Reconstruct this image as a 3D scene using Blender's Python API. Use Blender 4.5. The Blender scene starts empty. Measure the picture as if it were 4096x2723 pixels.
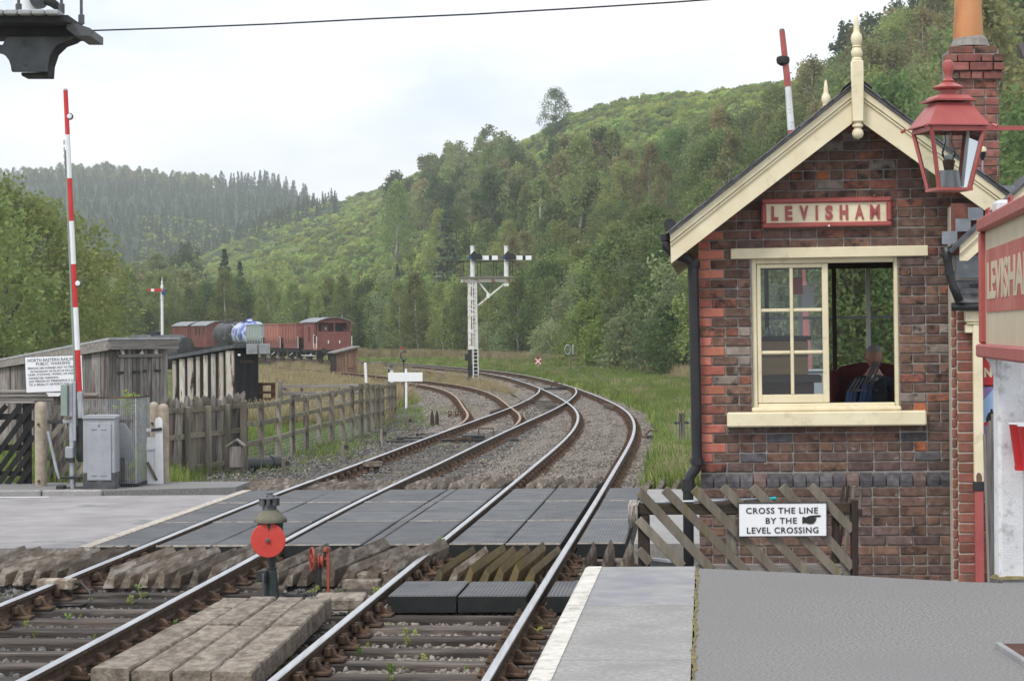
import bpy, bmesh, math, random
import numpy as np
from mathutils import Matrix, Vector
random.seed(7); RNG = np.random.default_rng(11)
S = bpy.context.scene; COL = S.collection
# ---------------------------------------------------------------- camera, sky, sun, exposure
# measured from the photograph: 79 mm lens, eye 2.45 m above the rail top (z = 0), view along +Y
F, CX, YH, ROLL, EYE = 9000.0, 2048.0, 1320.0, 0.006, 2.45
cam = bpy.data.cameras.new('camera'); co = bpy.data.objects.new('camera', cam); COL.objects.link(co)
cam.sensor_width = 36.0; cam.sensor_fit = 'HORIZONTAL'; cam.lens = 36.0 * F / 4096.0
cam.shift_y = -(1360.0 - YH) / 4096.0
cam.clip_start = 0.1; cam.clip_end = 6000
cr, sr = math.cos(ROLL), math.sin(ROLL)
co.matrix_world = Matrix(((cr, sr, 0, 0), (0, 0, -1, 0), (-sr, cr, 0, EYE), (0, 0, 0, 1)))
S.camera = co
SUN_EL, SUN_AZ = math.radians(52), math.radians(215)      # azimuth clockwise from +Y: behind the camera, to the left
w = bpy.data.worlds.new('World'); S.world = w; w.use_nodes = True
nt = w.node_tree; nt.nodes.clear()
def N(nt, t, **k):
    n = nt.nodes.new(t)
    for a, b in k.items(): setattr(n, a, b)
    return n
out = N(nt, 'ShaderNodeOutputWorld'); bg = N(nt, 'ShaderNodeBackground')
sky = N(nt, 'ShaderNodeTexSky', sky_type='NISHITA', sun_disc=False, sun_elevation=SUN_EL, sun_rotation=SUN_AZ)
sm = N(nt, 'ShaderNodeVectorMath', operation='SCALE'); sm.inputs[3].default_value = 0.11
tc = N(nt, 'ShaderNodeTexCoord'); mp = N(nt, 'ShaderNodeMapping'); mp.inputs['Scale'].default_value = (3.0, 3.0, 9.0)
n1 = N(nt, 'ShaderNodeTexNoise'); n1.inputs['Scale'].default_value = 1.6; n1.inputs['Detail'].default_value = 6; n1.inputs['Roughness'].default_value = .55
r1 = N(nt, 'ShaderNodeValToRGB')
r1.color_ramp.elements[0].position = .33; r1.color_ramp.elements[0].color = (0.54, 0.605, 0.71, 1)
r1.color_ramp.elements[1].position = .64; r1.color_ramp.elements[1].color = (.82, .83, .845, 1)
r2 = N(nt, 'ShaderNodeMapRange'); r2.inputs['From Min'].default_value = .25; r2.inputs['From Max'].default_value = .5
r2.inputs['To Min'].default_value = .72; r2.inputs['To Max'].default_value = 1.0
mx = N(nt, 'ShaderNodeMix', data_type='RGBA')
L = nt.links.new
L(sky.outputs[0], sm.inputs[0]); L(tc.outputs['Generated'], mp.inputs[0]); L(mp.outputs[0], n1.inputs['Vector'])
L(n1.outputs['Fac'], r1.inputs[0]); L(n1.outputs['Fac'], r2.inputs[0])
L(r2.outputs[0], mx.inputs[0]); L(sm.outputs[0], mx.inputs[6]); L(r1.outputs[0], mx.inputs[7])
L(mx.outputs[2], bg.inputs[0]); bg.inputs[1].default_value = 1.0; L(bg.outputs[0], out.inputs[0])
sl = bpy.data.lights.new('sun', 'SUN'); sl.energy = 1.5; sl.angle = math.radians(16); sl.color = (1, .965, .91)
so = bpy.data.objects.new('sun', sl); COL.objects.link(so)
d = Vector((math.sin(SUN_AZ) * math.cos(SUN_EL), math.cos(SUN_AZ) * math.cos(SUN_EL), math.sin(SUN_EL)))
so.rotation_euler = d.to_track_quat('Z', 'Y').to_euler(); so.location = (0, -20, 60)
S.view_settings.view_transform = 'Standard'; S.view_settings.look = 'None'
S.view_settings.exposure = 0.64; S.view_settings.gamma = 1.0; S.view_settings.use_curve_mapping = False
S.cycles.max_bounces = 6; S.cycles.diffuse_bounces = 3; S.cycles.glossy_bounces = 3; S.cycles.transparent_max_bounces = 8
S.cycles.volume_bounces = 1; S.cycles.caustics_reflective = False; S.cycles.caustics_refractive = False
# ---------------------------------------------------------------- measuring and building helpers
def ray(px, py):
    u, v = px - CX, py - YH
    return Vector(((u * cr - v * sr) / F, 1.0, -(u * sr + v * cr) / F))
def P(px, py, Y):
    r = ray(px, py); return Vector((r.x * Y, Y, EYE + r.z * Y))
def G(px, py, z=0.0):
    r = ray(px, py); Y = (z - EYE) / r.z; return Vector((r.x * Y, Y, z))
WM = {}
def onto(root, px, py, y0=0.0):
    """(x, z) in root's own frame of the point of its plane y = y0 measured at that place of the photograph"""
    Mi = WM[root].inverted(); o = Mi @ Vector((0, 0, EYE)); dd = Mi.to_3x3() @ ray(px, py)
    t = (y0 - o.y) / dd.y; p = o + dd * t
    return p.x, p.z
def tag(o, label=None, cat=None, group=None, kind=None):
    if label: o['label'] = label
    if cat:
        o['category'] = cat
        if not kind: o['kind'] = 'thing'
    if group: o['group'] = group
    if kind: o['kind'] = kind
    return o
def Rz(a): return Matrix.Rotation(a, 4, 'Z')
def T(*a): return Matrix.Translation(Vector(a[0]) if len(a) == 1 else Vector(a))
def thing(name, label, cat, loc=(0, 0, 0), rz=0.0, group=None, M=None):
    o = bpy.data.objects.new(name, None); COL.objects.link(o); o.empty_display_size = .1
    M = M if M is not None else T(loc) @ Rz(rz)
    o.matrix_world = M; WM[o] = M.copy()
    return tag(o, label, cat, group)
def link(name, me, parent=None, M=None):
    o = bpy.data.objects.new(name, me); COL.objects.link(o)
    M = M if M is not None else Matrix()
    if parent is not None:
        o.parent = parent; WM[o] = WM[parent] @ M
    else: WM[o] = M.copy()
    o.matrix_basis = M
    return o
def copy_tree(o, M=None, parent=None):
    c = o.copy(); COL.objects.link(c)
    if M is not None: c.matrix_basis = M
    c.parent = parent
    WM[c] = (WM[parent] if parent else Matrix()) @ c.matrix_basis
    for ch in o.children: copy_tree(ch, None, c)
    return c
class MB:
    def __init__(s): s.V = []; s.Fc = []; s.mi = []; s.m = 0
    def add(s, vs, fs, mi=None):
        b = len(s.V); s.V += [tuple(v) for v in vs]
        for f in fs: s.Fc.append(tuple(b + i for i in f)); s.mi.append(s.m if mi is None else mi)
        return s
    BF = [(0, 3, 2, 1), (4, 5, 6, 7), (0, 1, 5, 4), (1, 2, 6, 5), (2, 3, 7, 6), (3, 0, 4, 7)]
    def box(s, a, b, M=None, mi=None):
        x0, y0, z0 = a; x1, y1, z1 = b
        vs = [Vector(p) for p in ((x0, y0, z0), (x1, y0, z0), (x1, y1, z0), (x0, y1, z0), (x0, y0, z1), (x1, y0, z1), (x1, y1, z1), (x0, y1, z1))]
        if M is not None: vs = [M @ v for v in vs]
        return s.add(vs, s.BF, mi)
    def cbox(s, a, b, c=.004, M=None, jit=0.0, mi=None):
        """box with chamfered edges, optionally a little uneven"""
        a = Vector(a); b = Vector(b); m = (a + b) / 2; h = (b - a) / 2
        c = min(c, h.x * .6, h.y * .6, h.z * .6); vs = []; idx = {}
        for sx in (-1, 1):
            for sy in (-1, 1):
                for sz in (-1, 1):
                    j = Vector((random.uniform(-jit, jit), random.uniform(-jit, jit), random.uniform(-jit, jit)))
                    for ax in range(3):
                        p = [h.x - c, h.y - c, h.z - c]; p[ax] += c
                        idx[(sx, sy, sz, ax)] = len(vs); q = m + Vector((sx * p[0], sy * p[1], sz * p[2])) + j
                        vs.append(M @ q if M is not None else q)
        I = lambda x, y, z, k: idx[(x, y, z, k)]
        fs = []
        for sg in (-1, 1):
            r = [I(sg, -1, -1, 0), I(sg, 1, -1, 0), I(sg, 1, 1, 0), I(sg, -1, 1, 0)]; fs.append(r if sg > 0 else r[::-1])
            r = [I(-1, sg, -1, 1), I(1, sg, -1, 1), I(1, sg, 1, 1), I(-1, sg, 1, 1)]; fs.append(r[::-1] if sg > 0 else r)
            r = [I(-1, -1, sg, 2), I(1, -1, sg, 2), I(1, 1, sg, 2), I(-1, 1, sg, 2)]; fs.append(r if sg > 0 else r[::-1])
        for a1 in (-1, 1):
            for a2 in (-1, 1):
                fs.append([I(a1, a2, -1, 0), I(a1, a2, -1, 1), I(a1, a2, 1, 1), I(a1, a2, 1, 0)])
                fs.append([I(a1, -1, a2, 0), I(a1, -1, a2, 2), I(a1, 1, a2, 2), I(a1, 1, a2, 0)])
                fs.append([I(-1, a1, a2, 1), I(-1, a1, a2, 2), I(1, a1, a2, 2), I(1, a1, a2, 1)])
                for a3 in (-1, 1): fs.append([I(a1, a2, a3, 0), I(a1, a2, a3, 1), I(a1, a2, a3, 2)])
        ctr = M @ m if M is not None else m
        g = []
        for f in fs:   # outward winding
            p = [vs[i] for i in f]; n = (p[1] - p[0]).cross(p[2] - p[0]); g.append(f if n.dot(p[0] - ctr) > 0 else f[::-1])
        return s.add(vs, g, mi)
    def beam(s, p, q, w, h, up=(0, 0, 1), c=0.0, mi=None, jit=0.0):
        p = Vector(p); q = Vector(q); z = (q - p); l = z.length; z.normalize(); up = Vector(up)
        x = up.cross(z)
        if x.length < 1e-4: x = Vector((1, 0, 0)).cross(z)
        x.normalize(); y = z.cross(x)
        M = Matrix((( x.x, y.x, z.x, p.x), (x.y, y.y, z.y, p.y), (x.z, y.z, z.z, p.z), (0, 0, 0, 1)))
        if c: return s.cbox((-w / 2, -h / 2, 0), (w / 2, h / 2, l), c, M, jit, mi)
        return s.box((-w / 2, -h / 2, 0), (w / 2, h / 2, l), M, mi)
    def tube(s, pts, r, n=8, caps=True, mi=None):
        pts = [Vector(p) for p in pts]; k = len(pts); rs = [r] * k if not hasattr(r, '__len__') else r
        b = len(s.V); vs = []; ref = None
        for i, p in enumerate(pts):
            t = (pts[min(i + 1, k - 1)] - pts[max(i - 1, 0)]).normalized()
            if ref is None:
                ref = Vector((0, 0, 1)) if abs(t.z) < .9 else Vector((1, 0, 0))
            x = (ref - t * ref.dot(t)).normalized(); y = t.cross(x); ref = x
            for j in range(n):
                a = 2 * math.pi * j / n; vs.append(p + (x * math.cos(a) + y * math.sin(a)) * rs[i])
        fs = []
        for i in range(k - 1):
            for j in range(n):
                fs.append((i * n + j, i * n + (j + 1) % n, (i + 1) * n + (j + 1) % n, (i + 1) * n + j))
        if caps: fs.append(tuple(range(n))[::-1]); fs.append(tuple((k - 1) * n + j for j in range(n)))
        return s.add(vs, fs, mi)
    def lathe(s, prof, n=16, M=None, mi=None, caps=True):
        vs = []; fs = []
        for r, z in prof:
            for j in range(n):
                a = 2 * math.pi * j / n; v = Vector((r * math.cos(a), r * math.sin(a), z)); vs.append(M @ v if M is not None else v)
        for i in range(len(prof) - 1):
            for j in range(n): fs.append((i * n + j, i * n + (j + 1) % n, (i + 1) * n + (j + 1) % n, (i + 1) * n + j))
        if caps: fs.append(tuple(range(n))[::-1]); fs.append(tuple((len(prof) - 1) * n + j for j in range(n)))
        return s.add(vs, fs, mi)
    def prism(s, poly, y0, y1, M=None, mi=None):
        """polygon of (x, z) points, counter-clockwise seen from -y, pushed from y0 to y1"""
        n = len(poly); ar = sum(poly[i][0] * poly[(i + 1) % n][1] - poly[(i + 1) % n][0] * poly[i][1] for i in range(n))
        if ar < 0: poly = poly[::-1]
        vs = [Vector((x, y0, z)) for x, z in poly] + [Vector((x, y1, z)) for x, z in poly]
        if M is not None: vs = [M @ v for v in vs]
        fs = [tuple(range(n)), tuple(range(2 * n - 1, n - 1, -1))] + [(i, n + i, n + (i + 1) % n, (i + 1) % n) for i in range(n)]
        return s.add(vs, fs, mi)
    def mesh(s, name, mats, smooth=False, Mi=None):
        me = bpy.data.meshes.new(name)
        V = s.V if Mi is None else [tuple(Mi @ Vector(v)) for v in s.V]
        me.from_pydata(V, [], s.Fc)
        for m in (mats if isinstance(mats, (list, tuple)) else [mats]): me.materials.append(m)
        if any(s.mi): me.polygons.foreach_set('material_index', s.mi)
        if smooth is True: me.polygons.foreach_set('use_smooth', [True] * len(s.Fc))
        elif smooth:
            me.polygons.foreach_set('use_smooth', [True] * len(s.Fc)); me.set_sharp_from_angle(angle=smooth)
        me.update(); return me
    def build(s, name, mats, parent=None, smooth=False, world=False, M=None):
        Mi = WM[parent].inverted() if (world and parent is not None) else None
        return link(name, s.mesh(name, mats, smooth, Mi), parent, M)
SM = math.radians(40)
def piece(name, mats, parent, fn, smooth=False, world=False):
    m = MB(); fn(m); return m.build(name, mats, parent, smooth, world)
def npmesh(name, V, Q, mats, mi=None, smooth=False):
    """mesh from arrays of vertices and quads/triangles"""
    me = bpy.data.meshes.new(name); V = np.asarray(V, np.float32); Q = np.asarray(Q, np.int32); k = Q.shape[1]
    me.vertices.add(len(V)); me.vertices.foreach_set('co', V.ravel())
    me.loops.add(Q.size); me.loops.foreach_set('vertex_index', Q.ravel())
    me.polygons.add(len(Q)); me.polygons.foreach_set('loop_start', np.arange(0, Q.size, k, dtype=np.int32))
    if mi is not None: me.polygons.foreach_set('material_index', np.asarray(mi, np.int32))
    if smooth: me.polygons.foreach_set('use_smooth', np.ones(len(Q), bool))
    for m in (mats if isinstance(mats, (list, tuple)) else [mats]): me.materials.append(m)
    me.update(calc_edges=True); me.validate(); return me
def text_mesh(s, size, mat, extrude=.002, bold=0.0, align='CENTER', xs=1.0, spacing=1.0, shear=0.0):
    c = bpy.data.curves.new('lettering', 'FONT'); c.body = s; c.size = size; c.align_x = align; c.align_y = 'BOTTOM_BASELINE'
    c.extrude = extrude; c.offset = bold; c.space_character = spacing; c.resolution_u = 3; c.shear = shear
    o = bpy.data.objects.new('lettering', c); COL.objects.link(o)
    dg = bpy.context.evaluated_depsgraph_get(); me = bpy.data.meshes.new_from_object(o.evaluated_get(dg))
    bpy.data.objects.remove(o); bpy.data.curves.remove(c)
    me.transform(Matrix.Scale(xs, 4, (1, 0, 0))); me.transform(Matrix.Rotation(math.pi / 2, 4, 'X'))
    me.materials.clear(); me.materials.append(mat); return me
def text(name, s, size, mat, parent, x, y, z, **k):
    return link(name, text_mesh(s, size, mat, **k), parent, T(x, y, z))
def text_box(name, s, x0, x1, z0, z1, y, mat, parent, bold=0.0, extrude=.002, spacing=1.0):
    """raised lettering fitted into a rectangle of the parent's x-z plane"""
    me = text_mesh(s, .1, mat, extrude=extrude, bold=bold * .1, spacing=spacing); c = np.array([v.co for v in me.vertices]); a, b = c.min(0), c.max(0)
    sx = (x1 - x0) / (b[0] - a[0]); sz = (z1 - z0) / (b[2] - a[2])
    for v in me.vertices: v.co = (x0 + (v.co.x - a[0]) * sx, v.co.y, z0 + (v.co.z - a[2]) * sz)
    return link(name, me, parent, T(0, y, 0))
# ---------------------------------------------------------------- materials
def lin(*c):
    return tuple(((v / 255 + .055) / 1.055) ** 2.4 if v > 10 else v / 255 / 12.92 for v in c)
def mat(name, c1, c2=None, scale=6.0, rough=.8, metal=0.0, bump=0.0, bscale=60.0, stretch=(1, 1, 1), c3=None, t3=.62, s3=3.0, w3=.06,
        rnd=0.0, hue=0.0, spec=.3, detail=6, co='Object', lo=.35, hi=.65, rough2=None, trans=0.0, bdist=.01):
    m = bpy.data.materials.new(name); m.use_nodes = True; nt = m.node_tree; L = nt.links.new
    b = nt.nodes['Principled BSDF']; b.inputs['Roughness'].default_value = rough; b.inputs['Metallic'].default_value = metal
    b.inputs['Specular IOR Level'].default_value = spec
    c2 = c2 or tuple(v * .8 for v in c1)
    tc = N(nt, 'ShaderNodeTexCoord'); mp = N(nt, 'ShaderNodeMapping'); mp.inputs['Scale'].default_value = stretch
    L(tc.outputs[co], mp.inputs[0])
    vec = mp.outputs[0]
    if rnd or hue:
        oi = N(nt, 'ShaderNodeObjectInfo'); ad = N(nt, 'ShaderNodeVectorMath', operation='ADD'); ml = N(nt, 'ShaderNodeMath', operation='MULTIPLY')
        ml.inputs[1].default_value = 37.0; L(oi.outputs['Random'], ml.inputs[0]); L(vec, ad.inputs[0]); L(ml.outputs[0], ad.inputs[1]); vec = ad.outputs[0]
    n = N(nt, 'ShaderNodeTexNoise'); n.inputs['Scale'].default_value = scale; n.inputs['Detail'].default_value = detail; n.inputs['Roughness'].default_value = .6
    L(vec, n.inputs['Vector'])
    rp = N(nt, 'ShaderNodeValToRGB'); e = rp.color_ramp.elements
    e[0].position = lo; e[0].color = (*c1, 1); e[1].position = hi; e[1].color = (*c2, 1)
    L(n.outputs['Fac'], rp.inputs[0]); col = rp.outputs[0]
    if c3:
        n3 = N(nt, 'ShaderNodeTexNoise'); n3.inputs['Scale'].default_value = s3; n3.inputs['Detail'].default_value = 7; n3.inputs['Roughness'].default_value = .65
        ad3 = N(nt, 'ShaderNodeVectorMath', operation='ADD'); ad3.inputs[1].default_value = (7.3, 1.7, 4.1); L(vec, ad3.inputs[0]); L(ad3.outputs[0], n3.inputs['Vector'])
        mr = N(nt, 'ShaderNodeMapRange'); mr.inputs['From Min'].default_value = t3 - w3; mr.inputs['From Max'].default_value = t3 + w3; L(n3.outputs['Fac'], mr.inputs[0])
        m3 = N(nt, 'ShaderNodeMix', data_type='RGBA'); L(mr.outputs[0], m3.inputs[0]); L(col, m3.inputs[6]); m3.inputs[7].default_value = (*c3, 1); col = m3.outputs[2]
    if rnd or hue:
        hs = N(nt, 'ShaderNodeHueSaturation')
        a = N(nt, 'ShaderNodeMapRange'); a.inputs['To Min'].default_value = 1 - rnd; a.inputs['To Max'].default_value = 1 + rnd; L(oi.outputs['Random'], a.inputs[0]); L(a.outputs[0], hs.inputs['Value'])
        wn = N(nt, 'ShaderNodeTexWhiteNoise', noise_dimensions='1D'); L(oi.outputs['Random'], wn.inputs['W'])
        h = N(nt, 'ShaderNodeMapRange'); h.inputs['To Min'].default_value = .5 - hue; h.inputs['To Max'].default_value = .5 + hue; L(wn.outputs['Value'], h.inputs[0]); L(h.outputs[0], hs.inputs['Hue'])
        L(col, hs.inputs['Color']); col = hs.outputs[0]
    L(col, b.inputs['Base Color'])
    if rough2 is not None:
        rr = N(nt, 'ShaderNodeMapRange'); rr.inputs['To Min'].default_value = rough; rr.inputs['To Max'].default_value = rough2; L(n.outputs['Fac'], rr.inputs[0]); L(rr.outputs[0], b.inputs['Roughness'])
    if bump:
        nb = N(nt, 'ShaderNodeTexNoise'); nb.inputs['Scale'].default_value = bscale; nb.inputs['Detail'].default_value = 5; L(vec, nb.inputs['Vector'])
        bp = N(nt, 'ShaderNodeBump'); bp.inputs['Strength'].default_value = bump; bp.inputs['Distance'].default_value = bdist
        L(nb.outputs['Fac'], bp.inputs['Height']); L(bp.outputs[0], b.inputs['Normal'])
    if trans:
        b.inputs['Subsurface Weight'].default_value = 0.0
        tr = N(nt, 'ShaderNodeBsdfTranslucent'); L(col, tr.inputs[0]); ms = N(nt, 'ShaderNodeMixShader'); ms.inputs[0].default_value = trans
        L(b.outputs[0], ms.inputs[1]); L(tr.outputs[0], ms.inputs[2]); L(ms.outputs[0], nt.nodes['Material Output'].inputs[0])
    return m
def wood(name, c1, c2, axis='Z', c3=None, **k):
    st = {'X': (.12, 1, 1), 'Y': (1, .12, 1), 'Z': (1, 1, .12)}[axis]
    a = dict(scale=16, rough=.9, bump=.55, bscale=70, stretch=st, rnd=.16, spec=.15, detail=8, lo=.3, hi=.7, c3=c3, s3=5, bdist=.012); a.update(k)
    return mat(name, c1, c2, **a)
MT = {}
MT['grass'] = mat('grass', (.085, .125, .032), (.17, .165, .06), scale=.35, rough=1, bump=.6, bscale=9, c3=(.14, .11, .055), t3=.56, s3=.12, bdist=.2, spec=.1)
MT['hill'] = mat('hill', (.11, .155, .045), (.17, .195, .07), scale=.03, rough=1, bump=1.0, bscale=.45, c3=(.13, .115, .055), t3=.58, s3=.018, bdist=1.5, spec=.05)
MT['ballast'] = mat('ballast', (.165, .142, .122), (.275, .245, .215), scale=14, rough=.95, bump=1.0, bscale=26, c3=(.20, .165, .13), t3=.55, s3=.8, w3=.12, bdist=.05, detail=8, spec=.15)
MT['cinder'] = mat('cinder', (.075, .072, .068), (.17, .165, .155), scale=20, rough=.97, bump=1.0, bscale=40, c3=(.14, .14, .06), t3=.56, s3=.7, w3=.08, bdist=.04, detail=8, spec=.15)
MT['plantation'] = mat('plantation', (.035, .058, .035), (.06, .085, .048), scale=.03, rough=1, bump=1.0, bscale=.3, bdist=2.0, spec=.05)
MT['stone'] = mat('stone', (.17, .148, .128), (.29, .258, .228), scale=6, rough=.92, rnd=.4, spec=.2)
MT['stone_dark'] = mat('stone_dark', (.085, .082, .08), (.20, .19, .18), scale=6, rough=.95, rnd=.45, spec=.2)
MT['tarmac'] = mat('tarmac', (.125, .122, .118), (.305, .298, .29), scale=60, rough=.95, bump=.9, bscale=90, c3=(.20, .197, .194), t3=.54, s3=.9, w3=.2, bdist=.006, spec=.2, detail=3)
MT['road'] = mat('road', (.25, .235, .235), (.34, .325, .325), scale=1.2, rough=.93, bump=.4, bscale=200, c3=(.20, .20, .205), t3=.57, s3=.55, w3=.02, bdist=.004, spec=.2, detail=8)
MT['concrete'] = mat('concrete', (.235, .228, .218), (.37, .36, .348), scale=34, rough=.9, bump=.6, bscale=100, c3=(.235, .228, .22), t3=.55, s3=3, w3=.14, bdist=.005, detail=9, rnd=.07)
MT['concrete_post'] = mat('concrete_post', (.30, .25, .19), (.44, .38, .30), scale=9, rough=.95, bump=.8, bscale=70, c3=(.62, .60, .55), t3=.66, s3=24, w3=.03, bdist=.006)
MT['stone_plank'] = mat('stone_plank', (.20, .165, .13), (.34, .295, .245), scale=16, rough=.95, bump=1.0, bscale=38, c3=(.12, .10, .08), t3=.55, s3=9, w3=.1, bdist=.012, rnd=.1, stretch=(1, .45, 1))
MT['white_edge'] = mat('white_edge', (.66, .63, .57), (.52, .50, .455), scale=5, rough=.85, bump=.4, bscale=80, c3=(.33, .31, .285), t3=.59, s3=11, w3=.08, bdist=.004)
MT['moss'] = mat('moss', (.15, .13, .05), (.27, .225, .11), scale=14, rough=1, bump=1, bscale=60, bdist=.02)
MT['rail_top'] = mat('rail_top', (.62, .63, .66), (.46, .45, .46), scale=3, rough=.27, metal=.9, stretch=(6, .3, 6), rough2=.4)
MT['rail_rusty'] = mat('rail_rusty', (.30, .19, .12), (.40, .27, .19), scale=4, rough=.55, metal=.3, stretch=(6, .3, 6))
MT['rust'] = mat('rust', (.062, .04, .028), (.13, .082, .052), scale=9, rough=.9, bump=.7, bscale=70, c3=(.19, .12, .075), t3=.62, s3=4, bdist=.006, rnd=.12)
MT['sleeper'] = mat('sleeper', (.035, .03, .027), (.115, .094, .08), scale=9, rough=.92, bump=.9, bscale=40, stretch=(.15, 1, 1), c3=(.18, .152, .13), t3=.62, s3=6, rnd=.35, bdist=.015)
MT['guard'] = wood('guard', (.095, .07, .053), (.27, .222, .178), 'Y', c3=(.38, .345, .30), t3=.57, w3=.07, rnd=.38, s3=9)
MT['guard_moss'] = wood('guard_moss', (.095, .075, .05), (.22, .18, .115), 'Y', c3=(.19, .15, .06), t3=.52, w3=.1, rnd=.25, s3=6)
MT['wood_grey'] = wood('wood_grey', (.12, .108, .10), (.28, .26, .25), 'Z', c3=(.085, .058, .05), t3=.57, rnd=.48)
MT['wood_greyX'] = wood('wood_greyX', (.17, .155, .14), (.31, .285, .265), 'X', c3=(.10, .09, .08), t3=.62)
MT['wood_fence'] = wood('wood_fence', (.14, .122, .095), (.26, .235, .19), 'Z', c3=(.075, .066, .055), t3=.57, rnd=.38)
MT['wood_fenceX'] = wood('wood_fenceX', (.15, .135, .095), (.27, .245, .18), 'X', c3=(.085, .08, .06), t3=.6)
MT['wood_batten'] = wood('wood_batten', (.125, .108, .085), (.235, .205, .165), 'Z', c3=(.15, .13, .05), t3=.62, rnd=.22)
MT['wood_dark'] = wood('wood_dark', (.028, .021, .018), (.07, .05, .042), 'Z')
MT['wood_darkX'] = wood('wood_darkX', (.03, .025, .02), (.085, .068, .05), 'X')
MT['wood_black'] = wood('wood_black', (.012, .012, .013), (.035, .034, .034), 'Z', rough=.7)
MT['wood_pale'] = wood('wood_pale', (.34, .295, .25), (.55, .515, .475), 'Z', c3=(.05, .035, .028), t3=.6, w3=.03, s3=9, rnd=.2)
MT['wood_brown'] = wood('wood_brown', (.15, .085, .055), (.30, .19, .135), 'Z', rnd=.2)
MT['wood_redbrown'] = wood('wood_redbrown', (.06, .03, .022), (.12, .065, .05), 'X')
MT['felt'] = mat('felt', (.30, .31, .32), (.43, .44, .45), scale=8, rough=.9, bump=.5, bscale=60)
MT['felt_dark'] = mat('felt_dark', (.055, .06, .068), (.12, .125, .135), scale=8, rough=.85, bump=.4, bscale=60)
MT['rubber'] = mat('rubber', (.062, .066, .074), (.10, .105, .113), scale=2.0, rough=.62, c3=(.135, .132, .13), t3=.57, s3=3, w3=.16, rnd=.16, spec=.4, detail=8)
MT['rubber_side'] = mat('rubber_side', (.012, .014, .014), (.022, .024, .024), scale=8, rough=.6)
MT['strip'] = mat('strip', (.42, .37, .31), (.56, .52, .46), scale=12, rough=.9, c3=(.30, .25, .2), t3=.55, s3=9)
MT['cream'] = mat('cream', (.72, .63, .43), (.80, .715, .51), scale=4, rough=.5, bump=.12, bscale=40, c3=(.56, .48, .33), t3=.66, s3=7, w3=.1, spec=.35, detail=9)
MT['red_paint'] = mat('red_paint', (.33, .072, .066), (.40, .105, .095), scale=4, rough=.42, c3=(.45, .20, .18), t3=.68, s3=12, spec=.4, bump=.05, bscale=50)
MT['signal_red'] = mat('signal_red', (.56, .05, .036), (.62, .075, .055), scale=5, rough=.4, spec=.45)
MT['boom_red'] = mat('boom_red', (.50, .02, .022), (.58, .035, .032), scale=4, rough=.4, spec=.45)
MT['bucket_red'] = mat('bucket_red', (.52, .012, .018), (.60, .02, .024), scale=5, rough=.35, spec=.5)
MT['white'] = mat('white', (.80, .80, .80), (.73, .74, .75), scale=5, rough=.5, spec=.35, c3=(.55, .53, .50), t3=.72, s3=10)
MT['enamel'] = mat('enamel', (.86, .87, .88), (.83, .84, .86), scale=4, rough=.3, spec=.5)
MT['white_rust'] = mat('white_rust', (.74, .73, .70), (.66, .63, .58), scale=6, rough=.6, c3=(.40, .20, .09), t3=.575, s3=2.2, w3=.05)
MT['black'] = mat('black', (.012, .013, .015), (.022, .023, .026), scale=6, rough=.4, spec=.5)
MT['black_matt'] = mat('black_matt', (.018, .018, .02), (.035, .034, .034), scale=6, rough=.75)
MT['iron'] = mat('iron', (.02, .021, .023), (.05, .049, .048), scale=9, rough=.65, bump=.3, bscale=60)
MT['iron_grey'] = mat('iron_grey', (.055, .06, .068), (.105, .11, .12), scale=4, rough=.5, spec=.45, c3=(.14, .145, .155), t3=.6, s3=3, w3=.15)
MT['grey_cabinet'] = mat('grey_cabinet', (.30, .315, .34), (.36, .375, .40), scale=2.5, rough=.5, c3=(.26, .26, .27), t3=.64, s3=6, w3=.1)
MT['grey_green'] = mat('grey_green', (.21, .27, .235), (.26, .32, .285), scale=3, rough=.55)
MT['galv'] = mat('galv', (.33, .35, .37), (.47, .49, .51), scale=7, rough=.45, metal=.5)
MT['slate'] = mat('slate', (.10, .10, .11), (.21, .205, .215), scale=9, rough=.75, rnd=.3, bump=.5, bscale=50)
MT['lead'] = mat('lead', (.20, .22, .245), (.33, .35, .385), scale=5, rough=.5, metal=.3, c3=(.55, .57, .6), t3=.68, s3=4)
MT['mortar'] = mat('mortar', (.20, .183, .168), (.30, .278, .258), scale=18, rough=.97, bump=.7, bscale=120, bdist=.004)
MT['mortar_pale'] = mat('mortar_pale', (.46, .42, .35), (.54, .50, .43), scale=18, rough=.97, bump=.5, bscale=120, bdist=.003)
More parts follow.
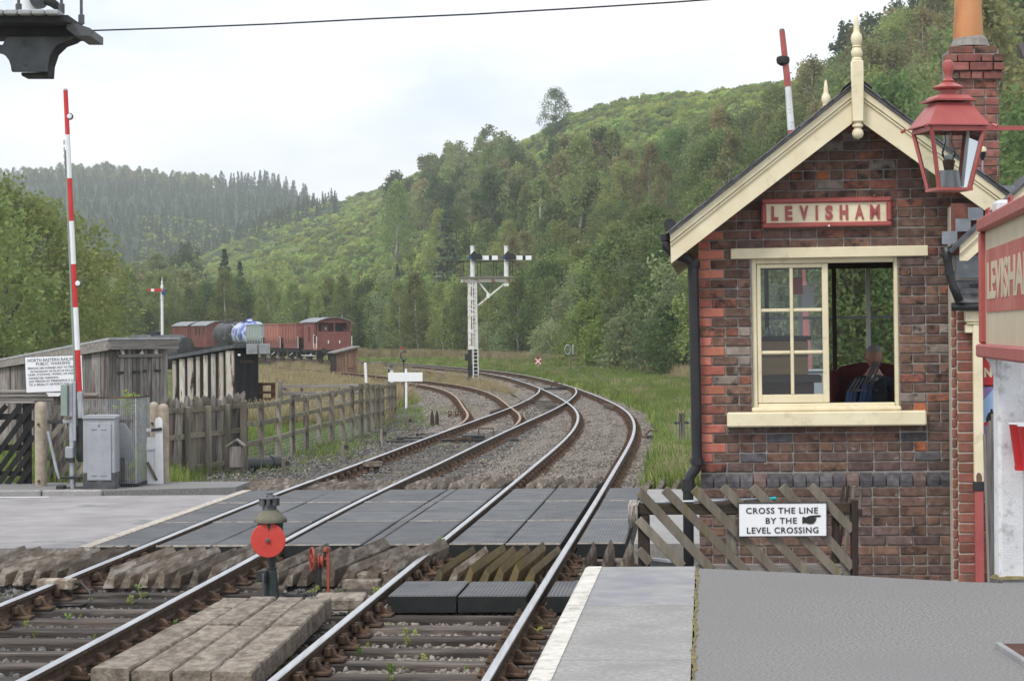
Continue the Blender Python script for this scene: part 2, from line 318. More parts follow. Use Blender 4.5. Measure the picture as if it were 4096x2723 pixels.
# ---------------------------------------------------------------- ground and hills
GZ = -0.27
def interp(x, xs, ys): return np.interp(x, xs, ys)
HA_x = [-2500, 0, 500, 640, 900, 1130, 1390, 1600, 1850, 2050, 2300, 2600, 3000, 3300, 3700, 4096, 5000, 7000]
HA_y = [1318, 1316, 1150, 1065, 940, 860, 795, 715, 640, 590, 470, 405, 355, 335, 215, 90, 60, 60]
def treeline(px): return interp(px, [-600, 0, 350, 600, 1000, 1500, 2000, 2400, 2600, 2790, 3300, 4096, 6000], [150, 190, 240, 268, 268, 245, 205, 180, 143, 118, 95, 80, 75])
def terrain(X, Y):
    X = np.asarray(X, float); Y = np.asarray(Y, float); Yc = np.maximum(Y, 40.0)
    px = CX + F * X / Yc
    el = (YH - interp(px, HA_x, HA_y)) / F
    yr = interp(px, [0, 700, 1390, 2050, 3090, 4096, 6000], [1300, 1080, 900, 640, 480, 370, 300])
    yf = treeline(px) + 14
    zr = EYE + el * yr
    t = np.clip((Yc - yf) / (yr - yf), 0, 1); s = np.where(t < .08, t * t / .16, t - .04) / .96
    za = GZ + (zr - GZ) * s - np.clip(Yc - yr, 0, None) * .03
    eb = (YH - interp(px, [-3000, -600, 0, 300, 700, 900, 1100, 1300, 1500, 2200, 5000], [760, 700, 715, 690, 722, 742, 735, 815, 880, 1050, 1280])) / F
    tb = np.clip((Yc - 620) / (1450 - 620), 0, 1); zb = GZ + (EYE + eb * 1450 - GZ) * tb ** .9 - np.clip(Yc - 1450, 0, None) * .04
    nz = (np.sin(X * .05 + Yc * .021) * np.cos(Yc * .034 - X * .018)) * np.clip((Yc - yf) / 60, 0, 1) * 1.6
    z = np.maximum(np.maximum(za, zb), GZ) + nz * (t > 0)
    tr = (Y < 150) & (X > interp(Y, [0, 60, 80, 150], [-9, -4, -5, -20])) & (X < interp(Y, [0, 15, 32, 50, 70, 95, 120, 150], [1.0, .6, 1.6, 3.0, 3.9, 3.3, 1.4, -3.5]))
    return np.where(tr, z - .16, z)
ys = np.concatenate([np.linspace(-25, 60, 30), np.linspace(64, 260, 70), np.linspace(265, 900, 90), np.linspace(910, 2600, 60)])
us = np.concatenate([np.linspace(-1.4, -.32, 22), np.linspace(-.31, .31, 150), np.linspace(.32, 1.4, 22)])
gx = us[None, :] * np.maximum(ys, 45)[:, None]; gy = np.repeat(ys[:, None], len(us), 1); gz = terrain(gx, gy)
# shallow cutting so the valley floor stays just under the ballast
V = np.stack([gx, gy, gz], -1).reshape(-1, 3); nu = len(us)
a = (np.arange(len(ys) - 1)[:, None] * nu + np.arange(nu - 1)[None, :]).ravel()
Q = np.stack([a, a + 1, a + nu + 1, a + nu], 1)
mi = (gy[:-1, :-1].ravel() > 200).astype(int); mi[(gy[:-1, :-1].ravel() > 690) & (gx[:-1, :-1] / gy[:-1, :-1] < -.074).ravel()] = 2; mi[(gy[:-1, :-1].ravel() > 1000)] = 2
ground = link('ground', npmesh('ground', V, Q, [MT['grass'], MT['hill'], MT['plantation']], mi, True)); tag(ground, 'grassy valley floor rising into a bracken covered hillside', kind='structure')
# ---------------------------------------------------------------- track alignments (metres, centre lines)
def spline(pts):
    x = np.array([p[0] for p in pts], float); y = np.array([p[1] for p in pts], float); n = len(x); h = np.diff(x)
    A = np.zeros((n, n)); r = np.zeros(n); A[0, 0] = A[-1, -1] = 1
    for i in range(1, n - 1):
        A[i, i - 1] = h[i - 1]; A[i, i] = 2 * (h[i - 1] + h[i]); A[i, i + 1] = h[i]; r[i] = 6 * ((y[i + 1] - y[i]) / h[i] - (y[i] - y[i - 1]) / h[i - 1])
    m = np.linalg.solve(A, r)
    def f(q):
        q = np.asarray(q, float); i = np.clip(np.searchsorted(x, q) - 1, 0, n - 2); d = q - x[i]; e = x[i + 1] - q
        v = (m[i] * e ** 3 + m[i + 1] * d ** 3) / (6 * h[i]) + (y[i] / h[i] - m[i] * h[i] / 6) * e + (y[i + 1] / h[i] - m[i + 1] * h[i] / 6) * d
        return v
    return f
Rf = spline([(5, -1.87), (12, -1.27), (22.6, -.39), (32, .41), (41.4, 1.19), (50.7, 1.93), (59.6, 2.46), (68.8, 2.69), (80.4, 2.5), (94.8, 1.95), (108, 1.2), (120, .28), (131.4, -1.0), (147, -3.6), (165, -7.6), (185, -12.9), (215, -22.5), (260, -41), (320, -72)])
Lf = spline([(5, -5.2), (12, -4.58), (20, -3.93), (26, -3.49), (33, -2.95), (41.3, -2.17), (50, -1.38), (60, -.43), (70, .53), (77, 1.1), (84, 1.54), (90, 1.81), (96, 1.90)])
Sf0 = spline([(54, -1.01), (60, -.62), (66, -.56), (71.7, -.79), (82, -1.25), (92.5, -2.0), (100.5, -3.0), (111.4, -5.1), (121.2, -7.4), (127.8, -9.0), (145, -13.6), (165, -19.8)])
def Sf(y): return Sf0(y)
Wf = spline([(160, -10.4), (172, -13.7), (190, -19.2), (205, -24.6), (225, -32.8), (250, -44.5)])
def frame(f, y):
    x = float(f(y)); sl = (float(f(y + .3)) - float(f(y - .3))) / .6; t = Vector((sl, 1, 0)).normalized()
    return Vector((x, y, 0)), t, Vector((t.y, -t.x, 0))
HEAD = [(-.035, -.006), (-.029, 0.0), (.029, 0.0), (.035, -.006)]
PROF = [(-.035, -.006), (-.029, 0.0), (.029, 0.0), (.035, -.006), (.035, -.038), (.010, -.052), (.010, -.112), (.035, -.126), (.035, -.145), (-.035, -.145), (-.035, -.126), (-.010, -.112), (-.010, -.052), (-.035, -.038)]
def rail_mesh(f, off, y0, y1, dz=0.0, step=1.0, taper0=0.0):
    m = MB(); ys_ = np.arange(y0, y1 + 1e-6, step); n = len(PROF); vs = []
    for i, y in enumerate(ys_):
        c, t, r = frame(f, y); k = 1.0 if taper0 == 0 else min(1.0, .25 + .75 * (y - y0) / taper0) if taper0 > 0 else min(1.0, .25 + .75 * (y1 - y) / -taper0)
        for a, z in PROF: vs.append(c + r * (off + a * k) + Vector((0, 0, z + dz)))
    fs = []; mi = []
    for i in range(len(ys_) - 1):
        for j in range(n):
            fs.append((i * n + j, i * n + (j + 1) % n, (i + 1) * n + (j + 1) % n, (i + 1) * n + j)); mi.append(1 if j in (0, 1, 2) else 0)
    fs.append(tuple(range(n))); mi.append(0); fs.append(tuple((len(ys_) - 1) * n + j for j in range(n))[::-1]); mi.append(0)
    b = len(m.V); m.V += [tuple(v) for v in vs]; m.Fc += fs; m.mi += mi
    return m
# sleeper and chair shared by all tracks
def sleeper_mesh(l):
    m = MB(); m.cbox((-l / 2, -.125, -.128), (l / 2, .125, 0), .012, jit=.006); return m.mesh('sleeper', MT['sleeper'])
SLP = [sleeper_mesh(2.6) for _ in range(3)]
def chair_mesh():
    m = MB(); m.cbox((-.19, -.10, 0), (.19, .10, .03), .008)
    for sx in (-1, 1):       # two jaws that grip the rail, the outer one taller
        h = .125 if sx < 0 else .095
        m.prism([(sx * .036, .028), (sx * .17, .028), (sx * .12, .05), (sx * .075, h), (sx * .040, h)], -.035, .035)
        m.box((sx * .145 - .022, -.085, .028), (sx * .145 + .022, -.045, .058)); m.box((sx * .145 - .014, -.077, .058), (sx * .145 + .014, -.053, .082))
    m.beam((-.058, -.11, .085), (-.058, .12, .085), .045, .06)      # timber key
    return m.mesh('rail_chair', MT['rust'])
CH = chair_mesh()
def track(label, f, y0, y1, dz, step=.70, skip=(), rails=(-.7525, .7525), wide=None, chairs=300, rail_spans=None, top='rail_top'):
    return _track(label, f, y0, y1, dz, step, skip, rails, wide, chairs, rail_spans, top)
def _track(label, f, y0, y1, dz, step=.70, skip=(), rails=(-.7525, .7525), wide=None, chairs=300, rail_spans=None, top='rail_top'):
    t = thing('railway_track', label, 'track', (0, 0, 0))
    for off in rails:
        a, b, tp = (y0, y1, 0) if not rail_spans else rail_spans[off]
        rail_mesh(f, off, a, b, dz, 1.0, tp).build('rail', [MT['rust'], MT[top]], t, smooth=math.radians(25))
    far = MB(); k = 0; y = y0 + .2; nc = 0; chv = [Vector(v.co) for v in CH.vertices]; chf = [tuple(p.vertices) for p in CH.polygons]
    while y < y1:
        if not any(a < y < b for a, b in skip):
            c, tt, r = frame(f, y); ang = math.atan2(r.y, r.x) + random.uniform(-.012, .012); me = SLP[k % 3]; cx = 0; sx = 1.0
            if wide:
                q = wide(y)
                if q == 'skip': me = None
                elif q: cx, sx = q
            jz = random.uniform(-.008, .004)
            if me: link('sleeper', me, t, T(c + r * (cx + random.uniform(-.05, .05)) + Vector((0, 0, -.178 + dz + jz))) @ Rz(ang) @ Matrix.Diagonal((sx, 1, 1, 1)))
            for off in rails:
                a, b, tp = (y0, y1, 0) if not rail_spans else rail_spans[off]
                if not (a <= y <= b): continue
                M = T(c + r * off + Vector((0, 0, -.176 + dz))) @ Rz(ang + (math.pi if off < 0 else 0))
                if nc < chairs: link('rail_chair', CH, t, M); nc += 1
                else: far.add([M @ v for v in chv], chf)
        y += step; k += 1
    if far.V: tag(far.build('distant_rail_chairs', MT['rust'], t), kind='stuff')
    return t
XN, XF = 26.0, 35.1                                          # near and far edge of the crossing
def wR(y):
    dd = float(Rf(y) - Lf(y)) if y < 96 else 9
    if 70 < y < 96: return (-dd / 2, (2.6 + dd) / 2.6)
def wL(y):
    if y > 70: return 'skip'
    e = float(Lf(y) - Sf(y)) if y > 54 else 9
    if 54 < y < 70: return (-e / 2, (2.6 + e) / 2.6)
def wS(y):
    if y < 70: return 'skip'
track('right hand running line, two rails on dark timber sleepers curving away left', Rf, 10.0, 262.0, 0.0, skip=[(XN, XF), (20.9, 22.2)], wide=wR, chairs=300)
track('left hand line beside the boarded walkway, joining the curve beyond the crossing', Lf, 10.0, 96.0, -.003, skip=[(XN, XF)], wide=wL, rail_spans={-.7525: (10, 96, -4), .7525: (10, 96, -4)})
track('rusty siding diverging left from the left hand line past the white board', Sf, 54.0, 165.0, -.006, wide=wS, rail_spans={-.7525: (54, 165, 0), .7525: (57, 165, 3)}, top='rail_rusty')
track('loop line the parked wagons stand on', Wf, 160.0, 250.0, -.004, step=.75, chairs=0)
# ballast beds under the tracks
BDZ = lambda y: -.238 if y < 26 else -.182
def bed(name, edges, z, m, label, amp=.02, ny=1.0, nx=14, free=(1, 1)):
    """sheet between two edge functions of Y"""
    fl, fr, y0, y1 = edges; ysb = np.arange(y0, y1 + .01, ny); V = []; 
    for y in ysb:
        a, b = float(fl(y)), float(fr(y))
        for j in range(nx + 1):
            s = j / nx; e = min(s, 1 - s) * nx
            fr_ = free[0] if s < .5 else free[1]
            zz = (z(y) if callable(z) else z) + random.uniform(-amp, amp) - (.10 if e < .5 else .03 if e < 1.5 else 0) * fr_
            V.append((a + (b - a) * s, y, zz))
    n = nx + 1; a = (np.arange(len(ysb) - 1)[:, None] * n + np.arange(nx)[None, :]).ravel()
    o = link(name, npmesh(name, V, np.stack([a, a + 1, a + n + 1, a + n], 1), m, None, True)); tag(o, label, kind='structure'); return o
bed('ballast', (lambda y: (Rf(y) + Lf(y)) / 2 - .15 if y < 84 else Rf(y) - 2.0, lambda y: Rf(y) + 1.7, 6, 262), BDZ, MT['ballast'], 'grey stone ballast under the right hand line', nx=18, free=(0, 1))
bed('ballast', (lambda y: Lf(y) - 1.9, lambda y: (Rf(y) + Lf(y)) / 2 + .15, 6, 84), lambda y: BDZ(y) - .015, MT['cinder'], 'dark sooty ballast under the left hand line', nx=18, free=(1, 0))
bed('ballast', (lambda y: Sf(y) - 2.2, lambda y: min(float(Sf(y)) + 2.0, float(Rf(y)) - 1.9), 58, 165), -.185, MT['ballast'], 'pale ballast of the siding')
bed('path', (lambda y: Lf(y) - 4.6 - (y - 36) * .02, lambda y: Lf(y) - 1.6, 35.6, 84), -.25, MT['cinder'], 'dark cinder strip between fence and track')
# ---------------------------------------------------------------- road, kerb and level crossing deck
LE = lambda y: -4.84 + (y - 26.1) * .0866          # left edge of the rubber deck
RE = lambda y: 1.30 + (y - 26.0) * .078             # right edge
def sheet(name, poly, z, m, label=None, kind='structure', th=.25):
    mb = MB(); n = len(poly); ar = sum(poly[i][0] * poly[(i + 1) % n][1] - poly[(i + 1) % n][0] * poly[i][1] for i in range(n))
    if ar < 0: poly = poly[::-1]
    vs = [(x, y, z) for x, y in poly] + [(x, y, z - th) for x, y in poly]
    mb.add(vs, [tuple(range(n))] + [(i, n + i, n + (i + 1) % n, (i + 1) % n) for i in range(n)])
    o = mb.build(name, m); tag(o, label, kind=kind); return o
sheet('road', [(-40, 25.9), (LE(25.9) - .16, 25.9), (LE(34.2) - .16, 34.2), (-40, 34.2)], -.02, MT['road'], 'worn grey tarmac road leading to the level crossing')
sheet('road', [(RE(26.0) + .1, 26.1), (14, 25.6), (14, 34.6), (RE(34.9) + .1, 35.0)], -.03, MT['concrete'], 'grey concrete road end right of the crossing')
sheet('pavement', [(-40, 34.26), (-6.2, 34.26), (-4.3, 34.9), (-4.22, 36.2), (-40, 36.6)], .05, MT['tarmac'], 'grey footway strip behind the kerb')
k = thing('kerb', 'low concrete kerb edging the far side of the road', 'kerb')
for i in range(22):
    x1 = -6.25 - i * .92
    piece('kerb_stone', MT['concrete'], k, lambda m: m.cbox((x1 - .9, 34.16, -.2), (x1, 34.30, .07), .02, jit=.004))
sheet('road_line', [(-30, 33.9), (-7.0, 33.9), (-7.0, 33.98), (-30, 33.98)], -.014, MT['white'], 'thin worn white line along the road edge', th=.004)
es = thing('edge_strip', 'pale concrete strip edging the rubber deck beside the road', 'kerb')
for i in range(6):
    y0 = 25.9 + i * 1.53; y1 = y0 + 1.5
    piece('strip_slab', MT['strip'], es, lambda m: m.add([(LE(y0) - .15, y0, -.008), (LE(y0) - .01, y0, -.008), (LE(y1) - .01, y1, -.008), (LE(y1) - .15, y1, -.008), (LE(y0) - .15, y0, -.2), (LE(y0) - .01, y0, -.2), (LE(y1) - .01, y1, -.2), (LE(y1) - .15, y1, -.2)], [(0, 1, 2, 3), (4, 5, 1, 0), (5, 6, 2, 1), (7, 4, 0, 3), (6, 7, 3, 2)]))
# rubber: fine ribs run along the track
def rubber_ribs():
    m = MT['rubber']; nt = m.node_tree; L = nt.links.new; b = nt.nodes['Principled BSDF']
    tc = N(nt, 'ShaderNodeTexCoord'); sx = N(nt, 'ShaderNodeSeparateXYZ'); L(tc.outputs['Object'], sx.inputs[0])
    k = N(nt, 'ShaderNodeMath', operation='MULTIPLY_ADD'); k.inputs[1].default_value = -.084; L(sx.outputs[1], k.inputs[0]); L(sx.outputs[0], k.inputs[2])
    mu = N(nt, 'ShaderNodeMath', operation='MULTIPLY'); mu.inputs[1].default_value = 2 * math.pi / .036; L(k.outputs[0], mu.inputs[0])
    sn = N(nt, 'ShaderNodeMath', operation='SINE'); L(mu.outputs[0], sn.inputs[0])
    cl = N(nt, 'ShaderNodeMapRange'); cl.inputs['From Min'].default_value = -.7; cl.inputs['From Max'].default_value = .1; L(sn.outputs[0], cl.inputs[0])
    bp = N(nt, 'ShaderNodeBump'); bp.inputs['Strength'].default_value = 1.0; bp.inputs['Distance'].default_value = .008; L(cl.outputs[0], bp.inputs['Height']); L(bp.outputs[0], b.inputs['Normal'])
rubber_ribs()
lc = thing('level_crossing', 'dark ribbed rubber level crossing deck between and beside the rails', 'crossing deck')
rows = [(XN, 29.2), (29.2, 30.85), (30.85, 32.5), (32.5, XF)]
def deck(parent, fa, fb, y0, y1, z=-.012, white=True, sides=True):
    g = .010
    def q(m):
        c = [(fa(y0) + g, y0 + g), (fb(y0) - g, y0 + g), (fb(y1) - g, y1 - g), (fa(y1) + g, y1 - g)]; ch = .012
        zt = z + random.uniform(-.006, .003)
        cc = [(fa(y0) + g + ch, y0 + g + ch), (fb(y0) - g - ch, y0 + g + ch), (fb(y1) - g - ch, y1 - g - ch), (fa(y1) + g + ch, y1 - g - ch)]
        m.add([(x, y, zt) for x, y in cc] + [(x, y, zt - ch) for x, y in c] + [(x, y, -.17) for x, y in c],
              [(0, 1, 2, 3)] + [(i + 4, (i + 1) % 4 + 4, (i + 1) % 4, i) for i in range(4)])
        for i in range(4): m.add([(*c[i], zt - ch), (*c[(i + 1) % 4], zt - ch), (*c[(i + 1) % 4], -.17), (*c[i], -.17)], [(3, 2, 1, 0)], 1)
    o = piece('panel', [MT['rubber'], MT['rubber_side']], parent, q)
    if white: piece('edge_strip', MT['strip'], parent, lambda m: m.box((fa(y0) + .015, y0 + .012, z - .02), (fb(y0) - .015, y0 + .034, z + .004)))
    return o
for ri, (y0, y1) in enumerate(rows):
    for f in (Lf, Rf):
        ga = lambda y: f(y) - .655; gm = lambda y: f(y); gb = lambda y: f(y) + .655
        deck(lc, ga, gm, y0, y1, white=ri in (0, 1, 3)); deck(lc, gm, gb, y0, y1, white=ri in (0, 1, 3))
    lo = lambda y: Lf(y) - .83
    deck(lc, LE, lo, y0, y1, white=ri in (0, 1, 3))
    s1 = lambda y: Lf(y) + .83; s4 = lambda y: Rf(y) - .83
    s2 = lambda y: s1(y) + (s4(y) - s1(y)) * .52; s3 = lambda y: s1(y) + (s4(y) - s1(y)) * .60
    deck(lc, s1, s2, y0, y1, white=ri in (0, 1, 3)); deck(lc, s2, s3, y0, y1, z=-.016, white=False); deck(lc, s3, s4, y0, y1, white=ri in (0, 1, 3))
    deck(lc, lambda y: Rf(y) + .83, RE, y0, y1, white=ri in (0, 1, 3))
# small rubber foot crossing in front, between and right of the right hand rails
fc = thing('foot_crossing', 'short black rubber crossing pad between the near right hand rails', 'crossing pad')
for a, b in ((-.655, 0), (0, .655)): deck(fc, lambda y: Rf(y) + a, lambda y: Rf(y) + b, 20.95, 22.15, z=-.01, white=False)
deck(fc, lambda y: Rf(y) + .83, lambda y: Rf(y) + 1.5, 20.9, 22.1, z=-.01, white=False)
# trespass guards: rows of triangular timbers
def guard(label, f0, f1, y0, y1, n, lean, moss=False, hgt=.15, turn=0.0, z=-.14, w=.11):
    t = thing('trespass_guard', label, 'trespass guard')
    for i in range(n):
        s = (i + .5) / n; xa = f0(y0) + (f1(y0) - f0(y0)) * s; xb = f0(y1) + (f1(y1) - f0(y1)) * s
        h = hgt * random.uniform(.8, 1.15); ww = w * random.uniform(.8, 1.15); l = lean * random.uniform(.8, 1.2)
        xb += turn + random.uniform(-.03, .03); j = random.uniform(-.05, .05)
        vs = []
        for x, y in ((xa, y0 + j), ((xa + xb) / 2 + random.uniform(-.01, .01), (y0 + y1) / 2), (xb, y1 + j * .5)):
            vs += [(x - ww * .5, y, z - .05), (x + ww * .5, y, z - .05), (x + ww * .35 + l, y, z + h * .55), (x + l, y, z + h)]
        fs = [(0, 1, 2, 3), (11, 10, 9, 8)]
        for k_ in (0, 4): fs += [(k_ + a, k_ + 4 + a, k_ + 4 + (a + 1) % 4, k_ + (a + 1) % 4) for a in range(4)]
        piece('timber', MT['guard_moss'] if moss and random.random() < .6 else MT['guard'], t, lambda m: m.add(vs, fs))
    return t
cL = lambda o: (lambda y: Lf(y) + o); cR = lambda o: (lambda y: Rf(y) + o)
guard('row of pale weathered guard timbers left of the nearest left rail, by the road', cL(-2.35), cL(-.92), 23.6, 25.75, 8, .035, turn=.12, w=.10)
guard('row of pale weathered guard timbers between the left hand rails before the crossing', cL(-.6), cL(.62), 23.3, 25.8, 7, .03, turn=.10, w=.10)
guard('row of grey guard timbers between the two lines behind the red disc signal', cL(.95), cL(1.55), 23.4, 25.8, 4, .03, turn=.16)
guard('four broad cracked guard timbers beside the right hand line', cR(-1.75), cR(-.85), 23.3, 25.8, 4, .05, turn=.24, hgt=.2, w=.19)
guard('seven mossy guard timbers between the right hand rails before the crossing', cR(-.55), cR(.55), 23.2, 25.6, 7, .05, moss=True, turn=.10, hgt=.17, w=.10)
guard('four guard timbers right of the right hand line by the platform end', cR(.95), cR(1.75), 23.4, 25.7, 4, .0, turn=.0, hgt=.22, w=.10)
guard('row of guard timbers left of the line beyond the crossing, below the picket fence', cL(-2.6), cL(-.92), 35.5, 37.6, 10, .03, turn=.22)
guard('guard timbers between the left hand rails beyond the crossing', cL(-.6), cL(.62), 35.4, 37.3, 8, .02, turn=.15)
guard('guard timbers between the two lines beyond the crossing', cL(.95), cR(-.95), 35.4, 37.4, 9, .03, turn=.12, hgt=.18, w=.14)
guard('guard timbers between the right hand rails beyond the crossing', cR(-.58), cR(.58), 35.4, 37.3, 7, .03, turn=.10, hgt=.19, w=.15)
guard('small guard timbers in the grass right of the line beyond the crossing', cR(.95), cR(2.6), 35.5, 37.2, 7, .06, turn=.05, hgt=.16, w=.10)
# ---------------------------------------------------------------- signal box
def brickmat(name, c1, c2, **k):
    a = dict(scale=16, rough=.92, bump=.9, bscale=55, rnd=.22, hue=.008, spec=.15, c3=(.045, .035, .033), t3=.57, s3=9, w3=.08, bdist=.006, detail=8); a.update(k); return mat(name, c1, c2, **a)
BK = {'dark': brickmat('brick_dark', (.092, .058, .047), (.172, .112, .09), c3=(.24, .215, .19), t3=.64, w3=.04), 'purple': brickmat('brick_purple', (.084, .058, .052), (.155, .11, .096), c3=(.23, .21, .19), t3=.65, w3=.04),
      'brown': brickmat('brick_brown', (.138, .078, .058), (.22, .13, .098)), 'red': brickmat('brick_red', (.21, .085, .06), (.29, .125, .09), t3=.55),
      'orange': brickmat('brick_orange', (.36, .12, .06), (.44, .16, .08), t3=.60), 'quoin': brickmat('brick_quoin', (.44, .145, .10), (.50, .19, .14), c3=(.30, .13, .10), t3=.62),
      'grey': brickmat('brick_grey', (.24, .20, .17), (.33, .28, .24), t3=.6), 'blue': brickmat('brick_blue', (.055, .052, .058), (.12, .112, .118), c3=(.13, .12, .13), t3=.62),
      'station': brickmat('brick_station', (.215, .085, .062), (.27, .115, .085), c3=(.13, .09, .085), t3=.62, w3=.15), 'chimney': brickmat('brick_chimney', (.24, .092, .072), (.31, .13, .105), c3=(.12, .085, .08), t3=.58, w3=.12)}
_bm = {}
def brick_mesh(l, h, dep, key, var):
    k = (round(l, 4), round(h, 4), round(dep, 3), key, var)
    if k not in _bm:
        m = MB(); m.cbox((0, 0, 0), (l, dep, h), .007, jit=.0035); _bm[k] = m.mesh('brick', BK[key])
    return _bm[k]
CRS = .0858; BL = .235
def lay_bricks(parent, x0, x1, rows, skip, pick, y=0.0, dep=.09, joint=.011, limit=300, prio=None, hdr=lambda r: r % 4 == 3, quoin=None, z0=0.0, crs=CRS, bl=BL, name='brick'):
    """courses of single bricks; beyond the limit the least visible ones become one joined part"""
    lst = []
    for r in range(rows):
        z = z0 + r * crs; x = x0; step = bl / 2 if hdr(r) else bl; odd = r % 2
        if quoin and not quoin == 'none':
            ql = bl if odd else bl / 2
            if not skip(x + .01, x + ql - .01, z, z + crs): lst.append((x, z, ql - joint, 'quoin' if random.random() < .85 else 'red'))
            x += ql
        elif odd and not hdr(r): x -= bl / 2
        while x < x1 - .02:
            l = step if random.random() > .06 or hdr(r) else step / 2
            a, b = max(x, x0), min(x + l, x1)
            if b - a > .035:
                e = skip(a, b, z, z + crs)
                if e is False or e is None: lst.append((a, z, b - a - joint, None))
                elif isinstance(e, tuple) and e[1] - e[0] > .04: lst.append((e[0], z, e[1] - e[0] - joint, None))
            x += l
    if prio: lst.sort(key=prio)
    rest = {}
    for i, (x, z, l, key) in enumerate(lst):
        key = key or pick(x, z); l = round(l / .004) * .004
        me = brick_mesh(l, crs - joint, dep, key, random.randrange(2))
        M = T(x, y + random.uniform(-.003, .003), z)
        if i < limit: link(name, me, parent, M)
        else:
            m = rest.setdefault(key, MB()); m.add([M @ v.co for v in me.vertices], [tuple(p.vertices) for p in me.polygons])
    if rest:
        keys = list(rest); mm = MB()
        for i, k_ in enumerate(keys): mm.add(rest[k_].V, rest[k_].Fc, i)
        tag(mm.build('remaining_bricks', [BK[k_] for k_ in keys], parent), kind='stuff')
Y_BOX = 20.0
sb = thing('signal_box', 'small brick signal box with cream gable boards, sash window and station name', 'signal box',
           M=T(P(2810, 2330, Y_BOX)) @ Rz(math.radians(-5)) @ Matrix.Rotation(math.radians(-.45), 4, 'Y'))
W_, D_ = 2.79, 4.3; AX = W_ / 2; SLOPE = .775
ZT = onto(sb, 3412, 330, -.3)[1]                                    # top of the ridge at the gable boards
ztop = lambda x: ZT - SLOPE * abs(x - AX)
wx0, wz0 = onto(sb, 3012, 1648); wx1, wz1 = onto(sb, 3592, 1022)     # window opening
wall = MB(); th = .23
def gpoly(xa, xb, zb, cut=.06):
    p = [(xa, zb), (xb, zb), (xb, ztop(xb) - cut)]
    if xa < AX < xb: p.append((AX, ZT - cut))
    p.append((xa, ztop(xa) - cut)); return p
yb = .012
wall.prism(gpoly(0, wx0, -.4), yb, th); wall.prism(gpoly(wx1, W_, -.4), yb, th)
wall.prism([(wx0, -.4), (wx1, -.4), (wx1, wz0), (wx0, wz0)], yb, th); wall.prism([(wx0, wz1), (wx1, wz1), (wx1, ztop(wx1) - .06), (AX, ZT - .06), (wx0, ztop(wx0) - .06)], yb, th)
wo = wall.build('wall', MT['mortar'], sb)
PLZ = onto(sb, 3300, 1920)[1]                                        # plinth level
def skp(a, b, za, zb):
    if zb > ztop(a) - .17 and zb > ztop(b) - .17 and (b < AX or a > AX): return True
    if a < AX < b and zb > ZT - .24: return True
    if (za + zb) / 2 < PLZ + .06: return True
    if zb > wz0 + .02 and za < wz1 - .02:
        if a < wx0 < b: return (a, wx0) if wx0 - a > .05 else True
        if a < wx1 < b: return (wx1 + .004, b) if b - wx1 > .05 else True
        if a >= wx0 and b <= wx1: return True
    return False
def pk(x, z):
    r = random.random()
    if z < PLZ: return 'dark' if r < .55 else 'purple' if r < .8 else 'brown' if r < .99 else 'red'
    if z < wz0: return 'purple' if r < .30 else 'dark' if r < .72 else 'blue' if r < .76 else 'brown' if r < .99 else 'orange'
    if z > wz1: return 'red' if r < .13 else 'brown' if r < .55 else 'dark' if r < .86 else 'purple' if r < .92 else 'orange' if r < .93 else 'grey'
    return 'dark' if r < .42 else 'brown' if r < .74 else 'purple' if r < .86 else 'red' if r < .94 else 'grey'
z0r = PLZ - math.ceil((PLZ + .1) / CRS) * CRS
lay_bricks(wo, 0, W_, int((ZT - z0r) / CRS) + 1, skp, pk, limit=300, prio=lambda q: (q[0] > 2.28, q[1] < .28, abs(q[1] - 1.9)), quoin='q', z0=z0r)
# plinth: a chamfered course of blue bricks, the wall below it stands proud
for i in range(24):
    x = i * .1165
    piece('plinth_brick', BK['blue'] if random.random() < .75 else BK['purple'], wo, lambda m: m.prism([(0, 0), (0, 0)], 0, 0) if False else m.add(
        [(x, -.045, PLZ - .05), (x + .106, -.045, PLZ - .05), (x + .106, -.045, PLZ), (x, -.045, PLZ), (x, .02, PLZ + .075), (x + .106, .02, PLZ + .075), (x, .03, PLZ - .05), (x + .106, .03, PLZ - .05)],
        [(0, 1, 2, 3), (3, 2, 5, 4), (0, 3, 4, 6), (1, 7, 5, 2)]))
low = MB(); low.box((-.02, -.034, -.4), (W_, .011, PLZ - .052)); low_o = low.build('plinth_wall', MT['mortar'], sb)
lay_bricks(low_o, -.02, W_, int((PLZ - .05 + .1) / CRS), lambda a, b, za, zb: zb > PLZ - .045, pk, y=-.046, dep=.05, z0=PLZ - .053 - int((PLZ - .05 + .1) / CRS) * CRS, quoin=None)
# side walls, rear wall with windows, floor, ceiling
def sidewall(m, x0, x1):
    m.box((x0, th, -.4), (x1, D_, 1.5)); m.box((x0, th, 2.75), (x1, D_, 3.25))
    for a, b in ((th, .5), (2.2, 2.4), (D_ - .4, D_)): m.box((x0, a, 1.5), (x1, b, 2.75))
piece('side_wall', BK['dark'], sb, lambda m: sidewall(m, 0, .2)); piece('side_wall', BK['dark'], sb, lambda m: sidewall(m, W_ - .2, W_))
RW = (.35, 2.5, 1.28, 2.95)
piece('rear_wall', BK['dark'], sb, lambda m: (m.box((.2, D_ - .2, -.4), (W_ - .2, D_, RW[2])), m.box((.2, D_ - .2, RW[3]), (W_ - .2, D_, 3.3)), m.box((.2, D_ - .2, RW[2]), (RW[0], D_, RW[3])), m.box((RW[1], D_ - .2, RW[2]), (W_ - .2, D_, RW[3]))))
piece('floor', MT['wood_darkX'], sb, lambda m: m.box((.2, th, .55), (W_ - .2, D_ - .2, .62)))
piece('ceiling', MT['wood_dark'], sb, lambda m: m.box((.2, th, 3.02), (W_ - .2, D_ - .2, 3.06)))
rw = piece('rear_window', MT['wood_darkX'], sb, lambda m: m.box((RW[0], D_ - .16, RW[2]), (RW[1], D_ - .08, RW[2] + .07)))
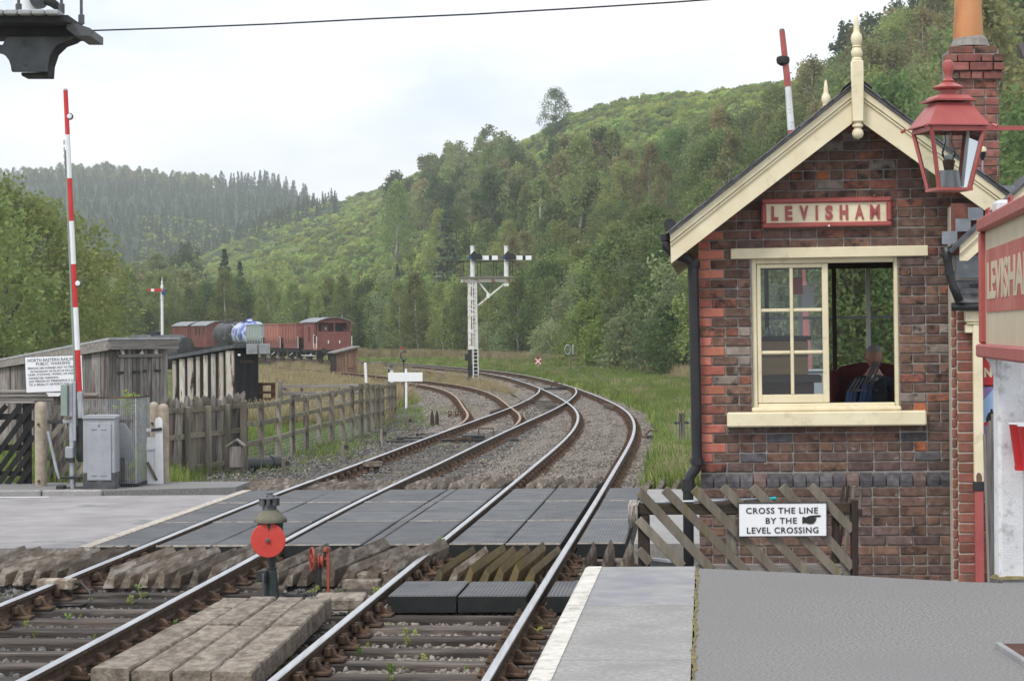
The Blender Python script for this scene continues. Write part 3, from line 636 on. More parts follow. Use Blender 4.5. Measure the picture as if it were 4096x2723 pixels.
piece('head_rail', MT['wood_darkX'], rw, lambda m: m.box((RW[0], D_ - .16, RW[3] - .07), (RW[1], D_ - .08, RW[3])))
for i in range(7):
    x = RW[0] + (RW[1] - RW[0]) * i / 6
    piece('mullion', MT['wood_dark'] if i % 2 else MT['white'], rw, lambda m: m.box((x - .022, D_ - .15, RW[2] + .07), (x + .022, D_ - .09, RW[3] - .07)))
for z in (1.78, 2.36): piece('transom', MT['grey_cabinet'], rw, lambda m: m.box((RW[0], D_ - .14, z - .014), (RW[1], D_ - .10, z + .014)))
def glassmat():
    m = bpy.data.materials.new('glass'); m.use_nodes = True; nt = m.node_tree; nt.nodes.clear(); L = nt.links.new
    o = N(nt, 'ShaderNodeOutputMaterial'); t = N(nt, 'ShaderNodeBsdfTransparent'); t.inputs[0].default_value = (.93, .95, .95, 1); g = N(nt, 'ShaderNodeBsdfGlossy'); g.inputs['Roughness'].default_value = .01
    fr = N(nt, 'ShaderNodeFresnel'); fr.inputs[0].default_value = 1.42
    no = N(nt, 'ShaderNodeTexNoise'); no.inputs['Scale'].default_value = 2.2; bp = N(nt, 'ShaderNodeBump'); bp.inputs['Strength'].default_value = .05; bp.inputs['Distance'].default_value = .05
    tcn = N(nt, 'ShaderNodeTexCoord'); L(tcn.outputs['Object'], no.inputs['Vector']); L(no.outputs['Fac'], bp.inputs['Height']); L(bp.outputs[0], g.inputs['Normal'])
    ms = N(nt, 'ShaderNodeMixShader'); L(fr.outputs[0], ms.inputs[0]); L(t.outputs[0], ms.inputs[1]); L(g.outputs[0], ms.inputs[2]); L(ms.outputs[0], o.inputs[0]); return m
MT['glass'] = glassmat()
piece('pane', MT['glass'], rw, lambda m: m.box((RW[0], D_ - .122, RW[2] + .07), (RW[1], D_ - .118, RW[3] - .07)))
# front sash window
win = thing('sash_window_frame', None, None) if False else piece('window', MT['cream'], sb, lambda m: (
    m.cbox((wx0, .045, wz0), (wx0 + .045, .15, wz1), .006), m.cbox((wx1 - .035, .045, wz0), (wx1, .15, wz1), .006),
    m.cbox((wx0 + .046, .045, wz1 - .05), (wx1 - .036, .15, wz1), .006), m.cbox((wx0 + .046, .03, wz0), (wx1 - .036, .16, wz0 + .075), .01)))
sx0, sx1 = wx0 + .05, onto(sb, 3316, 1300)[0]; sz0, sz1 = wz0 + .08, wz1 - .055
st = .035
sash = piece('sash', MT['cream'], win, lambda m: (
    m.cbox((sx0, .055, sz0), (sx0 + st, .09, sz1), .005), m.cbox((sx1 - .055, .055, sz0), (sx1, .095, sz1), .005),
    m.cbox((sx0 + st, .055, sz1 - st), (sx1 - .055, .09, sz1), .005), m.cbox((sx0 + st, .055, sz0), (sx1 - .055, .09, sz0 + .075), .005)))
pxa, pxb = sx0 + st, sx1 - .055; pza, pzb = sz0 + .075, sz1 - st; mw = .03
xm = (pxa + pxb) / 2
piece('glazing_bar', MT['cream'], win, lambda m: m.cbox((xm - mw / 2, .05, pza), (xm + mw / 2, .085, pzb), .006))
for i in (1, 2):
    z = pza + (pzb - pza) * i / 3
    for a, b in ((pxa, xm - mw / 2 - .001), (xm + mw / 2 + .001, pxb)): piece('glazing_bar', MT['cream'], win, lambda m: m.cbox((a, .052, z - mw / 2), (b, .085, z + mw / 2), .006))
for i in range(3):
    for a, b in ((pxa, xm), (xm, pxb)):
        z = pza + (pzb - pza) * i / 3
        piece('pane', MT['glass'], win, lambda m: m.box((a + .004, .072, z + .004), (b - .004, .075, z + (pzb - pza) / 3 - .004)))
lx0, lz1 = onto(sb, 2922, 985); lx1, lz0 = onto(sb, 3712, 1022)
piece('lintel', MT['cream'], sb, lambda m: m.cbox((lx0, -.022, wz1 - .005), (lx1, .04, wz1 + .088), .006))
qx0, qz = onto(sb, 2908, 1680); qx1, _ = onto(sb, 3703, 1680)
piece('sill', MT['cream'], sb, lambda m: (m.cbox((qx0, -.10, wz0 - .125), (qx1, .03, wz0 + .005), .012)))
piece('sill_board', MT['cream'], sb, lambda m: m.cbox((wx0 - .01, -.03, wz0 + .006), (wx1 + .01, .044, wz0 + .045), .012))
# roof
rf = MB()
for sg in (-1, 1):
    e = 1.64; xs = AX + sg * e
    a = [(AX, ZT), (xs, ZT - SLOPE * e), (xs, ZT - SLOPE * e - .03), (AX, ZT - .03)]
    rf.prism(a, -.42, D_ + .35)
roof = rf.build('roof', MT['slate'], sb)
for sg in (-1, 1):
    for i in range(11):
        for yy in (-.45, -.10):
            s0 = i * .145; u = Vector((sg, 0, -SLOPE)).normalized(); n_ = Vector((sg * SLOPE, 0, 1)).normalized()
            o0 = Vector((AX, 0, ZT)) + u * s0 * 1.27 + n_ * (.012 + .004 * random.random()); o1 = o0 + u * .26 - n_ * .008
            piece('slate', MT['slate'], roof, lambda m: m.add([(o0.x, yy, o0.z), (o1.x, yy, o1.z), (o1.x, yy + .33, o1.z), (o0.x, yy + .33, o0.z), (o0.x - n_.x * .008, yy, o0.z - n_.z * .008), (o1.x - n_.x * .008, yy, o1.z - n_.z * .008), (o1.x - n_.x * .008, yy + .33, o1.z - n_.z * .008), (o0.x - n_.x * .008, yy + .33, o0.z - n_.z * .008)],
                  [(0, 1, 2, 3), (4, 5, 1, 0), (5, 6, 2, 1), (7, 4, 0, 3)]))
for yy in (-.38, -.02, .34):
    piece('ridge_tile', MT['felt_dark'], roof, lambda m: m.prism([(AX - .13, ZT - .065), (AX - .12, ZT - .05), (AX, ZT + .045), (AX + .12, ZT - .05), (AX + .13, ZT - .065), (AX, ZT + .03)], yy - .06, yy + .28))
# gable boards with moulding
for sg in (-1, 1):
    e = 1.63; xe = AX + sg * e; zt = lambda d: ZT - SLOPE * d
    bb = piece('bargeboard', MT['cream'], sb, lambda m: m.prism([(AX + sg * .0005, ZT - .034), (xe, zt(e) - .034), (xe, zt(e) - .285), (AX + sg * .0005, ZT - .325)], -.375, -.335))
    piece('moulding', MT['cream'], bb, lambda m: (m.prism([(AX + sg * .0005, ZT - .036), (xe + sg * .002, zt(e) - .036), (xe + sg * .002, zt(e) - .10), (AX + sg * .0005, ZT - .10)], -.402, -.376),
                                                m.prism([(AX + sg * .0005, ZT - .112), (xe + sg * .002, zt(e) - .112), (xe + sg * .002, zt(e) - .128), (AX + sg * .0005, ZT - .128)], -.392, -.376)))
    piece('soffit', MT['cream'], sb, lambda m: m.prism([(AX + sg * 1.395, zt(1.4) - .27), (xe, zt(e) - .28), (xe, zt(e) - .26), (AX + sg * 1.395, zt(1.4) - .25)], -.33, D_))
bx, bz = onto(sb, 2862, 848, -.15)
piece('purlin_end', MT['cream'], sb, lambda m: m.cbox((bx - .06, -.33, bz - .05), (bx + .05, -.01, bz + .04), .005))
def finial(parent, y, k=1.0):
    f0 = thing('finial', None, None) if False else None
    m = MB(); s_ = .052
    zz = lambda py: onto(sb, 3415, py, -.42)[1]
    z_sq0, z_sq1 = zz(488), zz(243)
    m.cbox((AX - s_, y - s_, z_sq0), (AX + s_, y + s_, z_sq1), .008)
    top = [(.044, 243), (.046, 236), (.036, 230), (.047, 222), (.050, 208), (.040, 196), (.034, 190), (.044, 186), (.034, 182), (.046, 170), (.050, 152), (.042, 138), (.028, 128), (.026, 120), (.022, 92), (.012, 66), (.002, 58)]
    m.lathe([(r, zz(p)) for r, p in top], 16, T(AX, y, 0))
    bot = [(.044, 488), (.030, 492), (.046, 498), (.046, 506), (.028, 512), (.046, 524), (.050, 536), (.040, 548), (.014, 555), (.002, 557)]
    m.lathe([(r, zz(p)) for r, p in bot][::-1], 16, T(AX, y, 0))
    return m.build('finial', MT['cream'], parent, smooth=SM)
finial(sb, -.42); finial(sb, D_ + .38)
# gutter, hopper and downpipe on the left corner
gx, gz = onto(sb, 2672, 915, -.34)
piece('gutter', MT['black'], sb, lambda m: m.tube([(gx + .02, -.40, gz + .035), (gx + .02, D_ + .3, gz + .02)], .055, 10))
pp = [onto(sb, a, b, -.075) for a, b in ((2662, 935), (2668, 985), (2700, 1015), (2755, 1035), (2772, 1065), (2774, 1150), (2782, 1500), (2788, 1835), (2784, 1870), (2758, 1905), (2752, 1940), (2756, 2300))]
dp = piece('downpipe', MT['black'], sb, lambda m: m.tube([(x, -.075, z) for x, z in pp], .047, 12), smooth=True)
for a, b in ((2664, 948), (2774, 1055), (2788, 1842), (2752, 1948), (2752, 1925)):
    x, z = onto(sb, a, b, -.075); piece('pipe_collar', MT['black'], dp, lambda m: m.lathe([(.05, -.03), (.058, -.028), (.058, .028), (.05, .03)], 12, T(x, -.075, z)), smooth=SM)
# station name board on the gable
nx0, nz0 = onto(sb, 3046, 912, -.06); nx1, nz1 = onto(sb, 3566, 790, -.06)
nb = thing('station_name_board', 'cream board with red frame and letters on the signal box gable', 'name board', M=WM[sb] @ T(nx0, -.035, nz0))
w_, h_ = nx1 - nx0, nz1 - nz0 + .012; fr_ = .045
piece('board', MT['cream'], nb, lambda m: m.box((fr_ * .6, -.012, fr_ * .6), (w_ - fr_ * .6, .02, h_ - fr_ * .6)))
for a, b in (((0, 0), (w_, fr_)), ((0, h_ - fr_), (w_, h_)), ((0, fr_ + .001), (fr_, h_ - fr_ - .001)), ((w_ - fr_, fr_ + .001), (w_, h_ - fr_ - .001))):
    piece('frame', MT['red_paint'], nb, lambda m: m.cbox((a[0], -.04, a[1]), (b[0], .024, b[1]), .012))
for i, ch in enumerate('LEVISHAM'):
    c_ = [.104, .212, .329, .427, .521, .635, .754, .872][i] * w_; hw = [.030, .032, .040, .010, .033, .037, .040, .043][i]
    text_box('letter', ch, c_ - hw, c_ + hw, h_ / 2 - .066, h_ / 2 + .064, -.016, MT['red_paint'], nb, bold=.03 if ch in 'MA' else .055, extrude=.006)
for xx, zz in ((w_ / 2 + .02, .012), (w_ - .15, h_ + .012)): piece('fixing', MT['white'] if zz < .1 else MT['red_paint'], nb, lambda m: m.lathe([(.009, -.012), (.009, .012)], 8, T(xx, -.042, zz) @ Matrix.Rotation(math.pi / 2, 4, 'X')))
# chimney
YC = 22.3
cp = thing('x', 'x', 'x') if False else None
cM = T(P(3904, 760, YC)); cl = WM[sb].inverted() @ cM
ch = piece('chimney', MT['mortar'], sb, lambda m: m.box((-.236, .012, -.6), (.236, .47, 1.40), cl))
def chim_brick(x, z, l, dx, key):
    me = brick_mesh(round(l / .004) * .004, CRS - .011, .12 + dx, key, random.randrange(2)); link('brick', me, ch, WM[ch].inverted() @ cM @ T(x, -dx, z))
for r in range(21):
    z = -.36 + r * CRS; py_ = 760 - z * F / YC; dx = 0.0
    if py_ < 150: break
    if 224 < py_ < 300: dx = .05
    elif 300 <= py_ < 345: dx = .03
    elif 190 < py_ <= 224: dx = -.005
    elif py_ <= 190: dx = -.02
    hw = .245 + dx; x = -hw; first = .5 if r % 2 else 1.0
    while x < hw - .02:
        l = .235 * first; first = 1.0 if random.random() > .25 else .5
        l = min(l, hw - x); chim_brick(x, z, l - .011, dx, 'chimney' if random.random() < .8 else 'red' if random.random() < .5 else 'brown'); x += l
ztc = -.36 + 19.9 * CRS
piece('flaunching', MT['mortar'], ch, lambda m: m.lathe([(.20, -.06), (.17, .02), (.135, .05)], 14, WM[ch].inverted() @ cM @ T(0, .24, (760 - 152) * YC / F)))
MT['terracotta'] = mat('terracotta', (.52, .22, .085), (.62, .30, .14), scale=3, rough=.6, c3=(.40, .17, .08), t3=.62, s3=3, stretch=(1, 1, .3))
piece('chimney_pot', MT['terracotta'], ch, lambda m: m.lathe([(.148, 0), (.150, .03), (.135, .30), (.125, .75), (.14, .78), (.14, .84)], 24, WM[ch].inverted() @ cM @ T(-.02, .24, (760 - 146) * YC / F)), smooth=SM)
lt = thing('bulkhead_light', 'small white capped lamp on a stalk before the chimney', 'lamp', P(3930, 640, 20.5))
piece('stalk', MT['galv'], lt, lambda m: m.tube([(0, 0, -.12), (0, 0, .02)], .008, 8)); piece('holder', MT['black'], lt, lambda m: m.lathe([(.012, 0), (.03, .05), (.034, .075)], 12, None), smooth=SM)
piece('cap', MT['cream'], lt, lambda m: m.lathe([(.037, .076), (.037, .10), (.028, .118), (.01, .125)], 14), smooth=SM)
# ---- inside the box
def inbox(px, py, y): x, z = onto(sb, px, py, y); return x, z
MT['oak'] = wood('oak', (.36, .24, .12), (.46, .32, .17), 'X', bump=.15); MT['blue_paint'] = mat('blue_paint', (.02, .06, .19), (.03, .08, .24), rough=.4)
MT['upholstery'] = mat('upholstery', (.075, .012, .015), (.11, .02, .023), scale=20, rough=.8); MT['suit'] = mat('suit', (.018, .02, .026), (.03, .032, .04), scale=30, rough=.9)
MT['skin'] = mat('skin', (.42, .22, .16), (.48, .27, .20), scale=8, rough=.55); MT['hair_grey'] = mat('hair_grey', (.22, .21, .20), (.34, .33, .32), scale=40, rough=.8, stretch=(1, 1, .3)); MT['shirt'] = mat('shirt', (.62, .64, .68), (.7, .72, .75), scale=10, rough=.8)
yk = 1.0; kx0, kz0 = inbox(3050, 1500, yk); kx1, kz1 = inbox(3232, 1350, yk)
cb = thing('instrument_cabinet', 'pale oak cabinet on a dark bench inside the left window panes', 'cabinet', M=WM[sb] @ T(0, yk, 0))
piece('carcass', MT['oak'], cb, lambda m: m.cbox((kx0 - .2, 0, kz0), (kx1, .35, kz1 - .02), .01)); piece('top', MT['black_matt'], cb, lambda m: m.cbox((kx0 - .22, -.03, kz1 - .019), (kx1 + .03, .36, kz1 + .02), .006))
piece('bench', MT['wood_darkX'], cb, lambda m: m.cbox((kx0 - .25, -.08, kz0 - .07), (kx1 + .12, .42, kz0 - .002), .008)); piece('base', MT['wood_redbrown'], cb, lambda m: m.box((kx0 - .2, .0, .63), (kx1 + .05, .38, kz0 - .075)))
piece('drawer_line', MT['black_matt'], cb, lambda m: m.box((kx0 - .2, -.004, (kz0 + kz1) / 2), (kx1, -.001, (kz0 + kz1) / 2 + .008)))
for i, (px_, c) in enumerate(((3070, 'grey_green'), (3090, 'galv'), (3118, 'grey_green'), (3148, 'galv'))):
    x, z = inbox(px_, 1330, yk + .1)
    mm = MB(); mm.lathe([(.022, 0), (.024, .03), (.02, .055), (.008, .07), (.008, .085)], 10)
    o = mm.build('bottle', MT[c], None, True, M=WM[sb] @ T(x, yk + .1, kz1 + .021)); tag(o, ['green bottle, first on the cabinet from the window frame', 'grey bottle, second on the cabinet', 'green bottle, third on the cabinet', 'grey bottle, last on the cabinet'][i], 'bottle')
x, z = inbox(3185, 1150, 1.6)
nt_ = thing('notice', 'red and white notice hanging inside the box behind the panes', 'notice', M=WM[sb] @ T(x, 1.6, z)); piece('red_sheet', MT['bucket_red'], nt_, lambda m: m.box((-.03, 0, -.06), (.06, .004, .10))); piece('white_sheet', MT['enamel'], nt_, lambda m: m.box((.05, .01, -.22), (.17, .014, .02)))
# lever frame
lf = thing('lever_frame', 'row of signal levers with blue lower halves inside the window', 'lever frame', M=WM[sb] @ T(0, .75, 0))
for i, (a, b) in enumerate(((3372, 3425), (3385, 3440), (3400, 3455), (3418, 3505), (3436, 3512), (3452, 3525), (3425, 3498), (3470, 3500))):
    tall = i in (3, 4, 5, 6); yy = i * .07
    x0, z0_ = onto(sb, a, 1602, .75 + yy); x1, z1_ = onto(sb, b, 1445 if tall else 1510, .75 + yy); xm_, zm_ = x0 + (x1 - x0) * .42, z0_ + (z1_ - z0_) * .42
    lv = piece('lever', MT['blue_paint'], lf, lambda m: m.beam((x0, yy, z0_ - .25), (xm_, yy, zm_), .022, .05, (0, 1, 0), .004))
    piece('handle', MT['iron_grey'], lv, lambda m: m.tube([(xm_, yy, zm_), (x1, yy, z1_)], .008, 8)); piece('catch', MT['iron_grey'], lv, lambda m: m.tube([(xm_ + .03, yy - .02, zm_ + .02), (x1 + .025, yy - .02, z1_ - .12)], .006, 6))
piece('floor_plate', MT['iron'], lf, lambda m: m.cbox((1.2, -.1, .62), (1.75, .7, .66), .01))
# armchair
ax_, az_ = onto(sb, 3490, 1490, 2.05)
ac = thing('armchair', 'dark red winged armchair inside the signal box', 'armchair', M=WM[sb] @ T(ax_, 2.05, .62))
hb = az_ - .62
piece('seat', MT['upholstery'], ac, lambda m: m.cbox((-.33, -.35, .22), (.33, .28, .45), .05)); piece('backrest', MT['upholstery'], ac, lambda m: m.prism([(-.34, .2), (.34, .2), (.36, hb - .02), (.30, hb + .06), (.1, hb + .10), (-.1, hb + .10), (-.30, hb + .06), (-.36, hb - .02)], .24, .38))
for sg in (-1, 1):
    piece('wing', MT['upholstery'], ac, lambda m: m.cbox((sg * .37 - .045, .02, .3), (sg * .37 + .045, .36, hb + .03), .03)); piece('arm', MT['upholstery'], ac, lambda m: m.cbox((sg * .36 - .07, -.35, .2), (sg * .36 + .07, .02, .64), .03))
for sx in (-.28, .28):
    for sy in (-.28, .28): piece('leg', MT['wood_dark'], ac, lambda m: m.box((sx - .025, sy - .025, 0), (sx + .025, sy + .025, .22)))
# ---------------------------------------------------------------- signalman
def skin_body(name, nodes, edges, root, mats, parent, sub=2):
    me = bpy.data.meshes.new(name); me.from_pydata([n[0] for n in nodes], edges, []); o = link(name, me, parent)
    md = o.modifiers.new('skin', 'SKIN'); md.use_smooth_shade = True; bm = bmesh.new(); bm.from_mesh(me); bm.free()
    sv = me.skin_vertices[0].data if me.skin_vertices else None
    for i, n in enumerate(nodes):
        sv[i].radius = n[1]; sv[i].use_root = (i == root)
    o.modifiers.new('sub', 'SUBSURF').levels = sub; o.modifiers['sub'].render_levels = sub
    dg = bpy.context.evaluated_depsgraph_get(); m2 = bpy.data.meshes.new_from_object(o.evaluated_get(dg)); o.modifiers.clear(); o.data = m2
    for m in mats: m2.materials.append(m)
    return o
def seated_person(label, M):
    t = thing('person', label, 'person', M=M)
    nodes = [((0, .05, .50), (.16, .13)), ((0, .07, .68), (.155, .115)), ((0, .08, .86), (.175, .115)), ((0, .07, .98), (.12, .085)), ((0, .045, 1.05), (.06, .06)), ((0, .02, 1.12), (.062, .07)),
             ((.19, .07, .95), (.075, .075)), ((.25, -.02, .72), (.058, .058)), ((.15, -.24, .64), (.045, .045)), ((.09, -.32, .64), (.034, .04)),
             ((-.19, .07, .95), (.075, .075)), ((-.25, -.02, .72), (.058, .058)), ((-.15, -.24, .64), (.045, .045)), ((-.09, -.32, .64), (.034, .04)),
             ((.11, -.05, .50), (.10, .09)), ((.13, -.42, .52), (.075, .075)), ((.13, -.46, .10), (.05, .05)), ((.13, -.58, .05), (.045, .035)),
             ((-.11, -.05, .50), (.10, .09)), ((-.13, -.42, .52), (.075, .075)), ((-.13, -.46, .10), (.05, .05)), ((-.13, -.58, .05), (.045, .035))]
    edges = [(0, 1), (1, 2), (2, 3), (3, 4), (4, 5), (3, 6), (6, 7), (7, 8), (8, 9), (3, 10), (10, 11), (11, 12), (12, 13), (0, 14), (14, 15), (15, 16), (16, 17), (0, 18), (18, 19), (19, 20), (20, 21)]
    if not bpy.data.meshes: pass
    b = None
    me = bpy.data.meshes.new('body'); me.from_pydata([n[0] for n in nodes], edges, []); b = link('body', me, t)
    md = b.modifiers.new('skin', 'SKIN'); md.use_smooth_shade = True
    for i, n in enumerate(nodes):
        v = me.skin_vertices[0].data[i]; v.radius = n[1]; v.use_root = (i == 0)
    s2 = b.modifiers.new('sub', 'SUBSURF'); s2.levels = 2; s2.render_levels = 2
    dg = bpy.context.evaluated_depsgraph_get(); m2 = bpy.data.meshes.new_from_object(b.evaluated_get(dg)); b.modifiers.clear(); b.data = m2
    for m in (MT['suit'], MT['shirt'], MT['skin']): m2.materials.append(m)
    for p in m2.polygons:
        c = p.center; p.use_smooth = True
        if c.z > 1.035: p.material_index = 2
        elif abs(c.x) < .035 - (1.03 - c.z) * .25 and c.y < .05 and c.z > .80: p.material_index = 1
        elif c.y < -.285 and c.z > .58 and abs(c.x) < .14: p.material_index = 2
    # head bowed a little forward, face towards the window
    Mh = T(0, -.01, 1.215) @ Matrix.Rotation(math.radians(16), 4, 'X')
    hd = MB()
    for k in range(1):
        nu, nv = 20, 14; vs = []; fs = []
        for i in range(nv + 1):
            th_ = math.pi * i / nv
            for j in range(nu):
                ph = 2 * math.pi * j / nu; x = math.sin(th_) * math.cos(ph); y = math.sin(th_) * math.sin(ph); z = math.cos(th_)
                jaw = 1 - .22 * max(0, -z - .15); fy = -y
                nose = .022 * math.exp(-((x / .16) ** 2 + ((z + .12) / .22) ** 2)) if fy > .5 else 0
                eye = -.008 * math.exp(-(((abs(x) - .36) / .16) ** 2 + ((z - .08) / .13) ** 2)) if fy > .4 else 0
                mouth = -.004 * math.exp(-((x / .3) ** 2 + ((z + .45) / .06) ** 2)) if fy > .4 else 0
                vs.append(Mh @ Vector((x * .078 * jaw, y * .097 * jaw - (nose + eye + mouth), z * .118)))
        for i in range(nv):
            for j in range(nu): fs.append((i * nu + j, (i + 1) * nu + j, (i + 1) * nu + (j + 1) % nu, i * nu + (j + 1) % nu))
        hd.add(vs, fs)
    ho = hd.build('head', MT['skin'], t, True)
    for sg in (-1, 1): piece('ear', MT['skin'], ho, lambda m: m.lathe([(.001, -.010), (.02, -.008), (.028, .0), (.02, .01), (.001, .012)], 10, Mh @ T(sg * .08, .01, -.01) @ Matrix.Rotation(math.pi / 2, 4, 'Y')), True)
    hr = MB()
    nu, nv = 20, 7; vs = []; fs = []
    for i in range(nv + 1):
        for j in range(nu):
            ph = 2 * math.pi * j / nu; lim = math.radians(48 + 62 * max(0, math.sin(ph)) ** .7 + 12 * abs(math.cos(ph))); th_ = lim * i / nv
            vs.append(Mh @ Vector((math.sin(th_) * math.cos(ph) * .084, math.sin(th_) * math.sin(ph) * .103, math.cos(th_) * .124)))
    for i in range(nv):
        for j in range(nu): fs.append((i * nu + j, (i + 1) * nu + j, (i + 1) * nu + (j + 1) % nu, i * nu + (j + 1) % nu))
    hr.add(vs, fs); hr.build('hair', MT['hair_grey'], t, True)
    for sg in (-1, 1):      # hands resting together: palm and five fingers each
        hm = MB(); hm.cbox((sg * .075 - .038, -.40, .615), (sg * .075 + .038, -.30, .645), .012)
        for f_, (dx, ln) in enumerate(((-.028, .06), (-.010, .07), (.009, .066), (.027, .052))): hm.tube([(sg * .075 + dx, -.395, .632), (sg * .075 + dx * .9, -.395 - ln * .6, .625), (sg * .075 + dx * .8, -.395 - ln * .8, .600)], [.009, .0085, .007], 8)
        hm.tube([(sg * .075 - sg * .036, -.33, .635), (sg * .075 - sg * .06, -.365, .63), (sg * .075 - sg * .058, -.40, .615)], [.010, .0095, .008], 8)
        hm.build('hand', MT['skin'], t, True)
    return t
hx, hz = onto(sb, 3497, 1425, 1.92)
seated_person('grey haired man in dark suit seated in the armchair, head bowed', WM[sb] @ T(hx, 1.98, hz - 1.215))
# ---------------------------------------------------------------- platform
PZ = .85
eA, eB = G(2342, 2266, PZ), G(2106, 2723, PZ); jA, jB = G(2789, 2269, PZ), G(2772, 2723, PZ)
def ln(a, b): return lambda y: a.x + (b.x - a.x) * (y - a.y) / (b.y - a.y)
eX, jX = ln(eA, eB), ln(jA, jB); YE = eA.y
crest = [G(p, q, PZ) for p, q in ((2790, 2270), (3100, 2284), (3400, 2299), (3700, 2316), (4096, 2336))]; crest.append(Vector((9, crest[-1].y - .5, PZ)))
m = MB(); n = len(crest)
near = [(jX(-4) + (9 - jX(-4)) * i / (n - 1), -4, PZ) for i in range(n)]; vs = [tuple(c) for c in crest] + near
fall = [(c.x + (c.y * .0), 20.3, .16) for c in crest]; vs += fall
fs = [(n + i, n + i + 1, i + 1, i) for i in range(n - 1)] + [(i, i + 1, 2 * n + i + 1, 2 * n + i) for i in range(n - 1)]
base = len(vs); vs += [(jX(-4), -4, -.3), (crest[0].x, crest[0].y, -.3), (fall[0][0], 20.3, -.3)]; fs += [(n, 0, base + 1, base), (0, 2 * n, base + 2, base + 1)]
m.add(vs, fs); plat = m.build('platform', MT['tarmac']); tag(plat, 'grey tarmac station platform with a ramp at its end', kind='structure')
MT['concrete_dark'] = mat('concrete_dark', (.25, .25, .255), (.33, .325, .32), scale=3, rough=.92, bump=.35, bscale=130, c3=(.22, .22, .25), t3=.57, s3=2.5, w3=.1, bdist=.004, detail=9)
yb_ = [YE, 13.05, 10.9, 8.6, 6.3, 4.0, 1.7, -.6, -3]
for i in range(len(yb_) - 1):
    y1, y0 = yb_[i] - (.0 if i == 0 else .004), yb_[i + 1] + .004
    wE = .135
    def slab(mm, f0, f1, zt=PZ + .002):
        c = [(f0(y0), y0), (f1(y0), y0), (f1(y1), y1), (f0(y1), y1)]
        mm.add([(x, y, zt) for x, y in c] + [(x, y, zt - .09) for x, y in c], [(0, 1, 2, 3)] + [(k, k + 4, (k + 1) % 4 + 4, (k + 1) % 4) for k in range(4)])
    piece('coping_slab', MT['concrete_dark'] if i == 0 else MT['concrete'], plat, lambda mm: slab(mm, lambda y: eX(y) + .05, lambda y: jX(y) - .012))
    mm = MB(); N_ = 14
    for k in range(N_):      # white painted nosing with a worn, wavy inner edge
        ya, yb2 = y0 + (y1 - y0) * k / N_, y0 + (y1 - y0) * (k + 1) / N_; w1 = w2 = .112
        mm.add([(eX(ya), ya, PZ - .004), (eX(ya) + .02, ya, PZ + .006), (eX(ya) + w1, ya, PZ + .006), (eX(yb2), yb2, PZ - .004), (eX(yb2) + .02, yb2, PZ + .006), (eX(yb2) + w2, yb2, PZ + .006), (eX(ya), ya, PZ - .08), (eX(yb2), yb2, PZ - .08)], [(0, 1, 4, 3), (1, 2, 5, 4), (6, 0, 3, 7)])
    mm.build('white_nosing', MT['white_edge'], plat, smooth=True)
piece('platform_wall', BK['dark'], plat, lambda mm: mm.add([(eX(-4) + .12, -4, -.35), (eX(YE) + .12, YE - .05, -.35), (eX(YE) + .12, YE - .05, PZ - .06), (eX(-4) + .12, -4, PZ - .06), (jX(YE) + .05, YE - .05, -.35), (jX(YE) + .05, YE - .05, PZ - .06)], [(0, 3, 2, 1), (1, 2, 5, 4)]))
mm = MB()
for k in range(300):
    ya = -3 + k * (YE + 3) / 300; yb2 = ya + (YE + 3) / 300
    f = lambda y, s: jX(y) + s * max(.002, .009 + .006 * math.sin(y * 5.3 + s) + .005 * math.sin(y * 17.1 + s * 2) + .005 * math.sin(y * 31))
    mm.add([(f(ya, -1), ya, PZ + .003), (jX(ya), ya, PZ + .008), (f(ya, 1), ya, PZ + .003), (f(yb2, -1), yb2, PZ + .003), (jX(yb2), yb2, PZ + .008), (f(yb2, 1), yb2, PZ + .003)], [(0, 1, 4, 3), (1, 2, 5, 4)])
tag(mm.build('moss', MT['moss'], None, True), 'strip of moss in the platform joint', kind='stuff')
# hatch in the corner and moss by it
hc = thing('timber_hatch', 'brown timber cover at the bottom right corner of the platform', 'hatch', G(4010, 2590, PZ))
for i in range(4): piece('plank', MT['wood_redbrown'], hc, lambda m: m.cbox((0.0 + i * .13 + i * .003, -.9, .0), (.127 + i * .133, .02, .022), .006, T(0, 0, 0) @ Rz(.0)))
piece('kerb', MT['concrete_dark'], hc, lambda m: m.cbox((-.03, -.92, -.02), (-.002, .03, .03), .006))
# ---------------------------------------------------------------- fence with sign at the platform end
YF = 15.75
fe = thing('lattice_fence', 'weathered fence of diagonal battens at the platform end', 'fence', P(2552, 2330, YF))
def Z1(zx, zy): return 2500 + zx / 2.359, 1900 + zy / 2.359
def FP(zx, zy, y=0.0): return onto(fe, *Z1(zx, zy), y)
piece('top_rail', MT['wood_darkX'], fe, lambda m: m.cbox((FP(122, 0)[0], .03, FP(0, 375)[1]), (FP(2135, 0)[0], .08, FP(0, 270)[1]), .006))
piece('bottom_rail', MT['wood_greyX'], fe, lambda m: m.cbox((FP(650, 0)[0], .03, FP(0, 960)[1]), (FP(2135, 0)[0], .08, FP(0, 845)[1]), .006))
for a, b, t0, t1, mt in ((125, 235, 376, 1200, 'wood_dark'), (968, 1052, 376, 844, 'wood_fence'), (1965, 2030, 376, 844, 'wood_dark')):
    piece('post', MT[mt], fe, lambda m: m.cbox((FP(a, 0)[0], .035, FP(0, t1)[1]), (FP(b, 0)[0], .10, FP(0, t0 + 1)[1]), .006))
piece('end_stile', MT['wood_dark'], fe, lambda m: m.cbox((FP(2140, 0)[0], -.02, FP(0, 1000)[1]), (FP(2195, 0)[0], .1, FP(0, 240)[1]), .006))
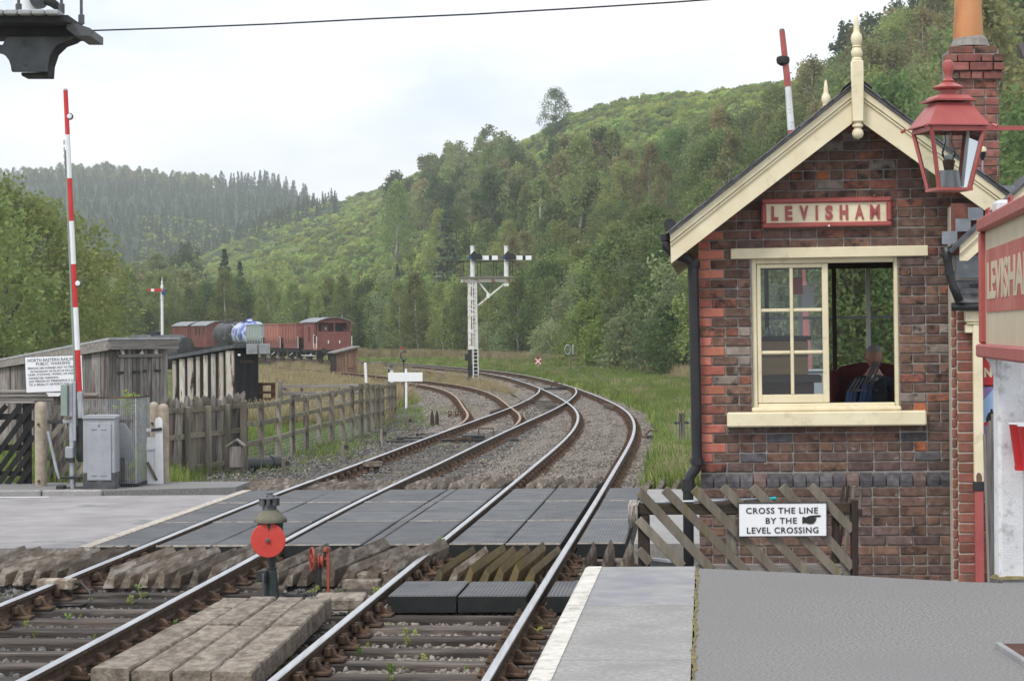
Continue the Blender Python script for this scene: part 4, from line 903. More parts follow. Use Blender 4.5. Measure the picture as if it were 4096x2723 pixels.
for (a, b) in (((135, 150), (815, 890)), ((370, 130), (1150, 910)), ((650, 125), (1445, 925)), ((920, 105), (1735, 935)), ((1198, 105), (2030, 945)), ((1480, 100), (2150, 870)), ((1750, 100), (2150, 520)), ((125, 415), (545, 860)), ((125, 700), (240, 825))):
    x0, z0_ = FP(*a); x1, z1_ = FP(*b); piece('batten', MT['wood_batten'], fe, lambda m: m.beam((x0, .008, z0_), (x1, .008, z1_), .022, .064, (0, 1, 0), .004, jit=.002) if False else m.beam((x0, .008, z0_), (x1, .008, z1_), .064, .022, (0, -1, 0), .004, jit=.002))
sg_ = thing('crossing_sign', 'white enamel sign with black letters and pointing hand on the lattice fence', 'sign', P(2953.6, 2144, YF - .03))
SX = lambda zx: onto(sg_, *Z1(zx, 560))[0]; SZ = lambda zy: onto(sg_, *Z1(1500, zy))[1]
piece('plate', MT['enamel'], sg_, lambda m: m.cbox((SX(1072), -.008, SZ(572)), (SX(1903), .006, SZ(258)), .004))
for a, b in (((1066, 578), (1909, 571)), ((1066, 259), (1909, 251)), ((1066, 570), (1074, 260)), ((1901, 570), (1909, 260))): piece('rim', MT['black'], sg_, lambda m: m.box((SX(a[0]), -.012, SZ(a[1])), (SX(b[0]), .007, SZ(b[1]))))
for s_, a, b, c, d_ in (('CROSS THE LINE', 1142, 1820, 356, 299), ('BY THE', 1327, 1620, 450, 395), ('LEVEL CROSSING', 1150, 1824, 542, 484)): text_box('lettering', s_, SX(a), SX(b), SZ(c), SZ(d_), -.010, MT['black_matt'], sg_, bold=.012, spacing=1.12)
hand = [(1672, 392), (1690, 385), (1700, 395), (1740, 378), (1790, 374), (1842, 372), (1848, 380), (1842, 388), (1800, 393), (1788, 400), (1806, 402), (1806, 411), (1790, 412), (1802, 416), (1800, 426), (1786, 426), (1796, 430), (1790, 441), (1778, 440), (1784, 445), (1776, 453), (1740, 457), (1700, 446), (1672, 452)]
piece('pointing_hand', MT['black_matt'], sg_, lambda m: m.prism([(SX(a), SZ(b)) for a, b in hand], -.012, -.0085))
# mop lying along the rail
mo = thing('mop', 'string mop with metal handle and turquoise grip lying on the fence rail', 'mop', P(2560, 2005, YF + .05))
MP = lambda zx, zy, y=0: onto(mo, *Z1(zx, zy), y)
(x0, z0_), (x1, z1_), (x2, z2_) = MP(130, 258), MP(1340, 222), MP(1425, 216)
piece('handle', MT['galv'], mo, lambda m: m.tube([(x0, 0, z0_), (x1, 0, z1_)], .010, 10), True)
MT['turquoise'] = mat('turquoise', (.0, .30, .33), (.01, .36, .38), rough=.4); piece('grip', MT['turquoise'], mo, lambda m: m.tube([(x1, 0, z1_), (x2, 0, z2_)], .014, 10), SM)
MT['mop'] = mat('mop', (.34, .31, .27), (.46, .43, .38), scale=30, rough=1)
mm = MB()
for i in range(46):
    a = random.uniform(45, 150); x, z = MP(a, 235 + random.uniform(-5, 15)); e = random.uniform(30, 120); xe, ze = MP(e, random.uniform(400, 490)); yy = random.uniform(-.04, .04)
    mm.tube([(x, yy * .4, z), (x + (xe - x) * .6 - .01, yy - .01, z - (z - ze) * .2), (xe, yy, ze)], .0045, 5)
mm.build('mop_head', MT['mop'], mo, True)
bu = thing('galvanised_bucket', 'grey metal bucket standing behind the platform end', 'bucket', (P(2632, 2262, 16.0).x, 16.0, P(2632, 2262, 16).z - .20))
piece('body', MT['galv'], bu, lambda m: m.lathe([(.085, 0), (.125, .24), (.13, .245), (.12, .24), (.082, .01)], 20, Matrix.Rotation(.12, 4, 'Y'), caps=False), SM); piece('base', MT['galv'], bu, lambda m: m.lathe([(.084, 0.004), (.084, .008)], 20, Matrix.Rotation(.12, 4, 'Y')))
sf = thing('picket_fence', 'short return of slim dark pickets behind the lattice fence', 'fence', P(3400, 2330, 16.4))
for i, (a, b, c, d_) in enumerate(((2065, 85, 2010, 420), (2110, 90, 2060, 420), (2165, 95, 2120, 420), (2235, 120, 2195, 420))):
    y = .0 + i * .28; x0, z0_ = onto(sf, *Z1(a, b), y); x1, z1_ = onto(sf, *Z1(c, d_), y); piece('picket', MT['wood_dark'] if i < 2 else MT['wood_fence'], sf, lambda m: m.beam((x1 - (x0 - x1) * 1.6, y, z1_ - (z0_ - z1_) * 1.6), (x0, y, z0_), .05, .02, (1, 0, 0), .003))
piece('rail', MT['wood_darkX'], sf, lambda m: m.beam((onto(sf, *Z1(1990, 330), .1)[0], .02, onto(sf, *Z1(1990, 330), .1)[1]), (onto(sf, *Z1(2215, 330), .9)[0], .9, onto(sf, *Z1(2215, 345), .9)[1]), .04, .05))
# ---------------------------------------------------------------- station building corner
YS = 19.4
stn = thing('station_building', 'red brick corner of the station building with cream gable boards', 'building', M=T(P(3838, 2330, YS)) @ Rz(math.radians(-5)) @ Matrix.Rotation(math.radians(-.2), 4, 'Y'))
ST = lambda px, py, y=0.0: onto(stn, px, py, y)
xr = 1.0; zt_ = ST(3850, 1235)[1]
swall = piece('wall', MT['mortar_pale'], stn, lambda m: (m.box((-.036, .132, -.4), (xr, .36, 3.25))))
lay_bricks(swall, .19, xr, int(zt_ / .087), lambda *a: False, lambda x, z: 'station', y=.12, dep=.05, crs=.087, bl=.24, hdr=lambda r: r % 2 == 1)
pil = piece('pilaster', MT['mortar_pale'], stn, lambda m: m.box((0, .008, -.4), (.186, .13, zt_)))
for r in range(int(zt_ / .087)):
    z = r * .087
    if r % 2: sp = [(0, .186)]
    else: sp = [(0, .165), (.172, .186)]
    for a, b in sp: link('brick', brick_mesh(round((b - a - .004) / .004) * .004, .077, .09, 'station', random.randrange(2)), pil, T(a, random.uniform(-.001, .001), z))
ret = piece('recess', MT['mortar_pale'], stn, lambda m: m.box((-.042, .068, -.4), (-.002, .131, zt_)))
for r in range(int(zt_ / .087)): link('brick', brick_mesh(.036, .077, .05, 'station', random.randrange(2)), ret, T(-.041, .058, r * .087 + .03))
# post with cream upper part, black strap and red foot
pcx0, pcx1 = ST(3893, 1600, -.06)[0], ST(3931, 1600, -.06)[0]; zs = ST(3900, 1925, -.06)[1]; zs2 = ST(3900, 1958, -.06)[1]; zf = ST(3900, 2326, -.06)[1]; zc = ST(3900, 1245, -.06)[1]
pb = piece('post', MT['cream'], stn, lambda m: m.cbox((pcx0, -.10, zs + .001), (pcx1, -.02, zc), .006))
piece('red_foot', MT['red_paint'], pb, lambda m: m.cbox((pcx0 + .002, -.098, zf - .03), (pcx1 - .004, -.022, zs2), .006)); piece('strap', MT['black'], pb, lambda m: m.cbox((pcx0 - .006, -.106, zs2 - .004), (pcx1 + .006, -.014, zs), .004))
piece('rotten_patch', MT['wood_brown'], pb, lambda m: m.prism([ST(3906, 1925, -.1), ST(3905, 1900, -.1), ST(3910, 1888, -.1), ST(3922, 1890, -.1), ST(3928, 1905, -.1), ST(3928, 1925, -.1)], -.1035, -.10))
for a, b, c, d_, y in ((3862, 1240, 3950, 1286, -.12), (3868, 1287, 3950, 1296, -.11), (3862, 1297, 3892, 1330, -.09)):
    xa, za = ST(a, d_, y); xb, zb = ST(b if False else c, b, y); piece('corbel', MT['cream'], stn, lambda m: m.cbox((xa, y, za), (xb, .005, zb), .006))
# lean-to roof with slates, lead and gutter
zr0 = ST(3850, 1212, -.1)[1]; zr1 = ST(3850, 1098, .2)[1]; rx0, rx1 = ST(3836, 1200, -.1)[0], 1.0
lr = piece('lean_to_roof', MT['felt_dark'], stn, lambda m: m.add([(rx0, -.12, zr0 - .02), (rx1, -.12, zr0 - .02), (rx1, .2, zr1 - .02), (rx0, .2, zr1 - .02)], [(0, 1, 2, 3)]))
for r in range(6):
    f0, f1 = r / 6, (r + 1) / 6 + .05
    for k_ in range(5):
        xa = rx0 + k_ * .21 - (r % 2) * .1 + random.uniform(-.01, .01)
        if xa < rx0 - .05: xa = rx0
        y0, y1, za, zb = -.13 + .33 * f0, -.13 + .33 * f1, zr0 + (zr1 - zr0) * f0 + .012, zr0 + (zr1 - zr0) * f1 + .002
        piece('slate', MT['slate'], lr, lambda m: m.add([(xa, y0, za), (xa + .2, y0, za), (xa + .2, y1, zb), (xa, y1, zb), (xa, y0, za - .012), (xa + .2, y0, za - .012)], [(0, 1, 2, 3), (4, 5, 1, 0), (0, 3, 4)]))
zl0, zl1 = ST(3850, 1100, .0)[1], ST(3850, 1018, .0)[1]
piece('lead_flashing', MT['lead'], stn, lambda m: m.box((rx0 + .0, .095, zl0 - .02), (rx1, .118, zl1)))
piece('upper_wall', BK['station'], stn, lambda m: m.box((-.03, .10, zl1 + .001), (xr, .3, zl1 + .45)))
gz_ = ST(3850, 1225, -.16)[1]
piece('lean_to_gutter', MT['black'], stn, lambda m: m.tube([(ST(3806, 1222, -.16)[0], -.16, gz_), (rx1, -.16, gz_ - .005)], .036, 10), True)
pts = [ST(a, b, -.2) for a, b in ((3785, 985), (3790, 1030), (3798, 1090), (3815, 1150), (3838, 1205))]
ps = piece('spout', MT['black'], stn, lambda m: m.tube([(x, -.2, z) for x, z in pts], [.05, .036, .036, .036, .036], 12), True)
for i in (1, 2): piece('pipe_collar', MT['black'], ps, lambda m: m.lathe([(.043, -.015), (.043, .015)], 12, T(pts[i][0], -.2, pts[i][1])), SM)
# gable of the station building
g0 = ST(3838, 985, -.32); g1 = ST(4096, 748, -.32); sl_ = (g1[1] - g0[1]) / (g1[0] - g0[0]); g2 = (g1[0] + .6, g1[1] + .6 * sl_)
gb = piece('bargeboard', MT['cream'], stn, lambda m: m.prism([(g0[0], g0[1] + .0), g2, (g2[0], g2[1] - .22), (g0[0] + .07, g0[1] - .12), (g0[0] + .0, g0[1] - .12)], -.32, -.285))
piece('moulding', MT['cream'], gb, lambda m: m.prism([(g0[0] - .002, g0[1] + .01), (g2[0], g2[1] + .01), (g2[0], g2[1] - .06), (g0[0] - .002, g0[1] - .06)], -.345, -.321))
piece('roof', MT['felt_dark'], stn, lambda m: m.prism([(g0[0] - .09, g0[1] - .035), (g2[0], g2[1] + .04), (g2[0], g2[1] + .015), (g0[0] - .07, g0[1] - .055)], -.37, .9))
fx, fz = ST(3815, 985, .1)
piece('valley_lead', MT['lead'], stn, lambda m: m.prism([ST(3940, 770, .05), ST(3990, 740, .05), ST(4060, 742, .05), ST(4060, 790, .05), ST(3942, 880, .05)], .05, .07))
for i, (a, b) in enumerate(((3768, 930), (3822, 880), (3872, 835))):
    x, z = ST(a, b + 45, .05); piece('step_flashing', MT['lead'], stn, lambda m: m.box((x, .04 + i * .003, z), (x + .13, .06 + i * .003, z + .11)))
# red notice board and poster on the station wall
nbm = thing('red_notice_board', 'dark red board lettered NO behind the white post', 'notice board', M=WM[stn] @ T(*[ST(3931, 1540, .09)[0], .09, ST(3931, 1540, .09)[1]]))
piece('board', MT['bucket_red'], nbm, lambda m: m.cbox((0, 0, 0), (.6, .025, .235), .008)); piece('frame', MT['red_paint'], nbm, lambda m: m.cbox((-.01, -.01, .236), (.61, .03, .27), .006)); text_box('lettering', 'NO', .012, .012 + .145, .07, .155, -.003, MT['cream'], nbm, bold=.05)
po = thing('poster', 'blue and purple railway poster with a dark engine behind the pickets', 'poster', M=WM[stn] @ T(*[ST(3931, 1745, .10)[0], .10, ST(3931, 1745, .10)[1]]))
MT['poster_blue'] = mat('poster_blue', (.33, .50, .75), (.40, .57, .80), rough=.4); MT['poster_purple'] = mat('poster_purple', (.27, .18, .42), (.31, .21, .46), rough=.4)
piece('sheet', MT['poster_blue'], po, lambda m: m.box((0, 0, 0), (.42, .006, .43))); piece('band', MT['poster_purple'], po, lambda m: (m.box((0, -.002, 0), (.42, -.0005, .10)), m.prism([(0, .43), (.0, .31), (.11, .43)], -.002, -.0005)))
piece('engine', MT['black_matt'], po, lambda m: m.prism([(.03, .12), (.03, .16), (.045, .20), (.065, .215), (.07, .24), (.085, .24), (.088, .215), (.12, .215), (.14, .19), (.16, .12)], -.003, -.0006)); piece('buffer_beam', MT['bucket_red'], po, lambda m: m.box((.0, -.0036, .10), (.07, -.0031, .125)))
# leaning pickets beyond the white post
lp = thing('leaning_pickets', 'grey leaning pickets standing between cream post and white post', 'fence', (P(3960, 2320, 17.5).x, 17.5, P(3960, 2320, 17.5).z))
for i in range(6):
    y = .7 - i * .27; a = onto(lp, 3938 + i * 11, 1735 - i * 27, y); b = onto(lp, 3958 + i * 9, 2330, y)
    piece('picket', MT['wood_grey'], lp, lambda m: m.beam((b[0], y, b[1] - .1), (a[0], y, a[1]), .055, .018, (1, 0, 0), .003))
for f_ in (.3, .8):
    a = onto(lp, 3950, 2250 - f_ * 480, .72); b = onto(lp, 3998, 2245 - f_ * 520, -.65); piece('rail', MT['wood_greyX'], lp, lambda m: m.beam((a[0] + .03, .72, a[1]), (b[0] + .03, -.65, b[1]), .03, .06))
# ---------------------------------------------------------------- running-in board on its white concrete post
MT['white_concrete'] = mat('white_concrete', (.60, .61, .625), (.72, .725, .735), scale=5, rough=.85, bump=.5, bscale=90, c3=(.40, .40, .41), t3=.62, s3=14, w3=.08)
MT['board_red'] = mat('board_red', (.36, .075, .06), (.42, .11, .085), scale=3, rough=.5, c3=(.52, .24, .19), t3=.6, s3=3, w3=.15, stretch=(1, 1, .4)); MT['board_cream'] = mat('board_cream', (.47, .405, .29), (.54, .475, .35), scale=3, rough=.6, c3=(.48, .41, .28), t3=.6, s3=3, stretch=(1, 1, .4))
pw = thing('board_post', 'white concrete post carrying the running-in board', 'post', (P(4040, 2318, 14.4).x, 14.4, PZ))
ztp = P(4040, 800, 14.4).z - PZ
piece('shaft', MT['white_concrete'], pw, lambda m: m.cbox((-.085, -.085, -.02), (.085, .085, ztp), .02)); piece('foot_moss', MT['moss'], pw, lambda m: m.lathe([(.13, 0.002), (.10, .02)], 14))
zk = P(4000, 1400, 14.4).z - PZ
piece('corbel', MT['white_concrete'], pw, lambda m: m.prism([(-.086, zk - .17), (-.086, zk), (-.15, zk), (-.155, zk - .02), (-.14, zk - .05), (-.115, zk - .08), (-.10, zk - .14)], -.05, .05))
b0 = P(3948, 1395, 14.55); b1 = P(4096, 1400, 12.4); ddir = Vector((b1.x - b0.x, b1.y - b0.y, 0)).normalized(); yawb = math.atan2(ddir.y, ddir.x)
rb = thing('running_in_board', 'large red framed station name board seen edge-on at the right', 'name board', M=T(b0.x, b0.y, b0.z) @ Rz(yawb))
hb_ = P(3948, 905, 14.55).z - b0.z; Lb = 2.9
piece('panel', MT['board_cream'], rb, lambda m: m.box((.03, -.01, .03), (Lb - .03, .02, hb_ - .03)))
piece('red_field', MT['board_red'], rb, lambda m: m.box((.14, -.016, hb_ * .30), (Lb - .14, -.011, hb_ * .80)))
piece('bottom_frame', MT['red_paint'], rb, lambda m: m.cbox((-.03, -.07, -.05), (Lb + .03, .05, .035), .012)); piece('top_frame', MT['red_paint'], rb, lambda m: m.cbox((-.03, -.06, hb_ - .035), (Lb + .03, .05, hb_ + .05), .012))
for xx in (-.03, Lb - .03): piece('side_frame', MT['red_paint'], rb, lambda m: m.cbox((xx, -.05, .036), (xx + .065, .045, hb_ - .036), .012))
text_box('lettering', 'LEVISHAM', .22, 2.72, hb_ * .40, hb_ * .70, -.0175, MT['board_cream'], rb, bold=.03)
for xx in (.35, 1.7): piece('hook', MT['red_paint'], rb, lambda m: m.tube([(xx, -.03, hb_ + .05), (xx, -.03, hb_ + .09), (xx + .16, -.03, hb_ + .09), (xx + .16, -.03, hb_ + .05)], .009, 6))
def fire_bucket(label, x, y, z):
    t = thing('fire_bucket', label, 'bucket', (x, y, z))
    piece('body', MT['bucket_red'], t, lambda m: m.lathe([(.082, 0), (.084, .028), (.081, .03), (.115, .285), (.12, .29), (.112, .285), (.078, .012)], 22, caps=False), SM); piece('base', MT['bucket_red'], t, lambda m: m.lathe([(.081, .005), (.081, .010)], 22))
    piece('rim', MT['white'], t, lambda m: m.lathe([(.117, .286), (.123, .29), (.117, .296), (.111, .29)], 22), SM); return t
q = P(4112, 1878, 14.1); fire_bucket('red fire bucket hanging on the white post, left of the two', q.x, 14.1, q.z); q = P(4150, 1890, 13.8); fire_bucket('red fire bucket cut off by the right edge of the picture', q.x, 13.8, q.z)
piece('bucket_bracket', MT['iron'], pw, lambda m: m.tube([(.08, -.02, P(4112, 1640, 14.1).z - PZ), (.42, -.35, P(4112, 1640, 14.1).z - PZ)], .01, 8))
# ---------------------------------------------------------------- platform oil lamp
YL = 15.0
la = thing('platform_lamp', 'red painted platform oil lantern with clear glass before the gable', 'lamp', M=T(P(3795, 640, YL)) @ Rz(math.radians(9)))
s_ = YL / F; zz = lambda py: (640 - py) * s_
def frust(m, z0, h0, z1, h1): m.add([(-h0, -h0, z0), (h0, -h0, z0), (h0, h0, z0), (-h0, h0, z0), (-h1, -h1, z1), (h1, -h1, z1), (h1, h1, z1), (-h1, h1, z1)], MB.BF)
hT, hB = .182, .108; zT, zB = zz(522), zz(752)
cap = piece('roof', MT['red_paint'], la, lambda m: frust(m, zz(505), .208, zz(415), .11)); piece('upper_roof', MT['red_paint'], cap, lambda m: (frust(m, zz(408), .145, zz(400), .145), frust(m, zz(400), .13, zz(384), .10)))
piece('roof_rim', MT['red_paint'], cap, lambda m: m.box((-.211, -.211, zz(510)), (.211, .211, zz(504) - .002)))
piece('collar', MT['red_paint'], cap, lambda m: m.lathe([(.058, zz(384)), (.058, zz(360)), (.10, zz(355)), (.105, zz(350)), (.06, zz(336)), (.035, zz(330)), (.04, zz(322)), (.024, zz(314)), (.022, zz(300)), (.034, zz(284)), (.040, zz(262)), (.034, zz(247)), (.018, zz(240)), (.002, zz(238))], 20), SM)
for sx in (-1, 1):
    for sy in (-1, 1): piece('corner_knob', MT['red_paint'], cap, lambda m: m.tube([(sx * .222, sy * .222, zz(507)), (sx * .245, sy * .245, zz(517))], [.010, .012], 8)); piece('corner_bar', MT['red_paint'], la, lambda m: m.beam((sx * hT, sy * hT, zT), (sx * hB, sy * hB, zB), .022, .022))
piece('top_frame', MT['red_paint'], la, lambda m: [m.beam((a[0] * hT, a[1] * hT, zT), (b[0] * hT, b[1] * hT, zT), .022, .028) for a, b in (((-1, -1), (1, -1)), ((1, -1), (1, 1)), ((1, 1), (-1, 1)), ((-1, 1), (-1, -1)))])
piece('bottom_frame', MT['red_paint'], la, lambda m: m.box((-hB - .014, -hB - .014, zB - .02), (hB + .014, hB + .014, zB - .001)))
for a, b in (((-1, -1), (1, -1)), ((1, -1), (1, 1)), ((1, 1), (-1, 1)), ((-1, 1), (-1, -1))):
    k0, k1 = .985, .985; piece('pane', MT['glass'], la, lambda m: m.add([(a[0] * hB * k0, a[1] * hB * k0, zB), (b[0] * hB * k0, b[1] * hB * k0, zB), (b[0] * hT * k1, b[1] * hT * k1, zT), (a[0] * hT * k1, a[1] * hT * k1, zT)], [(0, 1, 2, 3)]))
bn = piece('burner', MT['galv'], la, lambda m: m.lathe([(.085, zB + .002), (.07, zz(690)), (.066, zz(682)), (.02, zz(680))], 20), SM)
piece('wick_holder', MT['rust'], bn, lambda m: m.lathe([(.03, zz(681)), (.034, zz(668)), (.042, zz(645)), (.04, zz(640)), (.02, zz(638))], 16), SM); piece('glass_chimney', MT['glass'], bn, lambda m: m.lathe([(.03, zz(640)), (.046, zz(620)), (.048, zz(605)), (.036, zz(585)), (.026, zz(565)), (.025, zz(520))], 20, caps=False), True); piece('reflector', MT['enamel'], bn, lambda m: m.lathe([(.024, zz(638)), (.03, zz(628)), (.022, zz(618))], 14), SM)
piece('bracket_arm', MT['red_paint'], la, lambda m: m.beam((.16, 0, zz(512)), (.95, .1, zz(500)), .03, .03)); piece('side_rod', MT['white'], la, lambda m: m.tube([(.13, -.02, zT), (.085, -.02, zB + .01)], .012, 8))
# wooden bracket just showing at the right edge
o = piece('timber_bracket', MT['wood_grey'], None, lambda m: m.beam(P(4080, 205, 14), P(4230, 150, 14), .09, .09)); tag(o, 'dark timber end at the upper right edge of the picture', 'bracket')
# ---------------------------------------------------------------- left of the line: crossing furniture
def onto_x(root, px, py, x0=0.0):
    Mi = WM[root].inverted(); o = Mi @ Vector((0, 0, EYE)); dd = Mi.to_3x3() @ ray(px, py); t = (x0 - o.x) / dd.x; p = o + dd * t
    return p.y, p.z
KZ = .05
def zl(zx, zy): return zx / 2.851, 1500 + zy / 2.851
# concrete gate posts
def conc_post(label, zx0, zx1, ztop_, Y, zb=KZ):
    a = P(*zl(zx0, ztop_), Y); b = P(*zl(zx1, ztop_), Y); w = (b.x - a.x) / 2; h = a.z - zb + .1
    t = thing('gate_post', label, 'post', ((a.x + b.x) / 2, Y, zb - .1))
    prof = [(w * .98, 0), (w, h * .5), (w * .97, h - w * .9), (w * .85, h - w * .4), (w * .5, h - w * .1), (.01, h)]
    piece('shaft', MT['concrete_post'], t, lambda m: m.lathe(prof, 12, Rz(.26)), SM)
    for z in (h * .75, h * .13): piece('bolt', MT['rust'], t, lambda m: m.lathe([(.022, 0), (.022, .03), (.01, .035)], 8, T(-w * .2, -w * .9, z) @ Matrix.Rotation(math.pi / 2, 4, 'X')))
    return t
conc_post('rough concrete gate post right of the black lattice gate', 395, 532, 295, 35.4)
conc_post('concrete post standing behind the white wicket gate post', 1695, 1812, 300, 36.6)
conc_post('concrete post carrying the white wicket gate', 1797, 1925, 320, 36.0)
# black lattice crossing gate at the left edge
gt = thing('crossing_gate', 'black tarred lattice gate at the left edge of the road', 'gate', (P(60, 1960, 35.9).x, 35.9, KZ))
GP = lambda zx, zy, y=0.0: onto(gt, *zl(zx, zy), y)
for (a, b) in (((-200, 640), (75, 340)), ((-160, 830), (245, 325)), ((-120, 1020), (385, 320)), ((-120, 1230), (385, 520)), ((-60, 1290), (388, 690)), ((80, 1240), (345, 880)), ((210, 1245), (342, 1060))):
    x0, z0_ = GP(*a); x1, z1_ = GP(*b); piece('batten', MT['wood_black'], gt, lambda m: m.beam((x0, 0, z0_), (x1, 0, z1_), .085, .022, (0, -1, 0), .004))
for y0, y1 in ((435, 505), (790, 855), (1090, 1145)): piece('rail', MT['wood_black'], gt, lambda m: m.cbox((GP(-700, 0)[0], .02, GP(0, y1)[1]), (GP(345, 0)[0], .06, GP(0, y0)[1]), .006))
piece('stile', MT['wood_black'], gt, lambda m: m.cbox((GP(252, 0)[0], .025, KZ - .2), (GP(345, 0)[0], .10, GP(0, 318)[1]), .008)); piece('top_bar', MT['wood_greyX'], gt, lambda m: m.cbox((GP(-700, 0)[0], -.02, GP(0, 320)[1]), (GP(385, 0)[0], .07, GP(0, 296)[1]), .006))
# old brown lattice fence behind barrier
lfz = thing('old_lattice_fence', 'broken brown lattice fence behind the barrier machine', 'fence', (P(240, 1960, 36.4).x, 36.4, KZ))
OP = lambda zx, zy, y=0.0: onto(lfz, *zl(zx, zy), y)
for i, (a, b) in enumerate((((535, 560), (690, 345)), ((535, 760), (800, 440)), ((545, 960), (815, 560)), ((545, 1140), (815, 730)), ((600, 1270), (830, 950)), ((740, 1290), (960, 1040)), ((930, 470), (1010, 340)), ((1000, 480), (1130, 350)), ((1100, 480), (1210, 370)), ((1380, 1300), (1520, 1050)))):
    x0, z0_ = OP(*a); x1, z1_ = OP(*b); piece('batten', MT['wood_fence'], lfz, lambda m: m.beam((x0, .02 * (i % 2), z0_), (x1, .02 * (i % 2), z1_), .08, .02, (0, -1, 0), .004, jit=.003))
for i in range(13):
    zx = 530 + i * 78; x0, z0_ = OP(zx - 30, 1290, .1); x1, z1_ = OP(zx + random.uniform(-10, 40), random.uniform(330, 420), .1); piece('picket', MT['wood_grey'], lfz, lambda m: m.beam((x0, .1, z0_), (x1, .1, z1_), .06, .018, (0, -1, 0), .003))
piece('rail', MT['wood_darkX'], lfz, lambda m: m.cbox((OP(530, 0)[0], .05, OP(0, 545)[1]), (OP(1500, 0)[0], .09, OP(0, 510)[1]), .005)); piece('lower_rail', MT['wood_darkX'], lfz, lambda m: m.cbox((OP(530, 0)[0], .05, OP(0, 1250)[1]), (OP(1500, 0)[0], .09, OP(0, 1200)[1]), .005))
for i, (y0, y1, x1) in enumerate(((165, 205, 700), (210, 250, 1110), (252, 300, 1110))):
    o = piece('weathered_beam', MT['wood_greyX'], None, lambda m: m.cbox(P(*zl(-400, y1 + 0), 37.6 + .02 * i), Vector((P(*zl(x1, y0), 37.6).x, 37.75 + .02 * i, P(*zl(0, y0), 37.6).z)), .012, jit=.006)); tag(o, ['uppermost grey weathered beam behind the lattice gate', 'middle grey weathered beam behind the lattice gate', 'lowest grey weathered beam behind the lattice gate'][i], 'beam')
    for k_ in range(3): piece('support', MT['wood_grey'], o, lambda m: m.cbox((P(*zl(-300 + k_ * 480, 0), 37.8).x, 37.8 + .02 * i, KZ - .3), (P(*zl(-250 + k_ * 480, 0), 37.8).x, 37.85 + .02 * i, P(*zl(0, y0 + 10), 37.8).z), .006))
# lifting barrier
YB = 34.75
bar = thing('crossing_barrier', 'raised red and white barrier boom on its grey machine by the road', 'barrier', (P(300, 1970, YB).x, YB, KZ))
BP = lambda zx, zy, y=0.0: onto(bar, *zl(zx, zy), y)
BQ = lambda px, py, y=0.0: onto(bar, px, py, y)
bands = [360, 538, 712, 883, 1055, 1228, 1398, 1568, 1668]
bxm = lambda py: 262 + (py - 360) * (318 - 262) / (1568 - 360)
for i in range(8):
    (x0, z0_), (x1, z1_) = BQ(bxm(bands[i + 1]), bands[i + 1]), BQ(bxm(bands[i]), bands[i]); r0, r1 = .036 + .008 * (i + 1) / 8, .036 + .008 * i / 8
    piece('boom_band', MT['boom_red'] if i % 2 == 0 else MT['white'], bar, lambda m: m.tube([(x0, 0, z0_), (x1, 0, z1_)], [r0, r1], 8))
x1, z1_ = BQ(bxm(360), 360); piece('boom_cap', MT['galv'], bar, lambda m: m.lathe([(.037, 0), (.03, .02), (.01, .03)], 8, T(x1, 0, z1_)))
(x0, z0_), (x1, z1_) = BQ(bxm(1700) - 17, 1700), BQ(bxm(600) - 13, 600); piece('boom_channel', MT['grey_green'], bar, lambda m: m.beam((x0, .01, z0_), (x1, .01, z1_), .028, .03))
for i in range(5):
    a, b = BQ(bxm(560 + i * 12) - 14, 560 + i * 28)[0:2]; piece('boom_stay', MT['galv'], bar, lambda m: m.tube([(a, -.02, b), (a, -.02, b - .07)], .012, 6))
for px_, py_ in ((279, 465), (312, 1132)):
    x, z = BQ(px_, py_); lm = piece('lamp', MT['iron_grey'], bar, lambda m: m.lathe([(.01, -.03), (.055, -.02), (.055, .02), (.01, .03)], 14, T(x, 0, z) @ Matrix.Rotation(math.pi / 2, 4, 'X')), SM); piece('lens', MT['white'], lm, lambda m: m.lathe([(.04, 0), (.035, .01), (.005, .014)], 14, T(x, -.031, z) @ Matrix.Rotation(math.pi / 2, 4, 'X')), SM)
def bbox_(name, mt, a, b, c, d_, y0, y1, ch=.008): xa, za = BP(a, d_); xb, zb = BP(c, b); return piece(name, MT[mt], bar, lambda m: m.cbox((xa, y0, za), (xb, y1, zb), ch))
bbox_('counterweight_box', 'grey_green', 710, 100, 782, 460, -.12, .06); bbox_('channel', 'galv', 786, 85, 832, 470, -.05, .08); bbox_('upright', 'grey_cabinet', 838, 70, 872, 745, -.06, -.02); bbox_('cheek_plate', 'galv', 893, 180, 942, 470, -.05, .05)
bbox_('switch_box', 'grey_cabinet', 765, 805, 856, 940, -.16, -.02, .015)
piece('drive_casing', MT['iron'], bar, lambda m: m.prism([BP(872, 480), BP(945, 470), BP(948, 960), BP(925, 988), BP(890, 985), BP(868, 950)], .0, .22)); piece('pedestal', MT['galv'], bar, lambda m: m.tube([(BP(820, 0)[0], .0, 0), (BP(818, 0)[0], 0, BP(0, 540)[1])], .045, 12), SM)
piece('switch_skirt', MT['iron'], bar, lambda m: m.prism([BP(770, 940), BP(855, 940), BP(860, 985), BP(820, 990)], -.15, -.03)); piece('hand_lever', MT['galv'], bar, lambda m: m.tube([(BP(560, 630)[0], -.1, BP(560, 630)[1]), (BP(660, 1070)[0], -.1, BP(660, 1070)[1]), (BP(690, 1170)[0], -.1, BP(690, 1170)[1])], [.022, .026, .018], 10), SM)
